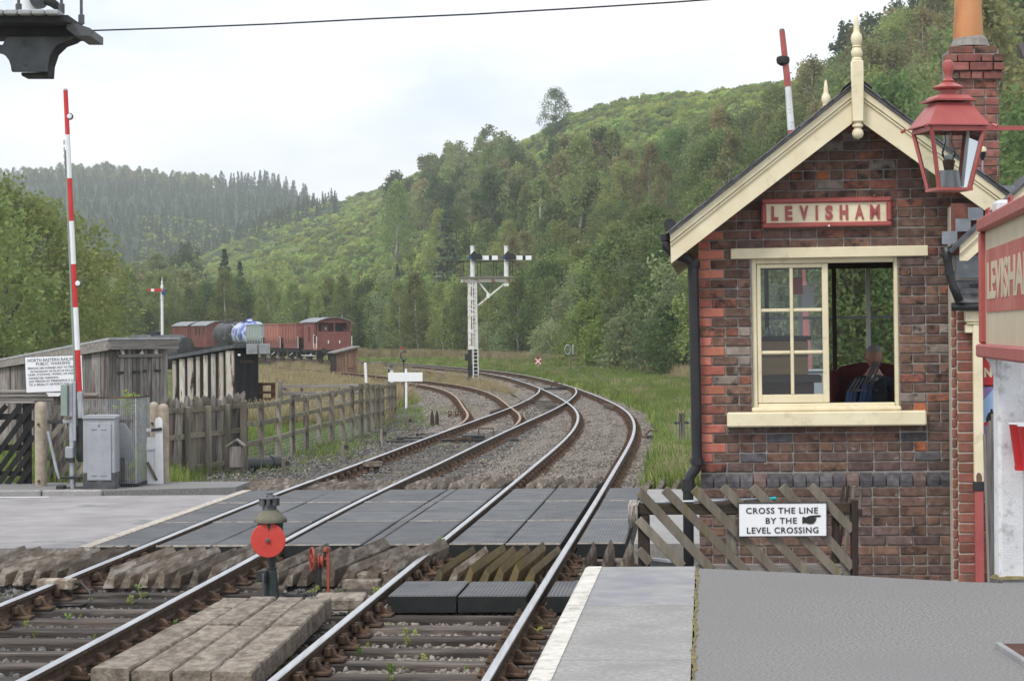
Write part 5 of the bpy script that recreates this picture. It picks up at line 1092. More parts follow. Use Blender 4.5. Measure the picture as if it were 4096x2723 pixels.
bbox_('base_block', 'iron', 655, 1250, 746, 1340, -.12, .1); piece('tie_rod', MT['iron'], bar, lambda m: m.tube([(BP(690, 1165)[0], -.05, BP(0, 1165)[1]), (BP(960, 1165)[0], -.05, BP(0, 1165)[1])], .02, 8)); piece('drive_shaft', MT['iron'], bar, lambda m: m.tube([(BP(746, 1305)[0], 0, BP(0, 1305)[1]), (BP(1000, 1300)[0], 0, BP(0, 1300)[1])], .045, 10)); bbox_('foot', 'iron', 800, 1290, 860, 1340, -.08, .1)
bbox_('lever_arm', 'iron', 530, 508, 830, 548, .06, .10); bbox_('pivot_sleeve', 'galv', 715, 500, 835, 545, .0, .05)
# equipment cabinet
cbn = thing('equipment_cabinet', 'grey steel equipment cabinet with panelled door on the kerb', 'cabinet', (P(*zl(950, 1360), 34.6).x, 34.6, KZ - .02))
CB = lambda zx, zy: onto(cbn, *zl(zx, zy)); (x0, z0_), (x1, z1_) = CB(950, 1362), CB(1310, 490)
piece('body', MT['grey_cabinet'], cbn, lambda m: m.cbox((x0, 0, z0_ + .33), (x1, .42, z1_), .012)); MT['sooty'] = mat('sooty', (.05, .05, .055), (.10, .10, .105), scale=5, rough=.8, c3=(.2, .2, .21), t3=.6, s3=3); piece('plinth', MT['sooty'], cbn, lambda m: m.cbox((x0 - .004, -.004, z0_ - .05), (x1 + .004, .424, z0_ + .328), .01))
piece('lid', MT['grey_cabinet'], cbn, lambda m: m.prism([(x0 - .012, z1_), (x1 + .012, z1_), (x1 + .012, z1_ + .03), (x1 - .02, z1_ + .05), (x0 + .02, z1_ + .05), (x0 - .012, z1_ + .03)], -.025, .44))
(a, b), (c, d_) = CB(998, 1195), CB(1268, 537); dr = piece('door', MT['grey_cabinet'], cbn, lambda m: m.cbox((a, -.022, b), (c, .0, d_), .006))
for zx, zy in ((1042, 608), (1150, 608), (1042, 1134), (1150, 1134)): (u, v_) = CB(zx, zy); piece('louvre', MT['galv'], dr, lambda m: m.cbox((u, -.034, v_ - .008), (u + .085, -.0225, v_ + .006), .003))
u, v_ = CB(1130, 572); piece('lock', MT['iron'], dr, lambda m: m.lathe([(.012, 0), (.012, .008)], 8, T(u, -.023, v_) @ Matrix.Rotation(math.pi / 2, 4, 'X')))
# mesh guard round the second machine
cg = thing('mesh_guard', 'square galvanised wire mesh guard right of the grey cabinet', 'mesh guard', (P(*zl(950, 1365), 35.1).x, 35.1, KZ))
CG = lambda zx, zy, y=0.0: onto(cg, *zl(zx, zy), y)
gx0, gx1 = CG(945, 0)[0], CG(1545, 0)[0]; gz1 = CG(0, 268)[1]; gdep = 1.0; gxr = CG(1698, 0, gdep)[0]
mm = MB(); nH, nV = 44, 24
for i in range(nH + 1): z = gz1 * i / nH; mm.beam((gx0, 0, z), (gx1, 0, z), .005, .005)
for i in range(nV + 1): x = gx0 + (gx1 - gx0) * i / nV; mm.beam((x, 0, 0), (x, 0, gz1), .005, .005)
mm.build('front_mesh', MT['galv'], cg); mm = MB()
for i in range(nH + 1): z = gz1 * i / nH; mm.beam((gx1, .006, z), (gxr, gdep, z), .005, .005)
for i in range(1, 25): f_ = i / 24; mm.beam((gx1 + (gxr - gx1) * f_, .006 + gdep * f_, 0), (gx1 + (gxr - gx1) * f_, .006 + gdep * f_, gz1), .005, .005)
mm.build('side_mesh', MT['galv'], cg)
for a, b in (((gx0, 0), (gx1, 0)), ((gx1, 0), (gxr, gdep))): piece('top_angle', MT['rust'], cg, lambda m: m.beam((a[0], a[1], gz1 + .012), (b[0], b[1], gz1 + .012), .022, .022))
for a in ((gx0, 0), (gx1, 0), (gxr, gdep)): piece('corner_angle', MT['galv'], cg, lambda m: m.beam((a[0], a[1], 0), (a[0], a[1], gz1), .018, .018))
piece('base_tray', MT['iron'], cg, lambda m: m.add([(gx0, -.03, -.06), (gx1 + .03, -.03, -.06), (gxr + .05, gdep, -.06), (gx0, gdep, -.06), (gx0, -.03, .05), (gx1 + .03, -.03, .05), (gxr + .05, gdep, .05), (gx0, gdep, .05)], MB.BF))
sm_ = thing('barrier_machine', 'second grey barrier machine inside the mesh guard', 'machine', (P(*zl(1440, 1340), 35.5).x, 35.5, KZ)); SQ = lambda zx, zy: onto(sm_, *zl(zx, zy))
piece('arm', MT['grey_cabinet'], sm_, lambda m: m.prism([SQ(1360, 560), SQ(1385, 535), SQ(1420, 545), SQ(1490, 640), SQ(1530, 900), SQ(1510, 985), SQ(1465, 1000), SQ(1420, 950), SQ(1370, 780)], -.05, .03)); piece('box', MT['grey_cabinet'], sm_, lambda m: m.cbox((*[SQ(1352, 935)[0], -.12], SQ(1352, 935)[1]), (SQ(1412, 810)[0], -.052, SQ(1412, 810)[1]), .008)); piece('column', MT['iron'], sm_, lambda m: m.cbox((SQ(1340, 0)[0], .0, 0), (SQ(1410, 0)[0], .12, SQ(0, 520)[1]), .01))
# white wicket gate
wg = thing('wicket_gate', 'small white boarded wicket gate ajar beside the mesh guard', 'gate', (P(*zl(1862, 1280), 35.75).x, 35.75, KZ)); WG = lambda zx, zy: onto(wg, *zl(zx, zy))
piece('stile', MT['white'], wg, lambda m: m.prism([WG(1778, 1275), WG(1862, 1268), WG(1852, 520), WG(1840, 485), WG(1810, 475), WG(1780, 485), WG(1770, 520)], -.02, .04))
for i in range(4): a = 1675 + i * 26; piece('board', MT['white'], wg, lambda m: m.prism([WG(a, 1280 - i * 5), WG(a + 24.5, 1277 - i * 5), WG(a + 22, 705), WG(a + 12, 698), WG(a - 2, 706)], .0, .02))
for y0, y1 in ((785, 850), (1215, 1270)): piece('ledge', MT['white'], wg, lambda m: m.prism([WG(1672, y1), WG(1777, y1 - 15), WG(1777, y0 - 10), WG(1672, y0)], -.03, -.001))
piece('brace', MT['wood_batten'], wg, lambda m: m.beam((*[WG(1680, 985)[0], -.02], WG(1680, 985)[1]), (*[WG(1790, 1195)[0], -.02], WG(1790, 1195)[1]), .045, .018, (0, -1, 0))); piece('hinge_strap', MT['iron'], wg, lambda m: m.prism([WG(1728, 640), WG(1852, 625), WG(1850, 590), WG(1728, 607)], -.045, -.031)); piece('top_ledge', MT['white'], wg, lambda m: m.prism([WG(1672, 640), WG(1727, 632), WG(1727, 600), WG(1672, 600)], -.03, -.005))
# cast warning notice
ws = thing('warning_notice', 'white cast railway warning notice on a wooden post behind the boom', 'sign', M=T(P(106, 1568, 36.9)) @ Matrix.Rotation(-.035, 4, 'Y'))
def z4(zx, zy): return zx / 4.48, 1300 + zy / 4.48
WS = lambda zx, zy, y=0.0: onto(ws, *z4(zx, zy), y); wsx1 = WS(1480, 900)[0]; wsz1 = WS(480, 575)[1]; wsz0 = WS(490, 1205)[1]
piece('plate', MT['enamel'], ws, lambda m: m.cbox((0, -.01, wsz0), (wsx1, .012, wsz1), .006)); piece('rim', MT['iron_grey'], ws, lambda m: m.box((-.008, -.004, wsz0 - .008), (wsx1 + .008, .018, wsz1 + .008)))
MT['ink'] = mat('ink', (.10, .10, .115), (.15, .15, .165), rough=.6)
for s_, a, b, yb2, yt in (('NORTH EASTERN RAILWAY', 500, 1405, 655, 598), ('PUBLIC WARNING', 652, 1258, 722, 668), ('PERSONS ARE WARNED NOT TO TRESPASS', 505, 1420, 790, 750), ('ON THIS RAILWAY, OR ON ANY OF THE COMPANYS', 548, 1440, 852, 812), ('LINES, STATIONS, WORKS, OR PREMISES', 512, 1430, 908, 868), ('CONNECTED THEREWITH.', 518, 1055, 966, 930), ('ANY PERSON SO TRESPASSING IS LIABLE', 520, 1425, 1025, 985), ('TO A PENALTY OF FORTY SHILLINGS.', 524, 1400, 1085, 1045)):
    (x0, z0_), (x1, z1_) = WS(a, yb2), WS(b, yt); sl2 = 0; z0_ = WS(520, yb2)[1]; z1_ = WS(520, yt)[1]; tag(text_box('lettering', s_, x0, x1, z0_, z1_, -.013, MT['ink'], ws, bold=.0, spacing=1.05), kind='stuff')
xp, zp = WS(970, 1240, .03); piece('bracket', MT['white'], ws, lambda m: m.prism([WS(832, 1205), WS(1110, 1200), WS(1060, 1268), WS(870, 1270)], -.012, .03)); piece('post', MT['wood_grey'], ws, lambda m: m.cbox((WS(905, 0, .04)[0], .032, -1.75), (WS(1035, 0, .04)[0], .12, wsz1 * .5), .006))
# ---------------------------------------------------------------- timber huts
def z2(zx, zy): return zx / 1.8445, 1200 + zy / 1.8445
h1 = thing('timber_hut', 'long grey weathered timber hut with door numbered 3 4 5', 'hut', M=T(P(434, 1800, 48.0).x, 48, GZ) @ Rz(math.radians(45)))
HD = lambda zx, zy, y=0.0: onto(h1, *z2(zx, zy), y); HS = lambda zx, zy, x=0.0: onto_x(h1, *z2(zx, zy), x)
dW = HD(1235, 500)[0]; zc_ = HD(800, 318)[1]; yl, zl_ = HS(-60, 470)
piece('core', MT['wood_dark'], h1, lambda m: m.add([(.03, .03, 0), (dW, .03, 0), (dW, yl, 0), (.03, yl, 0), (.03, .03, zc_), (dW, .03, zc_), (dW, yl, zl_), (.03, yl, zl_)], MB.BF))
y = 0; i = 0
while y < yl - .05:
    wd = random.choice((.10, .16, .22, .25)); ze = zc_ + (zl_ - zc_) * (y + wd / 2) / yl - .02; pr = .012 if wd < .13 else 0
    piece('side_board', MT['wood_grey'], h1, lambda m: m.cbox((-.012 - pr, y + .003, -.05), (.025, y + wd - .003, ze), .004)); y += wd
nb_ = 15
for i in range(nb_):
    a = dW * i / nb_; door = 870 / 1.8445 < 0; inner = .12 < i / nb_ < .85
    piece('door_board' if inner else 'front_board', MT['wood_grey'] if i % 3 else MT['wood_brown'] if False else MT['wood_grey'], h1, lambda m: m.cbox((a + .003, (.0 if inner else -.015), -.05), (a + dW / nb_ - .003, .028, zc_ - .06 if inner else zc_ - .01), .004))
piece('door_beam', MT['wood_greyX'], h1, lambda m: m.cbox((HD(862, 0)[0], -.05, HD(1000, 420)[1]), (HD(1186, 0)[0], -.002, HD(1000, 395)[1]), .005))
for n_, zx in (('3', 898), ('4', 1040), ('5', 1148)): x, z = HD(zx, 388, -.01); text_box('number', n_, x - .055, x + .055, z - .075, z + .075, -.035, MT['enamel'], h1, bold=.05)
for zx, zy, w2 in ((865, 532, 45), (978, 527, 52), (1055, 520, 22), (1140, 516, 42)): (x, z), (x1, _) = HD(zx, zy), HD(zx + w2, zy); piece('hinge', MT['iron'], h1, lambda m: m.cbox((x, -.035, z - .025), (x1, -.003, z + .025), .004))
piece('roof', MT['felt'], h1, lambda m: m.add([(-.12, -.22, zc_ + .08), (dW + .18, -.22, zc_ + .08), (dW + .18, yl, zl_ + .03), (-.12, yl, zl_ + .03), (-.12, -.22, zc_ + .13), (dW + .18, -.22, zc_ + .13), (dW + .18, yl, zl_ + .07), (-.12, yl, zl_ + .07)], MB.BF))
piece('fascia', MT['wood_greyX'], h1, lambda m: m.cbox((-.10, -.20, zc_ - .13), (dW + .17, -.16, zc_ + .078), .008)); piece('verge_board', MT['wood_greyX'], h1, lambda m: m.add([(-.11, -.16, zc_ - .14), (-.08, -.16, zc_ - .14), (-.08, yl, zl_ - .12), (-.11, yl, zl_ - .12), (-.11, -.16, zc_ + .078), (-.08, -.16, zc_ + .078), (-.08, yl, zl_ + .028), (-.11, yl, zl_ + .028)], MB.BF))
def z3(zx, zy): return 600 + zx / 1.742, 1000 + zy / 1.742
h2 = thing('striped_hut', 'small tarred hut with pale half-log stripes and black door', 'hut', M=T(P(942, 1690, 66.0).x, 66, GZ) @ Rz(math.radians(45)))
SD = lambda zx, zy, y=0.0: onto(h2, *z3(zx, zy), y); SS = lambda zx, zy, x=0.0: onto_x(h2, *z3(zx, zy), x)
dW2 = SD(757, 900)[0]; zh = SD(600, 690)[1]; yl2, zl2 = SS(148, 765)
piece('core', MT['wood_black'], h2, lambda m: m.add([(.02, .02, -.05), (dW2, .02, -.05), (dW2, yl2, -.05), (.02, yl2, -.05), (.02, .02, zh), (dW2, .02, zh), (dW2, yl2, zl2), (.02, yl2, zl2)], MB.BF))
for a, b in ((530, 588), (478, 512), (425, 457), (372, 402), (320, 347), (262, 302), (205, 243), (155, 182)):
    (ya, _), (yb2, _) = SS(b, 900), SS(a, 900); ze = zh + (zl2 - zh) * ya / yl2 - .03; r = (yb2 - ya) / 2
    piece('half_log', MT['wood_pale'], h2, lambda m: m.lathe([(r * 1.02, -.05), (r * .97, ze * .5), (r, ze)], 10, T(.02, (ya + yb2) / 2, 0) @ Matrix.Diagonal((.6, 1, 1, 1))), SM)
for i in range(8): a = dW2 * i / 8; piece('door_board', MT['wood_black'], h2, lambda m: m.cbox((a + .002, 0, -.05), (a + dW2 / 8 - .002, .03, zh - .02), .004))
(x, z), (x1, _) = SD(622, 775), SD(722, 775); piece('door_bar', MT['wood_darkX'], h2, lambda m: m.cbox((x, -.03, z - .04), (x1, -.002, z + .04), .005))
piece('roof', MT['felt_dark'], h2, lambda m: m.add([(-.16, -.2, zh + .05), (dW2 + .2, -.2, zh + .05), (dW2 + .2, yl2 + .2, zl2), (-.16, yl2 + .2, zl2), (-.16, -.2, zh + .16), (dW2 + .2, -.2, zh + .16), (dW2 + .2, yl2 + .2, zl2 + .1), (-.16, yl2 + .2, zl2 + .1)], MB.BF))
for i in range(2): (x, _), (x1, _) = SD(638 + i * 83, 640), SD(716 + i * 86, 640); piece('fascia_sheet', MT['felt'], h2, lambda m: m.cbox((x + .01, -.235, zh - .14), (x1 - .004, -.205, zh + .155), .006, jit=.006))
x, z = SD(622, 683, -.2); piece('lamp', MT['white'], h2, lambda m: m.lathe([(.03, -.03), (.045, 0), (.03, .03)], 10, T(-.02, -.22, zh - .16)), SM)
# picket panel and post-and-rail fence along the cinder path
def fence_run(name, label, posts, ptop, rails, group=None, pw=.12, mtp='wood_fence', mtr='wood_fenceX'):
    b0 = G(*posts[0], GZ); t = thing(name, label, 'fence', (b0.x, b0.y, GZ)); tops = []
    for (px_, py_), ty in zip(posts, ptop):
        b = G(px_, py_, GZ); tp = P(px_, ty, b.y); h = tp.z - GZ; tops.append((b, h)); d0 = b - b0
        piece('post', MT[mtp], t, lambda m: m.cbox((d0.x - pw / 2, d0.y - pw / 2, -.3), (d0.x + pw / 2, d0.y + pw / 2, h), .008, jit=.006))
    for (a, ha), (c, hc) in zip(tops[:-1], tops[1:]):
        for f_ in rails: piece('rail', MT[mtr], t, lambda m: m.beam(Vector((a.x - b0.x, a.y - b0.y + pw * .62, ha * f_)), Vector((c.x - b0.x, c.y - b0.y + pw * .62, hc * f_)), .035, .095, (0, 0, 1), .004, jit=.004))
    return t, tops, b0
zp_ = [(655, 1560), (775, 1525), (895, 1490), (993, 1450), (1090, 1420), (1180, 1385), (1268, 1370), (1343, 1350), (1408, 1325), (1472, 1305), (1518, 1290), (1553, 1275), (1588, 1260), (1620, 1245), (1662, 1215), (1682, 1205), (1705, 1195)]
tp_ = [1048, 1050, 1030, 1015, 1000, 985, 970, 955, 940, 930, 925, 928, 930, 935, 922, 920, 918]
t_, tops_, b0_ = fence_run('post_and_rail_fence', 'grey-green post and rail fence running along the cinder path', [z3(*q) for q in zp_], [z3(0, q)[1] for q in tp_], (.93, .68, .40))
# wire netting on the lower half
mm = MB()
for (a, ha), (c, hc) in zip(tops_[:10], tops_[1:11]):
    for k_ in range(8): mm.beam((a.x - b0_.x, a.y - b0_.y + .06, .08 + k_ * .075), (c.x - b0_.x, c.y - b0_.y + .06, .08 + k_ * .075), .004, .004)
    for k_ in range(12): f_ = k_ / 12; q = a.lerp(c, f_) - b0_; mm.beam((q.x, q.y + .06, .05), (q.x, q.y + .06, .62), .004, .004)
mm.build('wire_netting', MT['galv'], t_)
pf, tops2, b02 = fence_run('picket_fence', 'brown picket fence panels with heavy posts right of the wicket gate', [z2(1218, 1360), z2(1375, 1330), z2(1530, 1305), z2(1675, 1280), z2(1800, 1262)], [z2(0, 790)[1], z2(0, 785)[1], z2(0, 775)[1], z2(0, 765)[1], z2(0, 745)[1]], (.95, .60, .16), mtp='wood_fence', pw=.15)
for (a, ha), (c, hc) in zip(tops2[:-1], tops2[1:]):
    n_ = 9
    for k_ in range(n_):
        q = a.lerp(c, (k_ + .5) / n_) - b02; h = (ha + (hc - ha) * k_ / n_) * random.uniform(1.06, 1.16); le = random.uniform(.04, .12)
        piece('picket', MT['wood_grey'] if random.random() < .4 else MT['wood_fence'], pf, lambda m: m.add([(q.x - .035 - le, q.y + .16, 0), (q.x + .035 - le, q.y + .16, 0), (q.x + .035 - le, q.y + .18, 0), (q.x - .035 - le, q.y + .18, 0), (q.x - .035, q.y + .16, h - .06), (q.x + .035, q.y + .16, h - .06), (q.x + .035, q.y + .18, h - .06), (q.x - .035, q.y + .18, h - .06), (q.x + .003, q.y + .16, h), (q.x + .003, q.y + .18, h)], [(0, 1, 5, 4), (1, 2, 6, 5), (2, 3, 7, 6), (3, 0, 4, 7), (4, 5, 8), (6, 7, 9), (5, 6, 9, 8), (7, 4, 8, 9)]))
# dark red railing and grey field gate beyond the path
rr_ = thing('dark_railing', 'short dark red railing right of the striped hut', 'fence', (P(1040, 1640, 67).x, 67, GZ)); RR_ = lambda zx, zy: onto(rr_, *z3(zx, zy))
for zx in (852, 766): piece('post', MT['wood_redbrown'], rr_, lambda m: m.cbox((RR_(zx - 14, 0)[0], -.06, -.2), (RR_(zx + 14, 0)[0], .06, RR_(0, 925)[1]), .008))
for zy in (935, 993, 1040, 1102): piece('rail', MT['wood_redbrown'], rr_, lambda m: m.cbox((RR_(745, 0)[0], -.1, RR_(0, zy + 9)[1]), (RR_(870, 0)[0], -.062, RR_(0, zy - 9)[1]), .005))
fg = thing('field_gate', 'grey wooden field gate behind the post and rail fence', 'gate', (P(1118, 1640, 68).x, 68, GZ)); FG = lambda zx, zy, y=0: onto(fg, *z3(zx, zy), y)
piece('gate_post', MT['wood_grey'], fg, lambda m: m.cbox((FG(888, 0)[0], -.05, -.3), (FG(916, 0)[0], .1, FG(0, 912)[1]), .01))
for y0, y1 in ((948, 940), (1000, 990), (1062, 1045), (1112, 1100), (1150, 1140)): (x0, z0_), (x1, z1_) = FG(916, y0), FG(1450, y1); piece('bar', MT['wood_greyX'], fg, lambda m: m.beam((x0, 0, z0_), (x1, 0, z1_), .03, .09, (0, 0, 1), .005))
for a, b in (((930, 960), (1160, 1130)), ((1330, 1110), (1440, 960)), ((1000, 1100), (1060, 960)), ((1200, 1120), (1330, 960))): (x0, z0_), (x1, z1_) = FG(*a), FG(*b); piece('brace', MT['wood_grey'], fg, lambda m: m.beam((x0, .04, z0_), (x1, .04, z1_), .09, .025, (0, -1, 0)))
# wooden pit box and black drain pipe at the end of the pickets
bxp = G(945, 1905, GZ); pb_ = thing('timber_box', 'little grey timber box on a post by the picket fence', 'box', bxp)
piece('post', MT['wood_fence'], pb_, lambda m: m.cbox((-.05, -.05, -.2), (.05, .05, .3), .006)); piece('body', MT['wood_grey'], pb_, lambda m: m.cbox((-.11, -.13, .18), (.12, .10, .58), .008)); piece('lid', MT['wood_greyX'], pb_, lambda m: m.prism([(-.17, .60), (.02, .72), (.17, .60), (.17, .57), (.02, .69), (-.17, .57)], -.16, .13))
dpz = G(1040, 1890, GZ); dp_ = thing('drain_pipe', 'fat black plastic drain pipe lying by the fence foot', 'pipe', (dpz.x, dpz.y, GZ + .14)); MT['plastic_black'] = mat('plastic_black', (.018, .019, .02), (.03, .031, .032), rough=.4, spec=.5)
piece('tube', MT['plastic_black'], dp_, lambda m: m.tube([(-.42, -.12, 0), (.25, .3, .02)], .13, 18), SM); piece('socket', MT['plastic_black'], dp_, lambda m: m.tube([(.2, .27, .02), (.36, .37, .025)], .15, 18), SM); piece('flexible_hose', MT['plastic_black'], dp_, lambda m: [m.lathe([(.035, -.008), (.045, 0), (.035, .008)], 10, T(-.25 + i * .012, -.2 - i * .004, .02 - i * .012)) for i in range(12)])
# ---------------------------------------------------------------- things between and beside the rails
BZ = -.21
wk = thing('board_walkway', 'weathered brown plank walkway between the two lines in the foreground', 'walkway')
c00, c10 = G(359, 2671, .03), G(1010, 2683, .03); c01, c11 = G(890, 2386, .03), G(1330, 2386, .03)
def wkp(u, v): a = c00.lerp(c10, u); b = c01.lerp(c11, u); return a.lerp(b, v)
for k_, (v0, v1) in enumerate(((0, .56), (.565, 1.0))):
    for i in range(4):
        u0, u1 = i / 4 + .006, (i + 1) / 4 - .006; a, b, c, d_ = wkp(u0, v0), wkp(u1, v0), wkp(u1, v1), wkp(u0, v1); j = random.uniform(-.02, .02); dz = random.uniform(-.008, .006)
        n_ = 10; mm = MB(); vs = []
        for q in range(n_ + 1):
            f_ = q / n_; l = a.lerp(d_, f_); r = b.lerp(c, f_); l.y += j * (1 - f_); r.y += j * (1 - f_); e = .012
            w1, w2, w3 = [random.uniform(-.006, .006) for _ in range(3)]
            vs += [(l.x + w1, l.y, .03 + dz - .015), (l.x + e + w1, l.y, .03 + dz + w3 * .5), (r.x - e + w2, r.y, .03 + dz + w3 * .4), (r.x + w2, r.y, .03 + dz - .015), (r.x + w2, r.y, -.13), (l.x + w1, l.y, -.13)]
        fs = [tuple(range(6))[::-1], tuple(n_ * 6 + q for q in range(6))]
        for q in range(n_): fs += [(q * 6 + s, q * 6 + (s + 1) % 6, (q + 1) * 6 + (s + 1) % 6, (q + 1) * 6 + s) for s in range(6)]
        mm.add(vs, fs); mm.build('plank', MT['stone_plank'], wk)
for k_, (px0, px1, py_, zt, ln_) in enumerate(((1255, 1450, 2395, -.02, .5), (1410, 1545, 2290, -.06, .25), (1370, 1520, 2318, -.09, .2))):
    a = G(px0, py_, zt); b = G(px1, py_, zt); o = piece('short_timber', MT['stone_plank'], None, lambda m: m.cbox((a.x, a.y, zt - .1), (b.x, a.y + ln_, zt), .012, jit=.008)); tag(o, ['dark timber slab at the far end of the plank walkway', 'pale short timber beside the right hand line', 'brown short timber nearest the right hand rail'][k_], 'timber')
# red disc ground signal
def z9(zx, zy): return 980 + zx / 3.276, 1940 + zy / 3.276
YD = 22.6
ds = thing('disc_signal', 'ground signal with round red disc and dusty lamp case', 'signal', (P(1078, 2380, YD).x, YD, BZ)); DS = lambda zx, zy, y=0.0: onto(ds, *z9(zx, zy), y)
x, z = DS(303, 715, -.12); r_ = .175
dk = piece('disc', MT['signal_red'], ds, lambda m: m.lathe([(.02, .008), (r_ - .006, .006), (r_, 0), (r_ - .006, -.006), (.02, -.008)], 40, T(x, -.12, z) @ Matrix.Rotation(math.pi / 2, 4, 'X')), SM); piece('boss', MT['iron_grey'], dk, lambda m: m.lathe([(.022, 0), (.02, .02), (.008, .024)], 14, T(x, -.128, z) @ Matrix.Rotation(math.pi / 2, 4, 'X')), SM); piece('boss_ring', MT['signal_red'], dk, lambda m: m.lathe([(.034, 0), (.034, .005), (.024, .006)], 18, T(x, -.127, z) @ Matrix.Rotation(math.pi / 2, 4, 'X')), SM)
cx_ = DS(330, 0)[0]; zq = lambda zy: DS(0, zy)[1]
MT['dusty'] = mat('dusty', (.13, .125, .095), (.20, .185, .14), scale=5, rough=.85, c3=(.07, .07, .065), t3=.6, s3=4); MT['iron_green'] = mat('iron_green', (.025, .035, .035), (.05, .06, .058), scale=7, rough=.6)
piece('lamp_case', MT['iron_green'], ds, lambda m: m.lathe([(.125, zq(720)), (.13, zq(480))], 16, T(cx_, 0, 0)), SM); dm = piece('dome', MT['dusty'], ds, lambda m: m.lathe([(.168, zq(478)), (.17, zq(445)), (.166, zq(430)), (.15, zq(405)), (.115, zq(370)), (.085, zq(330)), (.078, zq(318))], 28, T(cx_, 0, 0)), SM)
piece('chimney', MT['iron_grey'], ds, lambda m: m.lathe([(.074, zq(320)), (.074, zq(250))], 16, T(DS(318, 0)[0], 0, 0)), SM)
for i in range(8): a = i * math.pi / 4; piece('vent_tube', MT['iron_grey'], ds, lambda m: m.lathe([(.020, zq(262)), (.022, zq(245)), (.022, zq(170))], 8, T(DS(318, 0)[0] + .082 * math.cos(a), .082 * math.sin(a), 0)), SM)
piece('vent_cap', MT['iron_grey'], ds, lambda m: m.lathe([(.105, zq(170)), (.103, zq(158)), (.06, zq(122)), (.035, zq(118)), (.035, zq(96)), (.02, zq(88))], 20, T(DS(318, 0)[0], 0, 0)), SM)
for i in range(7): a = i * 6.283 / 7; piece('vent_hole', MT['black'], ds, lambda m: m.lathe([(.012, 0), (.012, .004)], 8, T(DS(318, 0)[0] + .07 * math.cos(a), .07 * math.sin(a), zq(132))))
piece('neck', MT['iron_green'], ds, lambda m: m.lathe([(.035, zq(1075)), (.035, zq(900)), (.05, zq(700))], 14, T(DS(350, 0)[0], 0, 0)), SM); piece('pedestal', MT['iron_green'], ds, lambda m: m.lathe([(.075, zq(1500)), (.062, zq(1250)), (.045, zq(1090)), (.055, zq(1085)), (.055, zq(1070)), (.02, zq(1065))], 8, T(DS(345, 0)[0], 0, 0)), SM)
(x0, z0_), (x1, z1_) = DS(165, 1250), DS(300, 1100); piece('crank_housing', MT['iron'], ds, lambda m: m.cbox((x0, -.1, z0_), (x1, .0, z1_), .01)); (x0, z0_) = DS(258, 1160); piece('crank', MT['iron_grey'], ds, lambda m: m.cbox((x0 - .012, -.13, zq(1440)), (x0 + .012, -.102, z0_ + .02), .006))
# red winding gear
wr = thing('wire_adjuster', 'small red hand wheel and winding stand beside the guard timbers', 'winding gear', (P(1300, 2375, 23.0).x, 23.0, BZ)); WR = lambda zx, zy, y=0.0: onto(wr, *z9(zx, zy), y)
MT['oxide'] = mat('oxide', (.36, .07, .045), (.44, .11, .075), scale=8, rough=.6, c3=(.22, .07, .05), t3=.6, s3=9)
x, z = WR(880, 965); rw_ = .115
wh = piece('hand_wheel', MT['oxide'], wr, lambda m: m.tube([(x + .03 * math.cos(a) * .8, rw_ * math.sin(a) * .5 , z + rw_ * math.cos(a)) if False else (x + .028 * math.sin(a), -.07 * math.sin(a), z + rw_ * math.cos(a)) for a in [i * 6.2832 / 20 for i in range(21)]], .014, 8, caps=False), True)
for i in range(4): a = i * math.pi / 2 + .4; piece('spoke', MT['oxide'], wh, lambda m: m.tube([(x, 0, z), (x + .028 * math.sin(a), -.07 * math.sin(a), z + rw_ * math.cos(a))], .009, 6))
x2, z2_ = WR(1080, 960); piece('axle', MT['oxide'], wr, lambda m: m.tube([(x, 0, z), (x2, 0, z2_)], .016, 8)); xd, zd = WR(985, 990); piece('drum', MT['oxide'], wr, lambda m: m.lathe([(.075, -.02), (.08, -.015), (.08, -.008), (.05, -.005), (.05, .02), (.08, .024), (.08, .032)], 18, T(xd, 0, zd) @ Matrix.Rotation(math.pi / 2, 4, 'Y')), SM)
piece('upright', MT['oxide'], wr, lambda m: m.cbox((WR(1066, 0)[0], -.02, WR(0, 1440)[1]), (WR(1102, 0)[0], .02, WR(0, 815)[1]), .006)); piece('rack', MT['rust'], wr, lambda m: m.tube([(WR(1040, 0)[0], 0, WR(0, 1070)[1]), (WR(1040, 0)[0], 0, WR(0, 830)[1])], .012, 8)); piece('stand', MT['iron'], wr, lambda m: m.cbox((WR(930, 0)[0], -.03, WR(0, 1430)[1]), (WR(995, 0)[0], .03, WR(0, 1000)[1]), .006)); piece('bolt_head', MT['oxide'], wr, lambda m: m.lathe([(.022, -.02), (.025, 0), (.022, .02)], 10, T(*[WR(1055, 0)[0], -.02, WR(0, 840)[1]])), SM)
# coiled signal wire and loose cables
cw = thing('wire_coil', 'coil of dark wire on the ballast behind the disc signal', 'wire', (P(1180, 2368, 22.4).x, 22.4, BZ + .02))
for i in range(5): rx_ = .16 + .03 * random.random(); ox, oz = random.uniform(-.05, .05), random.uniform(0, .03); piece('loop', MT['iron'], cw, lambda m: m.tube([(ox + rx_ * math.cos(a), rx_ * .8 * math.sin(a), oz + .015 * math.sin(3 * a)) for a in [k_ * 6.2832 / 24 for k_ in range(25)]], .006, 6, caps=False), True)
def cable(name, label, pts, r=.01, mt='iron', cat='cable'):
    o = piece(name, MT[mt], None, lambda m: m.tube(pts, r, 6), True); tag(o, label, cat); return o
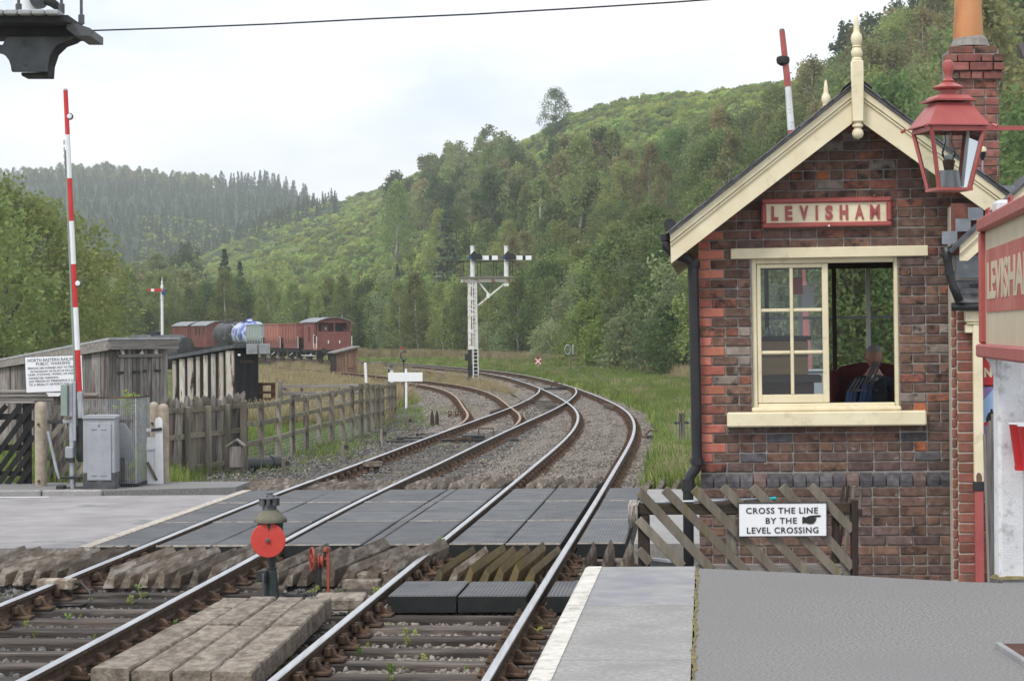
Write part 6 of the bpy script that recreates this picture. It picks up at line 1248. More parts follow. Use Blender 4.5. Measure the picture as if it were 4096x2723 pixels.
# track treadle boxes between the left hand rails
def treadle(label, px_, py_, s=1.0, cab=True):
    c = G(px_, py_, BZ); t = thing('treadle', label, 'treadle', c, math.radians(-5))
    piece('box', MT['guard'], t, lambda m: m.cbox((-.17 * s, -.09, .14), (.19 * s, .10, .24), .01)); piece('leg', MT['iron'], t, lambda m: m.cbox((-.12, -.05, 0), (-.06, .03, .139), .005)); piece('leg', MT['iron'], t, lambda m: m.cbox((.03, -.05, 0), (.12, .03, .139), .005)); piece('base', MT['iron'], t, lambda m: m.cbox((-.22, -.08, -.03), (.16, .08, .02), .005))
    if cab: piece('lead', MT['plastic_black'] if 'plastic_black' in MT else MT['iron'], t, lambda m: m.tube([(.18, 0, .19), (.26, -.02, .2), (.36, -.08, .12), (.38, -.12, .03), (.30, -.18, .005), (-.1, -.22, .0)], .012, 8), True)
    return t
treadle('brown treadle box with a cable loop inside the near left hand rails', 225, 2410); treadle('small brown treadle box inside the left rails beyond the crossing', 1490, 1895)
# point machine parts by the siding switch
pm = thing('point_gear', 'black point rodding and stretcher between the switch blades of the siding', 'point gear', G(1880, 1770, BZ))
piece('stretcher', MT['iron'], pm, lambda m: m.cbox((-.95, -.05, .04), (.7, .05, .10), .008)); piece('rod_guard', MT['rust'], pm, lambda m: (m.cbox((-.35, -.5, .10), (.05, -.38, .16), .008))); piece('guard_leg', MT['rust'], pm, lambda m: m.box((-.34, -.5, -.05), (-.27, -.38, .099))); piece('guard_leg', MT['rust'], pm, lambda m: m.box((-.03, -.5, -.05), (.04, -.38, .099)))
piece('slide_bar', MT['iron'], pm, lambda m: m.cbox((-.9, .2, .03), (1.15, .42, .09), .01)); piece('lock_box', MT['black_matt'], pm, lambda m: m.cbox((-.2, .1, .09), (.35, .5, .17), .01)); piece('bow', MT['rust'], pm, lambda m: m.tube([(.2, .55, .1), (.2, .55, .32), (.55, .55, .32), (.55, .55, .1)], .02, 6)); piece('drive_rod', MT['iron'], pm, lambda m: m.tube([(-2.6, .1, .03), (-.9, .1, .06)], .025, 8))
pg = thing('point_gear', 'black crank and rod box in the cinders left of the switch', 'point gear', G(1600, 1765, BZ)); piece('plate', MT['iron'], pg, lambda m: m.cbox((-.25, -.15, .0), (.32, .15, .05), .01)); piece('crank', MT['black_matt'], pg, lambda m: m.lathe([(.09, .05), (.09, .09), (.03, .12)], 12), SM); piece('rod', MT['iron'], pg, lambda m: m.tube([(.0, 0, .1), (.6, .1, .08)], .02, 8))
pg = thing('point_gear', 'rusty bow and dark slide at the far switch where the lines join', 'point gear', G(2225, 1560, BZ)); piece('slide', MT['iron'], pg, lambda m: m.cbox((-.55, -.2, .03), (.6, .2, .12), .01)); piece('bow', MT['rust'], pg, lambda m: m.tube([(-.2, .3, .1), (-.2, .3, .36), (.25, .3, .36), (.25, .3, .1)], .03, 6)); piece('lock', MT['black_matt'], pg, lambda m: m.cbox((.1, -.4, .05), (.5, .1, .18), .01))
pg = thing('point_gear', 'rusty rod crank at the edge of the ballast right of the curve', 'point gear', G(2605, 1765, GZ)); piece('rod', MT['rust'], pg, lambda m: m.tube([(-.45, 0, .1), (.5, .1, .12)], .022, 8)); piece('crank', MT['iron'], pg, lambda m: m.cbox((-.1, -.12, 0), (.1, .1, .16), .01)); piece('bow', MT['rust'], pg, lambda m: m.tube([(-.2, .5, .0), (0, .55, .26), (.3, .6, .22)], .022, 8))
for (a, b, lab) in ((1985, 1635, 'check rail inside the siding curve near the crossing nose'), (2115, 1597, 'bent check rail beside the siding frog'), (2435, 1615, 'short check rail inside the right curve opposite the frog')):
    c = G(a, b, 0); o = piece('check_rail', [MT['rust'], MT['rail_top']], None, lambda m: m.cbox((-.03, -1.6, -.13), (.03, 1.6, -.002), .01, T(c.x, c.y, 0) @ Rz(-.1 if a < 2400 else .06))); tag(o, lab, 'rail')
for px_, py_, lab in ((1800, 1670, 'left of two rusty square blocks by the siding'), (1828, 1670, 'right of two rusty square blocks by the siding')):
    c = G(px_, py_, BZ); t = thing('rail_anchor', lab, 'block', c); piece('block', MT['rust'], t, lambda m: m.cbox((-.06, -.05, -.05), (.06, .05, .22), .008)); piece('bolt', MT['white'], t, lambda m: m.lathe([(.015, 0), (.015, .01)], 8, T(0, -.052, .16) @ Matrix.Rotation(math.pi / 2, 4, 'X')))
for px_, py_, lab in ((1729, 1706, 'left of two dark pointed stop timbers by the siding switch'), (1748, 1706, 'right of two dark pointed stop timbers by the siding switch')):
    c = G(px_, py_, BZ); o = piece('stop_timber', MT['wood_dark'], None, lambda m: m.add([(c.x - .05, c.y, BZ - .1), (c.x + .05, c.y, BZ - .1), (c.x + .05, c.y + .3, BZ - .1), (c.x - .05, c.y + .3, BZ - .1), (c.x - .05, c.y, BZ + .3), (c.x + .05, c.y, BZ + .3), (c.x + .05, c.y + .3, BZ + .12), (c.x - .05, c.y + .3, BZ + .12), (c.x, c.y, BZ + .5)], [(0, 1, 5, 8, 4), (1, 2, 6, 5), (2, 3, 7, 6), (3, 0, 4, 7), (5, 6, 8), (4, 8, 7), (6, 7, 8)])); tag(o, lab, 'timber')
# signal wire stakes
def stake(label, px_, py_, h=.32, mt='wood_fence'):
    c = G(px_, py_, GZ); t = thing('wire_stake', label, 'stake', c, group='stakes carrying signal wires'); le = random.uniform(-.05, .05)
    piece('stake', MT[mt], t, lambda m: m.beam((0, 0, -.1), (le, 0, h), .085, .07, (0, 1, 0), .006)); piece('pulley', MT['iron'], t, lambda m: m.lathe([(.045, -.02), (.05, 0), (.045, .02)], 10, T(le * .7 + .07, -.04, h * .75) @ Matrix.Rotation(math.pi / 2, 4, 'X')), SM); return c + Vector((.06, -.04, h * .75))
def z6(zx, zy): return 2100 + zx / 2.413, 1330 + zy / 2.413
names = ['farthest wire stake, left of the disc with white cross', 'wire stake just right of the disc with white cross', 'wire stake between cross disc and two ring marker', 'wire stake at the foot of the two ring marker post', 'wire stake just right of the two ring marker post', 'wire stake in mid verge, sixth from the far end', 'wire stake in mid verge, seventh from the far end', 'wire stake in mid verge, eighth from the far end', 'wire stake where the wires sag, ninth from the far end', 'tenth wire stake from the far end, beside sagging wires', 'lone tall wire stake in the grass right of the curve', 'short wire stake close to the black drainpipe']
tips = [stake(nm, *z6(zx, zy), h=h_s) for nm, (zx, zy, h_s) in zip(names, ((18, 365, .3), (180, 385, .35), (280, 415, .45), (425, 430, .4), (528, 465, .42), (660, 470, .40), (770, 505, .40), (865, 490, .3), (965, 560, .42), (1115, 575, .25), (1460, 735, .42), (1555, 785, .28)))]
for dz in (0, .06):
    pts = []
    for a, b in zip(tips[:-1], tips[1:]):
        for f_ in (0, .5): q = a.lerp(b, f_); q.z += dz - (.08 if f_ else 0); pts.append(q)
    cable('signal_wire', ['lower signal wire strung along the verge stakes', 'upper signal wire strung along the verge stakes'][dz > 0], pts, .006, 'galv', 'wire')
for i, (px_, py_, h_) in enumerate(((1368, 1845, .42), (1530, 1785, .42), (1628, 1730, .45), (1140, 1915, .4))): stake(['weathered stake with wires in the cinders, near the post and rail fence', 'stake left of the black crank in the cinders', 'square stake behind the black crank', 'dark stake behind the guard timbers beyond the crossing'][i], px_, py_, h_)
o = piece('loose_plank', MT['wood_brown'], None, lambda m: m.cbox((G(1425, 1775, GZ).x, G(1425, 1775, GZ).y, GZ), (G(1505, 1775, GZ).x, G(1425, 1775, GZ).y + .8, GZ + .05), .01)); tag(o, 'pale plank lying in the cinders before the fence end', 'plank')
fr2 = thing('wire_post', 'tall stake with hanging wires near the drainpipe', 'stake', G(2727, 1830, GZ)); piece('stake', MT['wood_fence'], fr2, lambda m: m.cbox((-.05, -.05, -.1), (.06, .05, .95), .008)); piece('crosspiece', MT['iron'], fr2, lambda m: m.cbox((-.16, -.04, .72), (.17, .0, .77), .004))
for i in range(6): xx = -.15 + i * .06; piece('wire', MT['galv'], fr2, lambda m: m.tube([(xx, -.05, .95 if i % 2 else .75), (xx * 1.1, -.06, .1)], .004, 5))
# wooden rodding ladder in the grass
rl = thing('rodding_rack', 'broken pale wooden rack lying in the grass before the stake', 'rack', G(2660, 1860, GZ))
for i, xx in enumerate((-.22, -.07, .10, .22)): piece('slat', MT['wood_grey'] if i % 2 else MT['wood_pale'], rl, lambda m: m.beam((xx, -1.2, .05), (xx + .18, 3.2, .16), .07, .03))
for i in range(6): piece('crosspiece', MT['wood_greyX'], rl, lambda m: m.beam((-.34 + i * .03, -1.0 + i * .75, .1), (.34 + i * .03, -1.0 + i * .75, .11), .05, .03))
# ---------------------------------------------------------------- markers and signals
def z5(zx, zy): return 1480 + zx / 5.406, 1370 + zy / 5.406
wb = thing('white_board', 'blank white board on a white post behind the fence end', 'sign', G(1621, 1634, GZ)); WB = lambda zx, zy, y=0.0: onto(wb, *z5(zx, zy), y)
piece('board', MT['enamel'], wb, lambda m: m.cbox((WB(388, 0)[0], -.03, WB(0, 838)[1]), (WB(1133, 0)[0], -.005, WB(0, 645)[1]), .005)); piece('post', MT['white'], wb, lambda m: m.cbox((WB(748, 0)[0], -.004, -.2), (WB(800, 0)[0], .08, WB(0, 565)[1]), .006))
ck = thing('letter_marker', 'black rod topped by an open C shaped ring', 'marker', (P(1617, 1630, 79).x, 79, GZ)); CK = lambda zx, zy: onto(ck, *z5(zx, zy))
piece('rod', MT['black'], ck, lambda m: m.tube([(CK(745, 0)[0], 0, -.1), (CK(728, 390)[0], 0, CK(0, 390)[1])], .02, 8)); xc, zc2 = CK(735, 270); piece('ring', MT['black'], ck, lambda m: m.tube([(xc + .125 * math.cos(a) * .95, 0, zc2 + .14 * math.sin(a)) for a in [math.radians(45 + i * 270 / 18) for i in range(19)]], .022, 8)); piece('collar', MT['black'], ck, lambda m: m.lathe([(.03, -.05), (.085, .0), (.05, .04)], 10, T(CK(728, 0)[0], 0, CK(0, 385)[1]))); piece('arm', MT['boom_red'], ck, lambda m: m.cbox((CK(668, 0)[0], -.01, CK(0, 128)[1]), (CK(750, 0)[0], .01, CK(0, 100)[1]), .003)); piece('stem', MT['iron_grey'], ck, lambda m: m.cbox((CK(757, 0)[0], -.01, CK(0, 200)[1]), (CK(780, 0)[0], .01, CK(0, 100)[1]), .003))
gs = thing('ground_lamp', 'small white ground signal lamp with dark cap behind the white board', 'signal', (P(1565, 1520, 97).x, 97, GZ)); GSx = lambda zx, zy: onto(gs, *z5(zx, zy))
piece('case', MT['white'], gs, lambda m: m.cbox((GSx(428, 0)[0], -.1, -.1), (GSx(500, 0)[0], .1, GSx(0, 562)[1]), .01)); piece('cap', MT['iron_grey'], gs, lambda m: m.lathe([(.17, 0), (.15, .03), (.06, .05), (.06, .09), (.085, .1), (.085, .19), (.04, .21)], 16, T(GSx(450, 0)[0], 0, GSx(0, 560)[1])), SM); piece('side', MT['iron_green'] if 'iron_green' in MT else MT['iron'], gs, lambda m: m.cbox((GSx(388, 0)[0], -.06, -.1), (GSx(426, 0)[0], .06, GSx(0, 570)[1]), .01))
o = piece('white_stake', MT['white'], None, lambda m: m.beam(P(1465, 1530, 84), P(1461, 1449, 84), .10, .08, (0, 1, 0), .01)); tag(o, 'leaning white marker stake right of the small brown hut', 'stake')
cd = thing('cross_disc', 'small red disc signal with white diagonal cross on the far verge', 'signal', G(2151, 1478, GZ)); CD = lambda px_, py_: onto(cd, px_, py_)
x, z = CD(2152, 1443); piece('disc', MT['boom_red'], cd, lambda m: m.lathe([(.01, .01), (.22, .01), (.22, -.01), (.01, -.01)], 20, T(x, 0, z) @ Matrix.Rotation(math.pi / 2, 4, 'X')))
for sg in (-1, 1): piece('cross_bar', MT['enamel'], cd, lambda m: m.beam((x - sg * .19, -.014 - .003 * sg, z - .19), (x + sg * .19, -.014 - .003 * sg, z + .19), .07, .005, (0, -1, 0)))
piece('post', MT['white'], cd, lambda m: m.box((x - .05, .02, -.1), (x + .05, .1, z)), False); piece('lamp', MT['iron'], cd, lambda m: m.lathe([(.1, 0), (.1, .06), (.05, .1)], 12, T(x, .1, z + .2)), SM)
ol = thing('ring_marker', 'thin post with an oval ring and bar before the dark bushes', 'marker', G(2284, 1502, GZ)); OL = lambda px_, py_: onto(ol, px_, py_)
x, z = OL(2271, 1397); piece('ring', MT['galv'], ol, lambda m: m.tube([(x + .17 * math.cos(a), 0, z + .27 * math.sin(a)) for a in [i * 6.2832 / 20 for i in range(21)]], .035, 8, caps=False), True); xb, zb = OL(2291, 1397); piece('bar', MT['galv'], ol, lambda m: m.cbox((xb - .05, -.02, zb - .27), (xb + .05, .02, zb + .27), .006)); xm2, zm2 = OL(2283, 1416); piece('post', MT['iron_grey'], ol, lambda m: m.tube([(xm2, 0, -.1), (xm2, 0, zm2)], .03, 8)); piece('bracket', MT['iron_grey'], ol, lambda m: m.cbox((x - .05, -.02, zm2 - .03), (xb + .05, .02, zm2 + .02), .004))
# bracket signal with two arms
def z7(zx, zy): return 1750 + zx / 2.571, 950 + zy / 2.571
YK = 121.0
bs = thing('bracket_signal', 'white lattice bracket signal with two white arms beyond the curve', 'signal', (P(*z7(365, 1475), YK).x, YK, GZ)); K = lambda zx, zy: onto(bs, *z7(zx, zy))
(xl, zb0), (xrr, zt0) = K(322, 1475), K(402, 460); zmid = K(0, 1150)[1]; hw_ = .11
for xx in (xl + .06, xrr - .06):
    for yy in (-.22, .22):
        piece('column', MT['white_rust'], bs, lambda m: m.box((xx - .085, yy - .05, zmid), (xx + .085, yy + .05, zt0))); piece('column_foot', MT['black_matt'], bs, lambda m: m.box((xx - .09, yy - .055, -.2), (xx + .09, yy + .055, zmid - .002)))
for zy0, zy1 in ((1148, 1110), (978, 945), (810, 775), (745, 725), (705, 688), (642, 604), (505, 485)): piece('lattice_plate', MT['white_rust'], bs, lambda m: m.box((xl - .035, -.28, K(0, zy0)[1]), (xrr + .035, -.272, K(0, zy1)[1])))
piece('foot_plate', MT['black_matt'], bs, lambda m: m.box((xl - .04, -.29, K(0, 1410)[1]), (xrr + .03, -.28, K(0, 1305)[1]))); (a, b), (c, d_) = K(283, 1260), K(318, 1190); piece('lever_box', MT['iron'], bs, lambda m: m.cbox((a, -.15, b), (c, .15, d_), .03))
(a, b), (c, d_) = K(242, 458), K(765, 420); dkk = piece('platform_beam', MT['white_rust'], bs, lambda m: m.box((a, -.3, b), (c, -.18, d_ - .01)))
piece('platform_deck', MT['wood_greyX'], bs, lambda m: m.box((K(236, 0)[0], -.5, K(0, 416)[1]), (K(785, 0)[0], .5, K(0, 403)[1])))
for p0, p1 in (((410, 700), (690, 470)), ((430, 462), (535, 590))): (x0, z0_), (x1, z1_) = K(*p0), K(*p1); piece('strut', MT['white_rust'], bs, lambda m: m.beam((x0, -.2, z0_), (x1, -.2, z1_), .09, .09))
piece('gusset', MT['white'], bs, lambda m: m.prism([K(505, 560), K(540, 575), K(535, 620), K(505, 620)], -.27, -.255)); piece('end_block', MT['white'], bs, lambda m: m.box((K(685, 500)[0], -.3, K(0, 500)[1]), (K(730, 0)[0], -.1, K(0, 470)[1])))
for zx in (240, 260, 410, 438, 574, 602, 745, 772): piece('railing_post', MT['iron'], bs, lambda m: m.tube([(K(zx, 0)[0], -.45 if zx in (240, 410, 574, 745) else .45, K(0, 405)[1]), (K(zx, 0)[0], -.45 if zx in (240, 410, 574, 745) else .45, K(0, 245)[1])], .018, 6))
for yy in (-.45, .45): piece('handrail', MT['iron'], bs, lambda m: m.tube([(K(225, 0)[0], yy, K(0, 243)[1]), (K(790, 0)[0], yy, K(0, 246)[1])], .02, 6))
for zx, arm0 in ((359, 460), (706, 806)):
    xd, zt1 = K(zx, 82); _, zb1 = K(zx, 400); dl = piece('doll', MT['white'], bs, lambda m: m.lathe([(.125, zb1), (.11, zt1 - .06), (.13, zt1 - .04), (.13, zt1)], 12, T(xd, 0, 0)), SM)
    (a, b), (c, d_) = K(arm0, 228), K(arm0 + 160, 183); w3 = (c - a); piece('arm', MT['enamel'], dl, lambda m: m.box((a, -.2, b), (c, -.17, d_))); piece('arm_stripe', MT['black_matt'], dl, lambda m: m.box((a + w3 * .43, -.206, b - .003), (a + w3 * .62, -.166, d_ + .003)))
    piece('spectacle', MT['black_matt'], dl, lambda m: m.prism([K(zx - 30, 185), K(zx + 20, 135), K(zx + 40, 165), K(zx + 95, 175), K(zx + 105, 205), K(zx + 90, 225), K(zx + 10, 232), K(zx - 25, 220)], -.3, -.2)); xs_, zs_ = K(zx - 22, 200); piece('lens', MT['blue_paint'], dl, lambda m: m.lathe([(.09, 0), (.08, .02)], 12, T(xs_, -.301, zs_) @ Matrix.Rotation(math.pi / 2, 4, 'X')))
    piece('lamp', MT['black_matt'], dl, lambda m: m.cbox((xd + .14, -.15, zs_ - .1), (xd + .4, .1, zs_ + .2), .03))
lxa, lxb = K(362, 0)[0], K(414, 0)[0]; ld = piece('ladder', MT['white'], bs, lambda m: m.beam((lxa, -.45, -.1), (K(356, 0)[0], -.35, K(0, 460)[1]), .045, .03)); piece('ladder_rail', MT['white'], ld, lambda m: m.beam((lxb, -.45, -.1), (K(398, 0)[0], -.35, K(0, 460)[1]), .045, .03))
for i in range(26): f_ = i / 26; z = -.05 + (K(0, 470)[1]) * f_; piece('rung', MT['white'], ld, lambda m: m.box((lxa + (K(356, 0)[0] - lxa) * f_ + .02, -.455 + .1 * f_, z), (lxb + (K(398, 0)[0] - lxb) * f_ - .02, -.425 + .1 * f_, z + .03)))
# lone semaphore on the left
def z8(zx, zy): return 560 + zx / 5.6, 1080 + zy / 5.6
se = thing('semaphore_signal', 'white post semaphore with red arm above the hut roof', 'signal', (P(649, 1310, 160).x, 160, GZ)); SE = lambda zx, zy: onto(se, *z8(zx, zy)); xs2 = SE(492, 0)[0]
piece('post', MT['white'], se, lambda m: m.lathe([(.115, -.2), (.10, SE(0, 690)[1]), (.085, SE(0, 690)[1] + .01), (.115, SE(0, 660)[1]), (.10, SE(0, 380)[1])], 10, T(xs2, 0, 0)), SM); piece('finial', MT['white'], se, lambda m: m.lathe([(.11, SE(0, 380)[1]), (.09, SE(0, 340)[1]), (.05, SE(0, 300)[1]), (.08, SE(0, 270)[1]), (.03, SE(0, 240)[1]), (.005, SE(0, 130)[1])], 10, T(xs2, 0, 0)), SM)
(a, b), (c, d_) = SE(192, 472), SE(462, 410); ar = piece('arm', MT['boom_red'], se, lambda m: m.box((a, -.18, b), (c + .1, -.15, d_))); piece('arm_stripe', MT['enamel'], ar, lambda m: m.box((SE(255, 0)[0], -.186, b - .003), (SE(322, 0)[0], -.144, d_ + .003))); x, z = SE(535, 505); piece('lens', MT['blue_paint'], se, lambda m: m.lathe([(.15, 0), (.13, .03)], 14, T(x, -.2, z) @ Matrix.Rotation(math.pi / 2, 4, 'X'))); piece('lamp', MT['iron_grey'], se, lambda m: m.cbox((SE(500, 0)[0], -.1, SE(0, 470)[1]), (SE(595, 0)[0], .1, SE(0, 410)[1]), .03))
# second barrier boom beyond the signal box
b2 = thing('crossing_barrier', 'raised red and grey barrier boom rising behind the signal box roof', 'barrier', (P(3165, 1900, 36.5).x, 36.5, KZ)); B2 = lambda px_, py_: onto(b2, px_, py_)
for i, (p0, p1, mt) in enumerate((((3128, 122), (3152, 345), 'red_paint'), ((3152, 345), (3165, 520), 'wood_greyX'), ((3165, 520), (3180, 720), 'red_paint'), ((3180, 720), (3205, 1060), 'wood_greyX'), ((3205, 1060), (3235, 1500), 'red_paint'))): (x0, z0_), (x1, z1_) = B2(*p0), B2(*p1); piece('boom_band', MT[mt if mt != 'wood_greyX' else 'white_concrete'], b2, lambda m: m.tube([(x1, 0, z1_), (x0, 0, z0_)], [.052 + i * .004 + .004, .046 + i * .004], 8))
x, z = B2(3132, 238); piece('lamp', MT['black_matt'], b2, lambda m: m.lathe([(.04, -.10), (.10, -.06), (.11, .0), (.10, .04), (.05, .06)], 14, T(x, 0, z)), SM); piece('cap', MT['iron_grey'], b2, lambda m: m.lathe([(.047, 0), (.03, .03)], 8, T(*[B2(3128, 122)[0], 0, B2(3128, 122)[1]]))); x, z = B2(3235, 1500); piece('machine', MT['grey_cabinet'], b2, lambda m: m.cbox((x - .2, -.2, -.1), (x + .25, .25, z + .1), .02))
# ---------------------------------------------------------------- bracket platform at the top left
YT = 24.5
tb_ = thing('signal_platform', 'dark iron bracket carrying a plank landing, cut by the top left corner', 'signal', (P(120, 300, YT).x, YT, P(120, 300, YT).z)); TB = lambda zx, zy, y=0.0: onto(tb_, zx / 4.9, zy / 4.9, y)
for i in range(8):
    a = 885 - i * 271; piece('plank', MT['wood_greyX'] if False else MT['white_concrete'], tb_, lambda m: m.cbox((TB(a, 0)[0], -.75, TB(0, 280, -.75)[1]), (TB(a + 250, 0)[0], .6, TB(0, 182, -.75)[1]), .012)) if False else piece('plank', MT['felt'], tb_, lambda m: m.cbox((TB(a, 230, -.6)[0], -.6, TB(a, 282, -.6)[1]), (TB(a + 255, 230, -.6)[0], 1.0, TB(a, 180, -.6)[1]), .012))
piece('under_frame', MT['black_matt'], tb_, lambda m: m.prism([TB(-900, 290, -.5), TB(1330, 290, -.5), TB(1330, 420, -.5), TB(-900, 440, -.5)], -.5, .9))
piece('side_beam', MT['iron_grey'], tb_, lambda m: m.prism([TB(1300, 395, -.3), TB(1760, 545, -.3), TB(1760, 695, -.3), TB(1470, 695, -.3), TB(1300, 560, -.3)], -.3, .5))
piece('main_beam', MT['black_matt'], tb_, lambda m: m.prism([TB(-1500, 400, -.1), TB(1480, 545, -.1), TB(1480, 690, -.1), TB(-1500, 700, -.1)], -.1, .4))
brk = [(150, 690), (1470, 690), (1380, 760), (1280, 790), (1180, 830), (1080, 900), (1010, 990), (960, 1100), (930, 1230), (912, 1400), (235, 1400), (215, 1280), (180, 1180), (120, 1100), (40, 1050), (-60, 1030), (-300, 1020), (-300, 880), (60, 880)]
piece('bracket', MT['iron_grey'], tb_, lambda m: m.prism([TB(*q) for q in brk], -.02, .06)); piece('rear_bracket', MT['black_matt'], tb_, lambda m: m.prism([TB(*q) for q in [(760, 1400), (800, 1150), (870, 980), (1000, 830), (1200, 740), (1480, 690), (1380, 762), (1180, 832), (1012, 992), (932, 1232), (914, 1468), (400, 1468), (390, 1405)]], .061, .40))
x, z = TB(495, 1265, -.02); piece('bolt', MT['iron_grey'], tb_, lambda m: m.lathe([(.02, 0), (.018, .012), (.006, .018)], 12, T(x, -.021, z) @ Matrix.Rotation(math.pi / 2, 4, 'X')), SM)
for zx, zy, y in ((365, 190, -.35), (1205, 190, -.2), (1595, 400, .3)): x, z = TB(zx, zy, y); piece('railing_post', MT['iron_grey'], tb_, lambda m: m.tube([(x, y, z - .05), (x, y, z + 1.0)], .017, 8)); piece('socket', MT['iron_grey'], tb_, lambda m: m.lathe([(.035, -.04), (.035, .06), (.02, .07)], 8, T(x, y, z)))
x, z = TB(550, 200, .2); piece('doll', MT['white'], tb_, lambda m: m.lathe([(.15, z - .1), (.14, z + 2)], 18, T(x, .2, 0)), SM); x, z = TB(760, 60, .05); piece('counterweight', MT['iron_grey'], tb_, lambda m: m.lathe([(.03, -.03), (.16, -.03), (.16, .03), (.03, .03)], 20, T(x, .05, z + .1) @ Matrix.Rotation(1.2, 4, 'Z') @ Matrix.Rotation(math.pi / 2, 4, 'X')), SM)
piece('lever', MT['black_matt'], tb_, lambda m: m.tube([(TB(850, 20)[0], .05, TB(0, 20)[1]), (TB(1000, 40)[0], .05, TB(0, 40)[1]), (TB(1080, 100)[0], .05, TB(0, 100)[1]), (TB(1190, 190)[0], .05, TB(0, 190)[1])], [.03, .05, .045, .03], 8), SM)
piece('column', MT['white'], tb_, lambda m: m.lathe([(.20, -P(120, 300, YT).z - .3), (.17, TB(0, 700)[1])], 16, T(TB(-1400, 0)[0], .15, 0)), SM)
cable('overhead_wire', 'thin black overhead wire crossing the sky from the signal landing', [P(362, 122, 24.6), P(700, 111, 24.3), P(1100, 95, 24), P(1500, 74, 23.6), P(1900, 56, 23.2), P(2300, 33, 22.8), P(2700, 8, 22.4), P(3100, -22, 22.0), P(3700, -70, 21.5), P(4400, -130, 21)], .0085, 'black_matt', 'wire')
# ---------------------------------------------------------------- parked wagons
MT['wagon_red'] = mat('wagon_red', (.18, .064, .056), (.23, .086, .076), scale=2, rough=.7, c3=(.20, .07, .05), t3=.6, s3=1.5); MT['wagon_red2'] = mat('wagon_red2', (.27, .098, .08), (.32, .13, .108), scale=2, rough=.75, c3=(.26, .09, .06), t3=.6, s3=1.5); MT['wagon_pink'] = mat('wagon_pink', (.36, .145, .115), (.42, .18, .145), scale=2, rough=.75)
MT['wagon_grey'] = mat('wagon_grey', (.30, .35, .34), (.37, .42, .41), scale=2, rough=.7); MT['tank_blue'] = mat('tank_blue', (.035, .085, .42), (.06, .13, .50), scale=1.5, rough=.4, c3=(.60, .64, .75), t3=.52, s3=1.2, w3=.04); MT['tank_black'] = mat('tank_black', (.035, .036, .04), (.07, .07, .075), scale=2, rough=.55, c3=(.45, .45, .45), t3=.62, s3=1.3, w3=.03); MT['roof_grey'] = mat('roof_grey', (.20, .21, .22), (.30, .31, .33), scale=3, rough=.8)
def wagon_root(name, label, y, cat='wagon'):
    c, t, r = frame(Wf, y); return thing(name, label, cat, (c.x, c.y, 0), math.atan2(t.y, t.x) - math.pi / 2, 'wagons parked on the loop')
def underframe(t, L):
    piece('underframe', MT['black_matt'], t, lambda m: m.box((-1.15, .1, .85), (1.15, L - .1, 1.1)))
    for y in (1.3, L - 1.3):
        for sx in (-1, 1): w = piece('wheel', MT['rust'], t, lambda m: m.lathe([(.15, -.05), (.47, -.05), (.47, .03), (.50, .05), (.50, .07), (.15, .07)], 18, T(sx * .76, y, .47) @ Matrix.Rotation(math.pi / 2 * sx, 4, 'Y')), SM); piece('axlebox', MT['iron'], w, lambda m: m.cbox((sx * 1.0 - .12, y - .14, .35), (sx * 1.0 + .12, y + .14, .84), .02))
    piece('brake_lever', MT['white'], t, lambda m: m.beam((-1.2, L * .6, .55), (-1.22, L * .4, .75), .05, .05))
    for sx in (-.86, .86): bf = piece('buffer', MT['black_matt'], t, lambda m: m.tube([(sx, .1, 1.0), (sx, -.35, 1.0)], .09, 10)); piece('buffer_head', MT['iron'], bf, lambda m: m.lathe([(.22, 0), (.20, .05)], 14, T(sx, -.35, 1.0) @ Matrix.Rotation(math.pi / 2, 4, 'X')))
def arcroof(m, w, h, rise, y0, y1, th=.05):
    top = [(-w + 2 * w * i / 14, h + rise * (1 - (2 * i / 14 - 1) ** 2)) for i in range(15)]; m.prism(top + [(x, z - th) for x, z in top[::-1]], y0, y1)
# brake van with veranda end towards the camera
bv = wagon_root('brake_van', 'red brown goods brake van with open veranda end facing the camera', 171.5); L_ = 7.0; underframe(bv, L_); R_ = MT['wagon_red']; hw = 1.3
piece('end_panel', R_, bv, lambda m: m.box((-hw, 0, 1.05), (hw, .06, 2.45))); piece('body', R_, bv, lambda m: m.box((-hw, 1.3, 1.05), (hw, L_ - 1.3, 3.15)))
for x0 in (-hw, -.02, hw - .09): piece('end_post', R_, bv, lambda m: m.box((x0, .001, 2.451), (x0 + .09, .08, 3.2)))
top = [(-hw + 2 * hw * i / 10, 3.2 + .32 * (1 - (i / 5 - 1) ** 2)) for i in range(11)]; piece('end_arch', R_, bv, lambda m: m.prism([(-hw, 3.12)] + top + [(hw, 3.12)], .0, .08))
for sx in (-1, 1):
    piece('veranda_side', MT['wagon_pink'], bv, lambda m: m.box((sx * hw - .03, .061, 1.05), (sx * hw + .03, 1.299, 1.55))); piece('veranda_post', R_, bv, lambda m: m.box((sx * hw - .04, .6, 1.551), (sx * hw + .04, .72, 3.15))); piece('handrail', MT['white'], bv, lambda m: m.tube([(sx * hw + sx * .06, -.05, 1.2), (sx * hw + sx * .06, -.05, 2.1)], .03, 6)); piece('handrail', MT['white'], bv, lambda m: m.tube([(sx * hw + sx * .06, 1.25, 1.2), (sx * hw + sx * .06, 1.25, 2.2), (sx * hw + sx * .06, .8, 2.2)], .03, 6)); piece('footboard', MT['white'], bv, lambda m: m.box((sx * 1.35 - .1, 1.0, .58), (sx * 1.35 + .1, L_ - 1, .63)))
    piece('ducket', R_, bv, lambda m: m.box((sx * hw - .02, 3.0, 1.9), (sx * hw + sx * .18, 3.6, 2.8)))
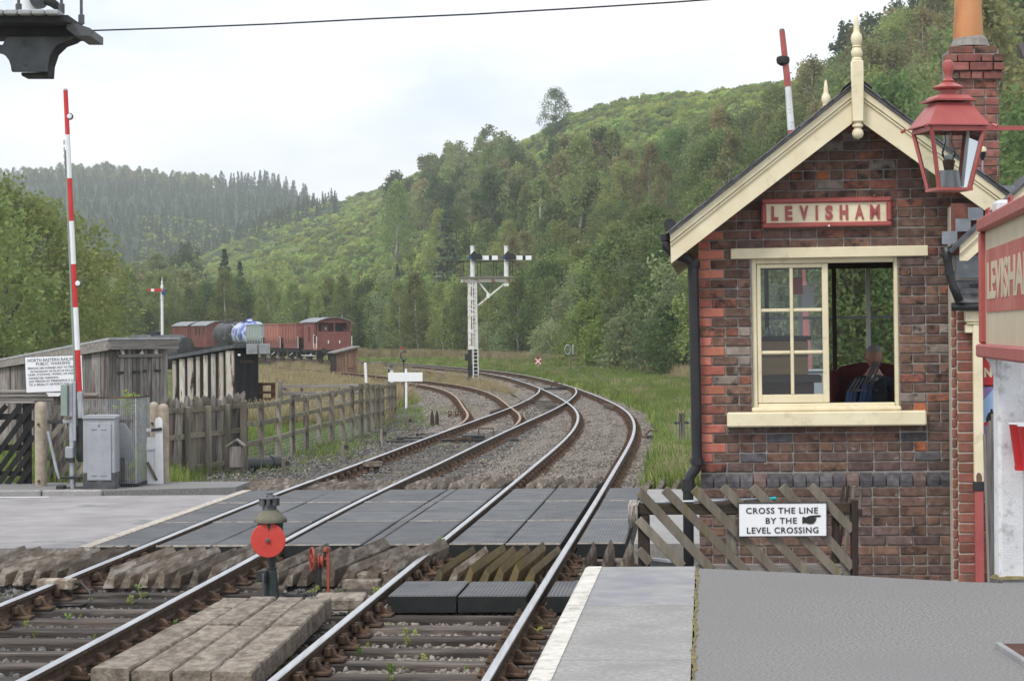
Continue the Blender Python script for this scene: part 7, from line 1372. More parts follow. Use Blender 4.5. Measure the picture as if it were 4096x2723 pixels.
piece('door_panel', MT['wagon_pink'], bv, lambda m: m.box((-.75, 1.27, 1.5), (-.2, 1.299, 3.0))); piece('window', MT['enamel'], bv, lambda m: m.box((-.5, 1.25, 2.55), (-.3, 1.269, 2.8))); piece('end_window', MT['black'], bv, lambda m: m.box((.25, 1.27, 2.35), (.95, 1.299, 2.95))); piece('veranda_back', MT['wood_dark'], bv, lambda m: m.box((-hw + .05, 1.275, 2.0), (-.8, 1.298, 3.05)))
piece('roof', MT['roof_grey'], bv, lambda m: arcroof(m, 1.4, 3.2, .36, -.15, L_ + .15)); piece('stove_pipe', MT['black_matt'], bv, lambda m: m.tube([(-.4, L_ * .5, 3.3), (-.4, L_ * .5, 3.85)], .06, 8))
for x in (-.45, .42): piece('lamp_iron', MT['white'], bv, lambda m: m.box((x - .04, -.05, 1.55), (x + .04, -.001, 1.78)))
def hopper(label, y, mt, mt2):
    t = wagon_root('hopper_wagon', label, y); L_ = 6.2; underframe(t, L_); M1 = MT[mt]
    bd = piece('hopper_body', M1, t, lambda m: m.add([(-1.2, 1.2, 1.15), (1.2, 1.2, 1.15), (1.2, L_ - 1.2, 1.15), (-1.2, L_ - 1.2, 1.15), (-1.3, .25, 2.0), (1.3, .25, 2.0), (1.3, L_ - .25, 2.0), (-1.3, L_ - .25, 2.0), (-1.3, .25, 3.05), (1.3, .25, 3.05), (1.3, L_ - .25, 3.05), (-1.3, L_ - .25, 3.05)], [(0, 3, 2, 1), (0, 1, 5, 4), (1, 2, 6, 5), (2, 3, 7, 6), (3, 0, 4, 7), (4, 5, 9, 8), (5, 6, 10, 9), (6, 7, 11, 10), (7, 4, 8, 11)]))
    piece('side_plate', MT[mt2], t, lambda m: m.box((-1.27, .3, 1.12), (-1.22, L_ - .3, 1.95)))
    for i in range(6): y_ = .3 + i * (L_ - .6) / 5; piece('rib', M1, bd, lambda m: m.box((-1.36, y_ - .04, 1.5), (-1.301, y_ + .04, 3.05)))
    for i in range(3): x = -.9 + i * .9; piece('rib', M1, bd, lambda m: m.box((x - .04, .19, 2.0), (x + .04, .249, 3.05)))
    piece('top_rim', M1, bd, lambda m: m.box((-1.36, .18, 3.051), (1.36, .30, 3.13))); piece('side_rim', M1, bd, lambda m: m.box((-1.36, .301, 3.051), (-1.24, L_ - .2, 3.13))); piece('handrail', MT['white'], t, lambda m: m.tube([(-1.25, .0, 1.15), (-1.25, .0, 2.0), (-1.25, .5, 2.05)], .03, 6)); return t
hopper('bright red hopper wagon next to the brake van', 179.3, 'wagon_red2', 'wagon_red'); hopper('faded pinkish hopper wagon between red and grey hoppers', 186.2, 'wagon_pink', 'wagon_red'); hopper('pale grey hopper wagon behind the two red ones', 192.9, 'wagon_grey', 'iron_grey')
def tanker(label, y, mt):
    t = wagon_root('tank_wagon', label, y); L_ = 6.2; underframe(t, L_); Mr = T(0, 0, 2.25) @ Matrix.Rotation(-math.pi / 2, 4, 'X'); r = 1.12
    tk = piece('tank', MT[mt], t, lambda m: m.lathe([(.05, .2), (r * .6, .26), (r * .92, .4), (r, .6), (r, L_ - .6), (r * .92, L_ - .4), (.05, L_ - .2)], 28, Mr), SM)
    for i in range(4): y_ = .9 + i * 1.45; piece('strap', MT['galv'] if mt == 'tank_blue' else MT['iron_grey'], tk, lambda m: m.lathe([(r + .005, y_), (r + .02, y_ + .01), (r + .02, y_ + .08), (r + .005, y_ + .09)], 28, Mr, caps=False), SM)
    piece('dome', MT[mt], tk, lambda m: m.lathe([(.35, 3.2), (.33, 3.55), (.12, 3.6), (.08, 3.7)], 14, T(0, L_ / 2, 0)), SM); piece('walkway', MT[mt], tk, lambda m: m.box((-.45, 1.2, 3.36), (.45, L_ - 1.2, 3.40)))
    for sx in (-.7, .7): piece('cradle', MT['black_matt'], t, lambda m: m.box((sx - .2, .7, 1.1), (sx + .2, L_ - .7, 1.55)))
    return t
tanker('blue and white tank wagon behind the grey hopper', 199.5, 'tank_blue'); tanker('black tank wagon between blue tank and red vans', 206.0, 'tank_black')
def box_van(label, y, windows):
    t = wagon_root('box_van', label, y); L_ = 6.2; underframe(t, L_); M1 = MT['wagon_red']
    bd = piece('body', M1, t, lambda m: m.box((-1.25, .1, 1.05), (1.25, L_ - .1, 3.1))); top = [(-1.25 + 2.5 * i / 10, 3.1 + .36 * (1 - (i / 5 - 1) ** 2)) for i in range(11)]; piece('gable', M1, t, lambda m: m.prism([(-1.25, 3.05)] + top + [(1.25, 3.05)], .05, .099)); piece('roof', MT['roof_grey'], t, lambda m: arcroof(m, 1.34, 3.1, .42, -.05, L_ + .05))
    for i in range(9): y_ = .15 + i * (L_ - .3) / 8; piece('side_post', M1, bd, lambda m: m.box((-1.31, y_ - .05, 1.05), (-1.251, y_ + .05, 3.08)))
    for s in (0, 1): piece('diagonal', M1, bd, lambda m: m.beam((-1.29, .3 + s * 3.4, 1.1), (-1.29, 2.0 + s * 3.4, 3.0), .1, .05, (1, 0, 0)))
    if windows:
        for i in range(3): piece('window', MT['black'], bd, lambda m: m.box((-1.275, 1.0 + i * 1.4, 2.2), (-1.252, 2.0 + i * 1.4, 2.95)))
    return t
box_van('red brown box van with dark side openings before the far van', 212.6, True); box_van('plain red brown box van at the far end of the wagons', 219.4, False)
# tank and wagon tops peeping over the timber hut
ft = thing('tank_wagon', 'dark domed tank top just showing above the grey hut roof', 'wagon', (P(622, 1320, 150).x, 150, 0), math.radians(62), 'wagons parked behind the huts')
piece('tank', MT['tank_black'], ft, lambda m: m.lathe([(.05, -2.8), (1.0, -2.5), (1.15, -2.0), (1.15, 2.0), (1.0, 2.5), (.05, 2.8)], 24, T(0, 0, 1.15) @ Matrix.Rotation(-math.pi / 2, 4, 'X')), SM); piece('dome', MT['black_matt'], ft, lambda m: m.lathe([(.35, 2.2), (.33, 2.5), (.1, 2.55)], 14), SM)
bk_ = thing('timber_shed', 'weathered brown boarded hut with sloping roof in the long grass', 'hut', M=T(P(1390, 1500, 138).x, 138, GZ) @ Rz(math.radians(20))); w4 = 1.35
def Z4(px_, py_): return onto(bk_, px_, py_)
x0, x1 = Z4(1346, 1450)[0], Z4(1431, 1450)[0]; za, zb = Z4(1346, 1412)[1], Z4(1431, 1390)[1]; n_ = 8
piece('core', MT['wood_dark'], bk_, lambda m: m.prism([(x0 + .02, -.2), (x1 - .02, -.2), (x1 - .02, zb - .05), (x0 + .02, za - .05)], .03, 1.5))
for i in range(n_): a, b = x0 + (x1 - x0) * i / n_, x0 + (x1 - x0) * (i + 1) / n_; piece('board', MT['wood_brown'], bk_, lambda m: m.prism([(a + .01, -.2), (b - .01, -.2), (b - .01, za + (zb - za) * (i + 1) / n_), (a + .01, za + (zb - za) * i / n_)], -.0 - .015 * (i % 2), .028))
piece('roof', MT['wood_greyX'], bk_, lambda m: m.prism([(x0 - .12, za - .0), (x1 + .12, zb + .04), (x1 + .12, zb + .12), (x0 - .12, za + .08)], -.15, 1.7)); piece('panel', MT['wood_brown'], bk_, lambda m: m.box(((x0 + x1) / 2 + .02, -.04, .55), ((x0 + x1) / 2 + .4, -.016, 1.35)))
for z in (.55, 1.36): piece('ledge', MT['wood_brown'], bk_, lambda m: m.box(((x0 + x1) / 2 - .03, -.05, z - .04), ((x0 + x1) / 2 + .46, -.041, z + .02)))
# ---------------------------------------------------------------- vegetation
def leafmat(name, c1, c2, rnd=.25, hue=.02, **k):
    a = dict(scale=.9, rough=.75, rnd=rnd * 1.35, hue=hue, spec=.12, trans=.5, detail=4); a.update(k); return mat(name, c1, c2, **a)
MT['leaf_birch'] = leafmat('leaf_birch', (0.173, 0.229, 0.075), (0.287, 0.328, 0.118))
MT['leaf_alder'] = leafmat('leaf_alder', (0.099, 0.164, 0.057), (0.185, 0.252, 0.085))
MT['leaf_willow'] = leafmat('leaf_willow', (0.198, 0.264, 0.133), (0.324, 0.374, 0.190))
MT['leaf_bright'] = leafmat('leaf_bright', (0.241, 0.316, 0.087), (0.378, 0.437, 0.123))
MT['leaf_spruce'] = leafmat('leaf_spruce', (0.055, 0.094, 0.055), (0.101, 0.152, 0.085), trans=.1)
MT['leaf_far'] = leafmat('leaf_far', (0.152, 0.218, 0.082), (0.264, 0.307, 0.114), hue=.03)
MT['leaf_olive'] = leafmat('leaf_olive', (0.223, 0.211, 0.091), (0.315, 0.281, 0.132))
MT['leaf_pale'] = leafmat('leaf_pale', (0.197, 0.242, 0.102), (0.289, 0.319, 0.144))
MT['leaf_deep'] = leafmat('leaf_deep', (0.066, 0.109, 0.043), (0.118, 0.166, 0.060))
MT['leaf_bracken'] = leafmat('leaf_bracken', (0.265, 0.374, 0.100), (0.446, 0.502, 0.156), hue=.03)
MT['bark'] = mat('bark', (.07, .06, .05), (.14, .12, .10), scale=9, rough=.95, bump=.6, bscale=30, stretch=(1, 1, .3))
MT['bark_birch'] = mat('bark_birch', (.42, .40, .37), (.55, .53, .50), scale=4, rough=.8, c3=(.07, .06, .055), t3=.6, s3=5, stretch=(.5, .5, 2.5))
MT['blade'] = leafmat('blade', (.145, .22, .055), (.25, .31, .09), rnd=.3, scale=.25)
MT['straw'] = leafmat('straw', (.33, .27, .14), (.47, .40, .25), rnd=.2, scale=.3)
def leaf_quads(C, Rd, per, size, up=.3, asp=.62, flat=1.0, rng=RNG):
    C = np.asarray(C); n = len(C); k = n * per
    dv = rng.normal(size=(k, 3)); dv /= np.linalg.norm(dv, axis=1)[:, None]
    rr = rng.random(k) ** .5; ci = np.repeat(np.arange(n), per)
    p = C[ci] + dv * (rr * np.asarray(Rd)[ci])[:, None] * np.array([1, 1, flat])
    nn = rng.normal(size=(k, 3)) + dv * .9 + np.array([0, 0, up]); nn /= np.linalg.norm(nn, axis=1)[:, None]
    a = np.cross(nn, rng.normal(size=(k, 3))); a /= np.linalg.norm(a, axis=1)[:, None]; b = np.cross(nn, a)
    s = (size * rng.uniform(.6, 1.35, k))[:, None]
    V = np.stack([p - a * s * .5, p + b * s * .5 * asp, p + a * s * .5, p - b * s * .5 * asp], 1).reshape(-1, 3)
    return V, np.arange(4 * k).reshape(-1, 4)
def limb_tubes(limbs):
    m = MB()
    for pts, r0, r1 in limbs:
        n = len(pts); m.tube(pts, [r0 + (r1 - r0) * i / (n - 1) for i in range(n)], 6)
    return m
def tree_proto(kind, H, R, ncl, per, leaf, seed, leafm, barkm, base=.22, limbs=9, clr=.32, droop=0.0):
    rng = np.random.default_rng(seed); rnd = random.Random(seed)
    tip = Vector((rnd.uniform(-.3, .3), rnd.uniform(-.3, .3), H * .93)); tr = []
    trunk = [Vector((0, 0, -.4))] + [tip * (i / 6) + Vector((rnd.uniform(-.1, .1), rnd.uniform(-.1, .1), 0)) * (H / 10) for i in range(1, 7)]
    tr.append((trunk, H * .016 + .03, .02))
    C = []; Rd = []
    lob = [rng.uniform(.72, 1.18) for _ in range(7)]
    while len(C) < ncl:
        t = rng.uniform(0, 1) ** .9; a = rng.uniform(0, 2 * math.pi)
        env = (math.sin(math.pi * min(1, (t * .86 + .12))) ** .7) * R * lob[int(a / (2 * math.pi) * 7) % 7] * (1.0 if kind != 'birch' else (.55 + .6 * (1 - t)))
        rr = env * math.sqrt(rng.uniform(.12, 1)); z = H * (base + (1 - base) * t) - droop * rr * .35
        C.append((rr * math.cos(a) + tip.x * t, rr * math.sin(a) + tip.y * t, z)); Rd.append(R * clr * rng.uniform(.6, 1.2))
    for i in range(limbs):
        c = Vector(C[rng.integers(0, ncl)]); zt = max(H * base * .8, c.z - abs(c.xy.length) * rnd.uniform(.5, 1.1)); s = Vector((tip.x * zt / H, tip.y * zt / H, zt))
        tr.append(([s, (s + c) / 2 + Vector((0, 0, .12 * R)), c], H * .007 + .012, .012))
    V, Q = leaf_quads(C, Rd, per, leaf, rng=rng)
    V[:, 2] = np.maximum(V[:, 2], .05)
    return limb_tubes(tr).mesh('trunk', barkm, True), npmesh('crown', V, Q, leafm)
def spruce_proto(H, R, n, per, leaf, seed, leafm):
    rng = np.random.default_rng(seed); C = []; Rd = []
    for i in range(n):
        t = rng.random() ** 1.25; z = H * (.06 + .94 * t); a = rng.uniform(0, 6.283); r = R * (1 - t) ** .85 * rng.uniform(.35, 1.05)
        C.append((r * math.cos(a), r * math.sin(a), z - r * .25)); Rd.append(max(.1, R * .26 * (1.15 - t)))
    V, Q = leaf_quads(C, Rd, per, leaf, up=.1, asp=.4, flat=.5, rng=rng); V[:, 2] = np.maximum(V[:, 2], .05)
    m = MB(); m.tube([(0, 0, -.4), (0, 0, H * .5), (0, 0, H)], [H * .014, H * .009, .01], 6)
    return m.mesh('trunk', MT['bark'], True), npmesh('crown', V, Q, leafm)
def bush_proto(H, R, ncl, per, leaf, seed, leafm):
    rng = np.random.default_rng(seed); C = []; Rd = []
    for i in range(ncl):
        a = rng.uniform(0, 6.283); t = rng.random(); r = R * math.sqrt(rng.uniform(0, 1)) * (1 - .75 * t ** 2); C.append((r * math.cos(a), r * math.sin(a), H * (.08 + .84 * t))); Rd.append(R * .3 * rng.uniform(.6, 1.2))
    V, Q = leaf_quads(C, Rd, per, leaf, rng=rng); V[:, 2] = np.maximum(V[:, 2], .02)
    tr = [([Vector((0, 0, -.2)), Vector(C[i]) * .5, Vector(C[i])], .03, .01) for i in range(6)]
    return limb_tubes(tr).mesh('stem', MT['bark'], True), npmesh('foliage', V, Q, leafm)
def joined(pr):
    """trunk and crown of a prototype as one mesh for the uncountable far wood"""
    bm = bmesh.new(); bm.from_mesh(pr[0]); nb = len(bm.faces); bm.from_mesh(pr[1]); bm.faces.ensure_lookup_table()
    for i, f in enumerate(bm.faces): f.material_index = 0 if i < nb else 1
    me = bpy.data.meshes.new('tree'); bm.to_mesh(me); bm.free(); me.materials.append(pr[0].materials[0]); me.materials.append(pr[1].materials[0]); return me
BIRCH = [tree_proto('birch', 10.5, 2.7, 95, 62, .24, s, MT['leaf_birch'], MT['bark_birch'], base=.16, droop=1.0) for s in (1, 2, 3)]
ALDER = [tree_proto('alder', 9.5, 3.3, 105, 62, .26, s, MT[l], MT['bark'], base=.10) for s, l in ((4, 'leaf_alder'), (5, 'leaf_alder'), (6, 'leaf_birch'), (17, 'leaf_willow'))]
BUSH = [bush_proto(3.6, 2.1, 70, 60, .17, s, MT[l]) for s, l in ((7, 'leaf_bright'), (8, 'leaf_willow'), (9, 'leaf_alder'))]
SPRUCE = [spruce_proto(11, 2.1, 170, 26, .42, s, MT['leaf_spruce']) for s in (10, 11)]
FARB = [joined(tree_proto('alder', 9, 3.1, 60, 26, .55, s, MT[l], MT['bark'], base=.12, limbs=5)) for s, l in ((21, 'leaf_far'), (22, 'leaf_deep'), (23, 'leaf_pale'), (25, 'leaf_olive'))]
FARB.append(joined(tree_proto('birch', 10, 2.3, 50, 26, .5, 24, MT['leaf_birch'], MT['bark_birch'], base=.15, limbs=5)))
FARS = [joined(spruce_proto(11, 2.3, 70, 10, .9, s, MT['leaf_spruce'])) for s in (31, 32)]
SCRUB = [bush_proto(.85, 1.5, 18, 24, .34, s, MT[l])[1] for s, l in ((41, 'leaf_bracken'), (42, 'leaf_far'), (43, 'leaf_bright'))]
SAPL = [joined(tree_proto('birch', 4.2, 1.1, 26, 26, .3, s, MT[l], MT['bark'], base=.05, limbs=3)) for s, l in ((51, 'leaf_bright'), (52, 'leaf_bracken'))]
def scatter(name, pts, protos, sc, label, rot=None, idx=None):
    n = len(pts); me = bpy.data.meshes.new(name); me.vertices.add(n); me.vertices.foreach_set('co', np.asarray(pts, np.float32).ravel())
    a = me.attributes.new('sc', 'FLOAT', 'POINT'); a.data.foreach_set('value', np.asarray(sc, np.float32))
    if rot is None: rot = np.stack([RNG.normal(0, .04, n), RNG.normal(0, .04, n), RNG.uniform(0, 6.283, n)], 1)
    a = me.attributes.new('rot', 'FLOAT_VECTOR', 'POINT'); a.data.foreach_set('vector', np.asarray(rot, np.float32).ravel())
    idx = RNG.integers(0, len(protos), n) if idx is None else idx
    a = me.attributes.new('idx', 'INT', 'POINT'); a.data.foreach_set('value', np.asarray(idx, np.int32))
    o = link(name, me); ng = bpy.data.node_groups.new(name, 'GeometryNodeTree')
    ng.interface.new_socket('Geometry', in_out='INPUT', socket_type='NodeSocketGeometry'); ng.interface.new_socket('Geometry', in_out='OUTPUT', socket_type='NodeSocketGeometry')
    gi = N(ng, 'NodeGroupInput'); go = N(ng, 'NodeGroupOutput'); jn = N(ng, 'GeometryNodeJoinGeometry'); L = ng.links.new
    ai = N(ng, 'GeometryNodeInputNamedAttribute', data_type='INT'); ai.inputs[0].default_value = 'idx'
    asn = N(ng, 'GeometryNodeInputNamedAttribute', data_type='FLOAT'); asn.inputs[0].default_value = 'sc'
    ar = N(ng, 'GeometryNodeInputNamedAttribute', data_type='FLOAT_VECTOR'); ar.inputs[0].default_value = 'rot'
    er = N(ng, 'FunctionNodeEulerToRotation'); L(ar.outputs[0], er.inputs[0])
    for k, pm in enumerate(protos):
        po = bpy.data.objects.new(name + '_source', pm)
        oi = N(ng, 'GeometryNodeObjectInfo'); oi.inputs['Object'].default_value = po
        cp = N(ng, 'FunctionNodeCompare', data_type='INT', operation='EQUAL'); cp.inputs[3].default_value = k; L(ai.outputs[0], cp.inputs[2])
        ip = N(ng, 'GeometryNodeInstanceOnPoints'); L(gi.outputs[0], ip.inputs['Points']); L(cp.outputs[0], ip.inputs['Selection']); L(oi.outputs['Geometry'], ip.inputs['Instance'])
        L(er.outputs[0], ip.inputs['Rotation']); L(asn.outputs[0], ip.inputs['Scale']); L(ip.outputs[0], jn.inputs[0])
    L(jn.outputs[0], go.inputs[0]); md = o.modifiers.new('scatter', 'NODES'); md.node_group = ng
    tag(o, label, kind='stuff'); return o
def at_px(px, Y): return (np.asarray(px, float) - CX) / F * np.asarray(Y, float)
def plant(name, pr, label, cat, group, x, y, s, z=None, sq=1.0):
    z = float(terrain(x, y)) if z is None else z
    t = thing(name, label, cat, group=group, M=T(x, y, z) @ Rz(random.uniform(0, 6.28)) @ Matrix.Diagonal((s * sq, s * sq, s, 1)))
    link('trunk' if cat == 'tree' else 'stem', pr[0], t); link('crown' if cat == 'tree' else 'foliage', pr[1], t); return t
def poisson(n, px0, px1, fy0, fy1, dmin, rng=RNG, tries=30):
    pts = []
    for _ in range(n * tries):
        if len(pts) >= n: break
        px = rng.uniform(px0, px1); Y = rng.uniform(fy0(px), fy1(px)); x = float(at_px(px, Y))
        if all((x - a) ** 2 + (Y - b) ** 2 > dmin ** 2 for a, b, _ in pts): pts.append((x, Y, px))
    return pts
# belt of single trees beyond the curve
MARKS = [(-200, 'at the far left'), (330, 'left of the red armed signal'), (560, 'behind the red armed signal'), (720, 'left of the box vans'), (870, 'above the tank wagons'), (1080, 'above the hopper wagons'), (1250, 'above the brake van'), (1430, 'right of the small brown hut'), (1600, 'above the white board'), (1780, 'left of the bracket signal'), (1930, 'right of the bracket signal'), (2090, 'behind the cross disc'), (2260, 'behind the two ring marker'), (2420, 'above the bright shrubs'), (2580, 'left of the drainpipe'), (2720, 'hard by the signal box eaves')]
def where(px): return [t for p, t in MARKS if p <= px][-1]
near = poisson(74, -80, 2830, lambda p: treeline(p), lambda p: treeline(p) + 7, 3.4)
for x, y, px in near:
    r = random.random(); hh = float(interp(px, [0, 600, 1500, 2000, 2400, 2700], [.9, .92, .86, .8, .95, .9])) * random.uniform(.7, 1.12)
    if r < .45: plant('birch_tree', random.choice(BIRCH), 'pale stemmed birch in the front row of trees ' + where(px), 'tree', 'trees at the front of the tree belt', x, y, hh)
    else: plant('alder_tree', random.choice(ALDER), 'bushy alder in the front row of trees ' + where(px), 'tree', 'trees at the front of the tree belt', x, y, hh)
back = poisson(120, -80, 2830, lambda p: treeline(p) + 7, lambda p: treeline(p) + 27, 3.6)
for x, y, px in back:
    hh = float(interp(px, [0, 600, 1500, 2000, 2400, 2700], [.9, .85, .78, .78, .95, 1.0])) * random.uniform(.7, 1.15)
    if random.random() < .45: plant('birch_tree', random.choice(BIRCH), 'birch deeper in the tree belt ' + where(px), 'tree', 'trees deep in the tree belt', x, y, hh)
    else: plant('alder_tree', random.choice(ALDER), 'leafy alder deeper in the tree belt ' + where(px), 'tree', 'trees deep in the tree belt', x, y, hh)
# shrubs in front of the belt, right of the curve
for px, Y, s, k, lab in ((2370, 152, 1.35, 0, 'bright yellow green shrub beside the two ring marker post'), (2425, 150, 1.1, 0, 'bright green shrub behind the verge, just right of the marker post'), (2540, 140, 1.25, 1, 'grey green willow bush in the verge behind the grass'),
                      (2660, 128, 1.2, 1, 'grey green willow bush nearest the black drainpipe'), (2730, 121, 1.3, 2, 'dark green bush hard against the black drainpipe'), (2200, 186, 1.0, 1, 'low willow bush behind the disc signal with the white cross'),
                      (2060, 203, 1.1, 1, 'low willow bush right of the bracket signal ladder'), (1960, 208, 1.0, 1, 'low willow bush behind the bracket signal foot')):
    plant('shrub', BUSH[k], lab, 'shrub', None, float(at_px(px, Y)), Y, s)
for k, (px, Y, s) in enumerate(((3120, 84, .75), (3190, 90, .85), (3260, 82, .8), (3330, 88, .85), (3400, 80, .75), (3470, 86, .85), (3540, 82, .8), (3610, 88, .85))):
    plant('alder_tree', ALDER[k % 3], 'leafy tree seen only through the signal box windows', 'tree', 'trees behind the signal box', float(at_px(px, Y)), Y, s)
# large leafy trees at the left edge
for px, Y, s, lab in ((40, 112, 1.06, 'large yellow green tree at the left edge behind the wooden hut'), (215, 118, .98, 'broad yellow green tree right of the big left edge tree'), (330, 128, .82, 'smaller round tree between barrier boom and red signal'), (-60, 104, .95, 'leafy tree cut off by the left edge')):
    plant('lime_tree', ALDER[2], lab, 'tree', None, float(at_px(px, Y)), Y, s, sq=1.15)
# single trees on the open slope
for px, Y, s, k, lab in ((1585, 395, 1.5, 'b', 'tall thin birch on the bracken slope below the gap in the hills'), (1790, 330, 1.25, 's', 'dark upright conifer on the slope above the bracket signal'), (1750, 338, 1.1, 'b', 'tall birch beside the dark conifer above the bracket signal'),
                      (1590, 330, .62, 's', 'small dark round conifer alone on the bracken slope'), (1960, 420, 1.35, 'b', 'tall pale birch at the edge of the upper wood'), (2230, 560, 1.3, 'a', 'solitary round tree on the hill skyline'),
                      (1830, 345, 1.0, 'a', 'round leafy tree right of the dark conifer on the slope'), (900, 285, 1.2, 's', 'dark pointed conifer rising out of the tree belt behind the wagons'), (960, 283, 1.05, 's', 'second dark conifer right of the one behind the wagons'), (2320, 300, 1.5, 'b', 'tall birch with pale forked stem in the middle of the hillside wood')):
    pr = {'b': BIRCH[1], 's': SPRUCE[0], 'a': ALDER[1]}[k]
    plant({'b': 'birch_tree', 's': 'conifer', 'a': 'alder_tree'}[k], pr, lab, 'tree', None, float(at_px(px, Y)), Y, s)
# wood covering the right hand hillside
wp = poisson(1000, 1560, 4500, lambda p: treeline(p) + float(interp(p, [1560, 1700, 2000, 2600, 2900, 4096], [330, 250, 150, 90, 60, 30])), lambda p: float(interp(p, [1560, 1800, 1950, 2100, 2300, 2600, 3100, 3400, 4096], [600, 620, 610, 440, 375, 330, 290, 380, 380])), 4.6, tries=14)
sp_ = poisson(60, 1950, 2850, lambda p: treeline(p) + 30, lambda p: treeline(p) + 130, 9)
wp += sp_
A = np.array(wp); Z = terrain(A[:, 0], A[:, 1])
NEARW = [joined(BIRCH[0]), joined(ALDER[0]), joined(ALDER[2]), joined(tree_proto('birch', 10.5, 2.6, 80, 55, .27, 61, MT['leaf_olive'], MT['bark_birch'], base=.14, droop=1.0)), joined(tree_proto('alder', 9.5, 3.2, 90, 55, .28, 62, MT['leaf_pale'], MT['bark'], base=.1))]
ii = np.where(A[:, 1] < 290, 5 + RNG.integers(0, 5, len(A)), RNG.integers(0, 5, len(A)))
scatter('hillside_wood', np.c_[A[:, 0], A[:, 1], Z - .2], FARB + NEARW, (.5 + .8 * RNG.random(len(A)) ** 1.3) * interp(A[:, 2], [1640, 2000, 2500, 3000, 3400, 4100], [1.0, .95, .85, .85, 1.1, 1.4]), 'mixed broadleaf wood covering the right hand hillside', idx=ii)
# far hill on the left: spruce plantation with broadleaf crest
wp = poisson(2200, -250, 1350, lambda p: 800, lambda p: 1420, 5.5, tries=4); A = np.array(wp); Z = terrain(A[:, 0], A[:, 1])
scatter('far_plantation', np.c_[A[:, 0], A[:, 1], Z - .3], FARS, RNG.uniform(.38, .62, len(A)), 'blue green conifer plantation on the far left hill')
wp = poisson(300, -250, 1230, lambda p: 1380, lambda p: 1475, 7, tries=10); A = np.array(wp); Z = terrain(A[:, 0], A[:, 1])
ii = np.where(A[:, 2] > 880, 5, RNG.integers(0, 5, len(A)))
scatter('far_crest_wood', np.c_[A[:, 0], A[:, 1], Z - .3], FARB + FARS[:1], RNG.uniform(.55, 1.05, len(A)), 'line of trees along the crest of the far left hill', idx=ii)
# valley trees between the belt and the far hill
wp = poisson(260, -200, 760, lambda p: 300, lambda p: 620, 6, tries=15); A = np.array(wp); Z = terrain(A[:, 0], A[:, 1])
scatter('valley_wood', np.c_[A[:, 0], A[:, 1], Z - .3], FARB, RNG.uniform(.8, 1.3, len(A)), 'broadleaf wood on the valley floor at the left')
# bracken, saplings and scrub on the open slope
def slope_pts(n, px0, px1, f0, f1):
    px = RNG.uniform(px0, px1, n); fr = RNG.random(n); a = treeline(px); b = interp(px, [0, 700, 1390, 2050, 3090, 4096], [1300, 1080, 900, 640, 480, 370]); Y = a + f0 * (b - a) + (f1 - f0) * (b - a) * fr ** 1.2
    X = at_px(px, Y); return np.c_[X, Y, terrain(X, Y)]
pts = slope_pts(6500, 560, 2400, .03, .98); scatter('bracken', pts, SCRUB, RNG.uniform(.5, 1.5, len(pts)), 'bracken and scrub on the open hillside')
pts = slope_pts(3000, 2000, 3500, .6, 1.0); scatter('bracken', pts, SCRUB, RNG.uniform(.5, 1.4, len(pts)), 'bracken along the top of the right hand hill')
pts = slope_pts(900, 640, 2300, .06, .34); scatter('saplings', pts - np.array([0, 0, .1]), SAPL, RNG.uniform(.35, .85, len(pts)), 'young birch saplings spread over the lower slope')
# ---------------------------------------------------------------- loose ballast, grass and weeds
def rock(seed, m):
    bm = bmesh.new(); bmesh.ops.create_icosphere(bm, subdivisions=1, radius=.5); r = random.Random(seed)
    for v in bm.verts: v.co = Vector((v.co.x * r.uniform(.7, 1.25), v.co.y * r.uniform(.6, 1.1), v.co.z * r.uniform(.45, .95)))
    me = bpy.data.meshes.new('stone'); bm.to_mesh(me); bm.free(); me.materials.append(m); return me
RK = [rock(i, MT['stone']) for i in range(4)]; RKD = [rock(i + 9, MT['stone_dark']) for i in range(4)]
def stones(label, n, y0, y1, fl, fr, zf, protos, s0, s1, sink=.35):
    Y = y0 + (y1 - y0) * RNG.random(n) ** 1.15; a = np.array([float(fl(y)) for y in Y]); b = np.array([float(fr(y)) for y in Y]); X = a + (b - a) * RNG.random(n)
    sc = RNG.uniform(s0, s1, n); Z = np.array([zf(y) for y in Y]) + sc * (.5 - sink)
    scatter('loose_ballast', np.c_[X, Y, Z], protos, sc, label, rot=RNG.uniform(0, 6.28, (n, 3)))
stones('loose grey ballast stones under the near right hand line', 9000, 12.5, 26, lambda y: Rf(y) - 1.75, lambda y: Rf(y) + 1.6, BDZ, RK, .03, .07)
stones('loose dark ballast stones under the near left hand line', 11000, 13, 26, lambda y: Lf(y) - 2.6, lambda y: (Lf(y) + Rf(y)) / 2 + .1, lambda y: BDZ(y) - .015, RKD, .03, .075)
stones('loose pale ballast stones beyond the crossing', 15000, 37, 92, lambda y: (Lf(y) + Rf(y)) / 2 - .3 if y < 84 else Rf(y) - 1.9, lambda y: Rf(y) + 1.7, BDZ, RK, .035, .065)
stones('loose dark stones of the left line and path beyond the crossing', 11000, 37, 66, lambda y: Lf(y) - 4.2, lambda y: (Lf(y) + Rf(y)) / 2, lambda y: BDZ(y) - .015, RKD + RK[:1], .03, .07)
stones('pale stones of the siding bed', 6000, 62, 118, lambda y: Sf(y) - 2.0, lambda y: Sf(y) + 1.8, lambda y: -.185, RK, .05, .09)
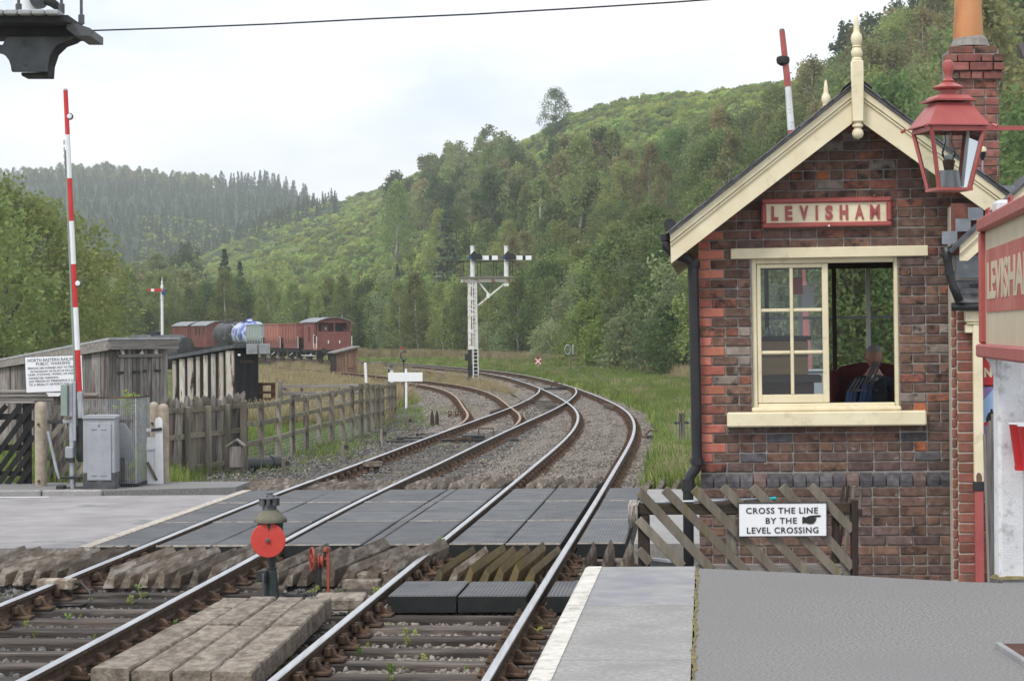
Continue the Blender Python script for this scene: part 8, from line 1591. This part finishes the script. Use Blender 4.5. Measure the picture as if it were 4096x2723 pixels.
def tuft(n, h, rad, wd, m, seed, lean=.5, head=False):
    rng = np.random.default_rng(seed); V = []; Q = []
    for i in range(n):
        a, r = rng.uniform(0, 6.283), rad * math.sqrt(rng.random()); bx, by = r * math.cos(a), r * math.sin(a); hh = h * rng.uniform(.5, 1.15); b = rng.uniform(0, 6.283); dx, dy = math.cos(b), math.sin(b); l = lean * hh * rng.uniform(.1, 1); w_ = wd * rng.uniform(.6, 1.3); k = len(V)
        V += [(bx - dy * w_, by + dx * w_, -.03), (bx + dy * w_, by - dx * w_, -.03), (bx + dx * l * .35 + dy * w_ * .8, by + dy * l * .35 - dx * w_ * .8, hh * .6), (bx + dx * l * .35 - dy * w_ * .8, by + dy * l * .35 + dx * w_ * .8, hh * .6), (bx + dx * l + dy * w_ * (1.6 if head else .15), by + dy * l, hh), (bx + dx * l - dy * w_ * (1.6 if head else .15), by + dy * l, hh)]
        Q += [(k, k + 1, k + 2, k + 3), (k + 3, k + 2, k + 4, k + 5)]
    return npmesh('tuft', V, Q, m)
GR = [tuft(34, .38, .3, .011, MT['blade'], s) for s in (1, 2)] + [tuft(26, .30, .3, .014, MT['leaf_bright'], 3)]; STW = [tuft(34, .75, .35, .010, MT['straw'], s, .35, True) for s in (4, 5)]; SHORT = [tuft(26, .14, .18, .007, MT['blade'], 6, .8)]
def grass(label, n, f, protos, s0, s1, name='grass'):
    pts = []
    while len(pts) < n:
        q = f()
        if q: pts.append(q)
    A = np.array(pts); Z = terrain(A[:, 0], A[:, 1]); Z = np.maximum(Z, GZ - .16); scatter(name, np.c_[A[:, 0], A[:, 1], Z], protos, RNG.uniform(s0, s1, n), label)
def verge():
    Y = 37 + 170 * random.random() ** 1.1; a = float(Rf(Y)) + 1.45 + .35 * random.random(); b = min(float(at_px(2860, Y)), a + 26)
    if b <= a or Y > treeline(CX + F * a / Y): return None
    x = a + (b - a) * random.random(); px = CX + F * x / Y
    return (x, Y) if Y < treeline(px) + 3 else None
grass('green grass of the verge right of the curve', 12000, verge, GR, .6, 1.25)
def foot():
    px = random.uniform(1380, 2830); Y = float(treeline(px)) - random.uniform(-3, 11) * (.5 + px / 4000); x = float(at_px(px, Y))
    return (x, Y) if x > float(Rf(min(Y, 318))) + 3 else None
grass('dry stems among the verge grass', 600, verge, STW, .35, .7, 'dry_grass')
grass('tall straw coloured grass along the foot of the trees', 1900, foot, STW, .6, 1.2, 'dry_grass')
def field():
    Y = 60 + 110 * random.random() ** 1.2; l = float(at_px(900, Y)); r = float(Sf(min(Y, 165))) - (3.2 if Y < 85 else 2.3)
    return (l + (r - l) * random.random(), Y) if r > l else None
grass('long dry grass of the field before the wagons', 5200, field, STW, .45, .95, 'dry_grass'); grass('green grass among the dry field grass', 5500, field, GR, .7, 1.3)
def island():
    Y = 70 + 110 * random.random(); l = float(Sf(min(Y, 165))) + 1.9; r = float(Rf(Y)) - 2.0
    return (l + (r - l) * random.random(), Y) if r > l + .2 else None
grass('sparse dry grass between siding and running line', 1500, island, [STW[0], SHORT[0]], .3, .7, 'dry_grass')
def strip():
    Y = 37 + 40 * random.random(); l = float(Lf(Y)) - 5.2; return (l + 3.2 * random.random() ** 1.6, Y)
grass('short grass at the foot of the fences', 1500, strip, SHORT + GR[:1], .4, 1.0)
def gatefoot():
    Y = random.uniform(36.3, 48); return (float(at_px(random.uniform(-150, 700), Y)), Y)
grass('rank grass behind the lattice gates', 1500, gatefoot, GR, .6, 1.3)
def behindfence():
    Y = random.uniform(48, 64); return (float(at_px(random.uniform(1000, 1420), Y)), Y)
grass('green grass behind the post and rail fence', 1300, behindfence, GR, .5, 1.0)
# weeds growing between rails and timbers
def weed_proto(seed):
    rng = np.random.default_rng(seed); C = [(rng.normal(0, .025), rng.normal(0, .025), rng.uniform(.02, .15)) for _ in range(9)]; V, Q = leaf_quads(C, [.03] * 9, 5, .05, up=.8, rng=rng); return npmesh('weed', V, Q, MT['leaf_bracken'])
WD = [weed_proto(i) for i in (1, 2)]
wpx = [(560, 2365), (520, 2420), (380, 2560), (490, 2600), (1100, 2240), (920, 2330), (1270, 2365), (2120, 2545), (1430, 2620), (1630, 2580), (280, 2480), (700, 2500), (1760, 2185), (1500, 2380), (2150, 2560), (1010, 2290), (455, 2610), (1160, 2640), (1330, 2300), (1560, 2700)]
A = np.array([tuple(G(a, b, -.2 if b > 2200 else -.05)) for a, b in wpx]); scatter('weeds', A, WD, RNG.uniform(.35, .8, len(A)), 'small green weeds between rails and timbers')
pts = np.array([(random.uniform(-5, 1), random.choice((random.uniform(36, 60), random.uniform(14, 25))), -.22) for _ in range(260)]); scatter('weeds', pts, WD, RNG.uniform(.2, .5, len(pts)), 'scattered seedlings in the ballast')
# ivy and brambles on the mesh guard
C = [tuple(P(*zl(random.gauss(1480, 60), random.gauss(330, 70)), 35.7)) for _ in range(40)]; V, Q = leaf_quads(C, [.06] * 40, 8, .05); o = link('bramble', npmesh('bramble', V, Q, MT['leaf_bright'])); tag(o, 'bramble growing over the mesh guard', 'plant')
# ---------------------------------------------------------------- air
hz_ = MB(); hz_.box((-3750, -40, -1.8), (3750, 2700, 140)); hm = bpy.data.materials.new('haze'); hm.use_nodes = True; nt = hm.node_tree; nt.nodes.clear()
vo = N(nt, 'ShaderNodeVolumePrincipled'); vo.inputs['Color'].default_value = (.93, .96, 1.0, 1); vo.inputs['Density'].default_value = .0003; vo.inputs['Anisotropy'].default_value = .2; mo_ = N(nt, 'ShaderNodeOutputMaterial'); nt.links.new(vo.outputs[0], mo_.inputs['Volume'])
tag(hz_.build('haze', hm), 'thin summer haze in the valley', kind='stuff')
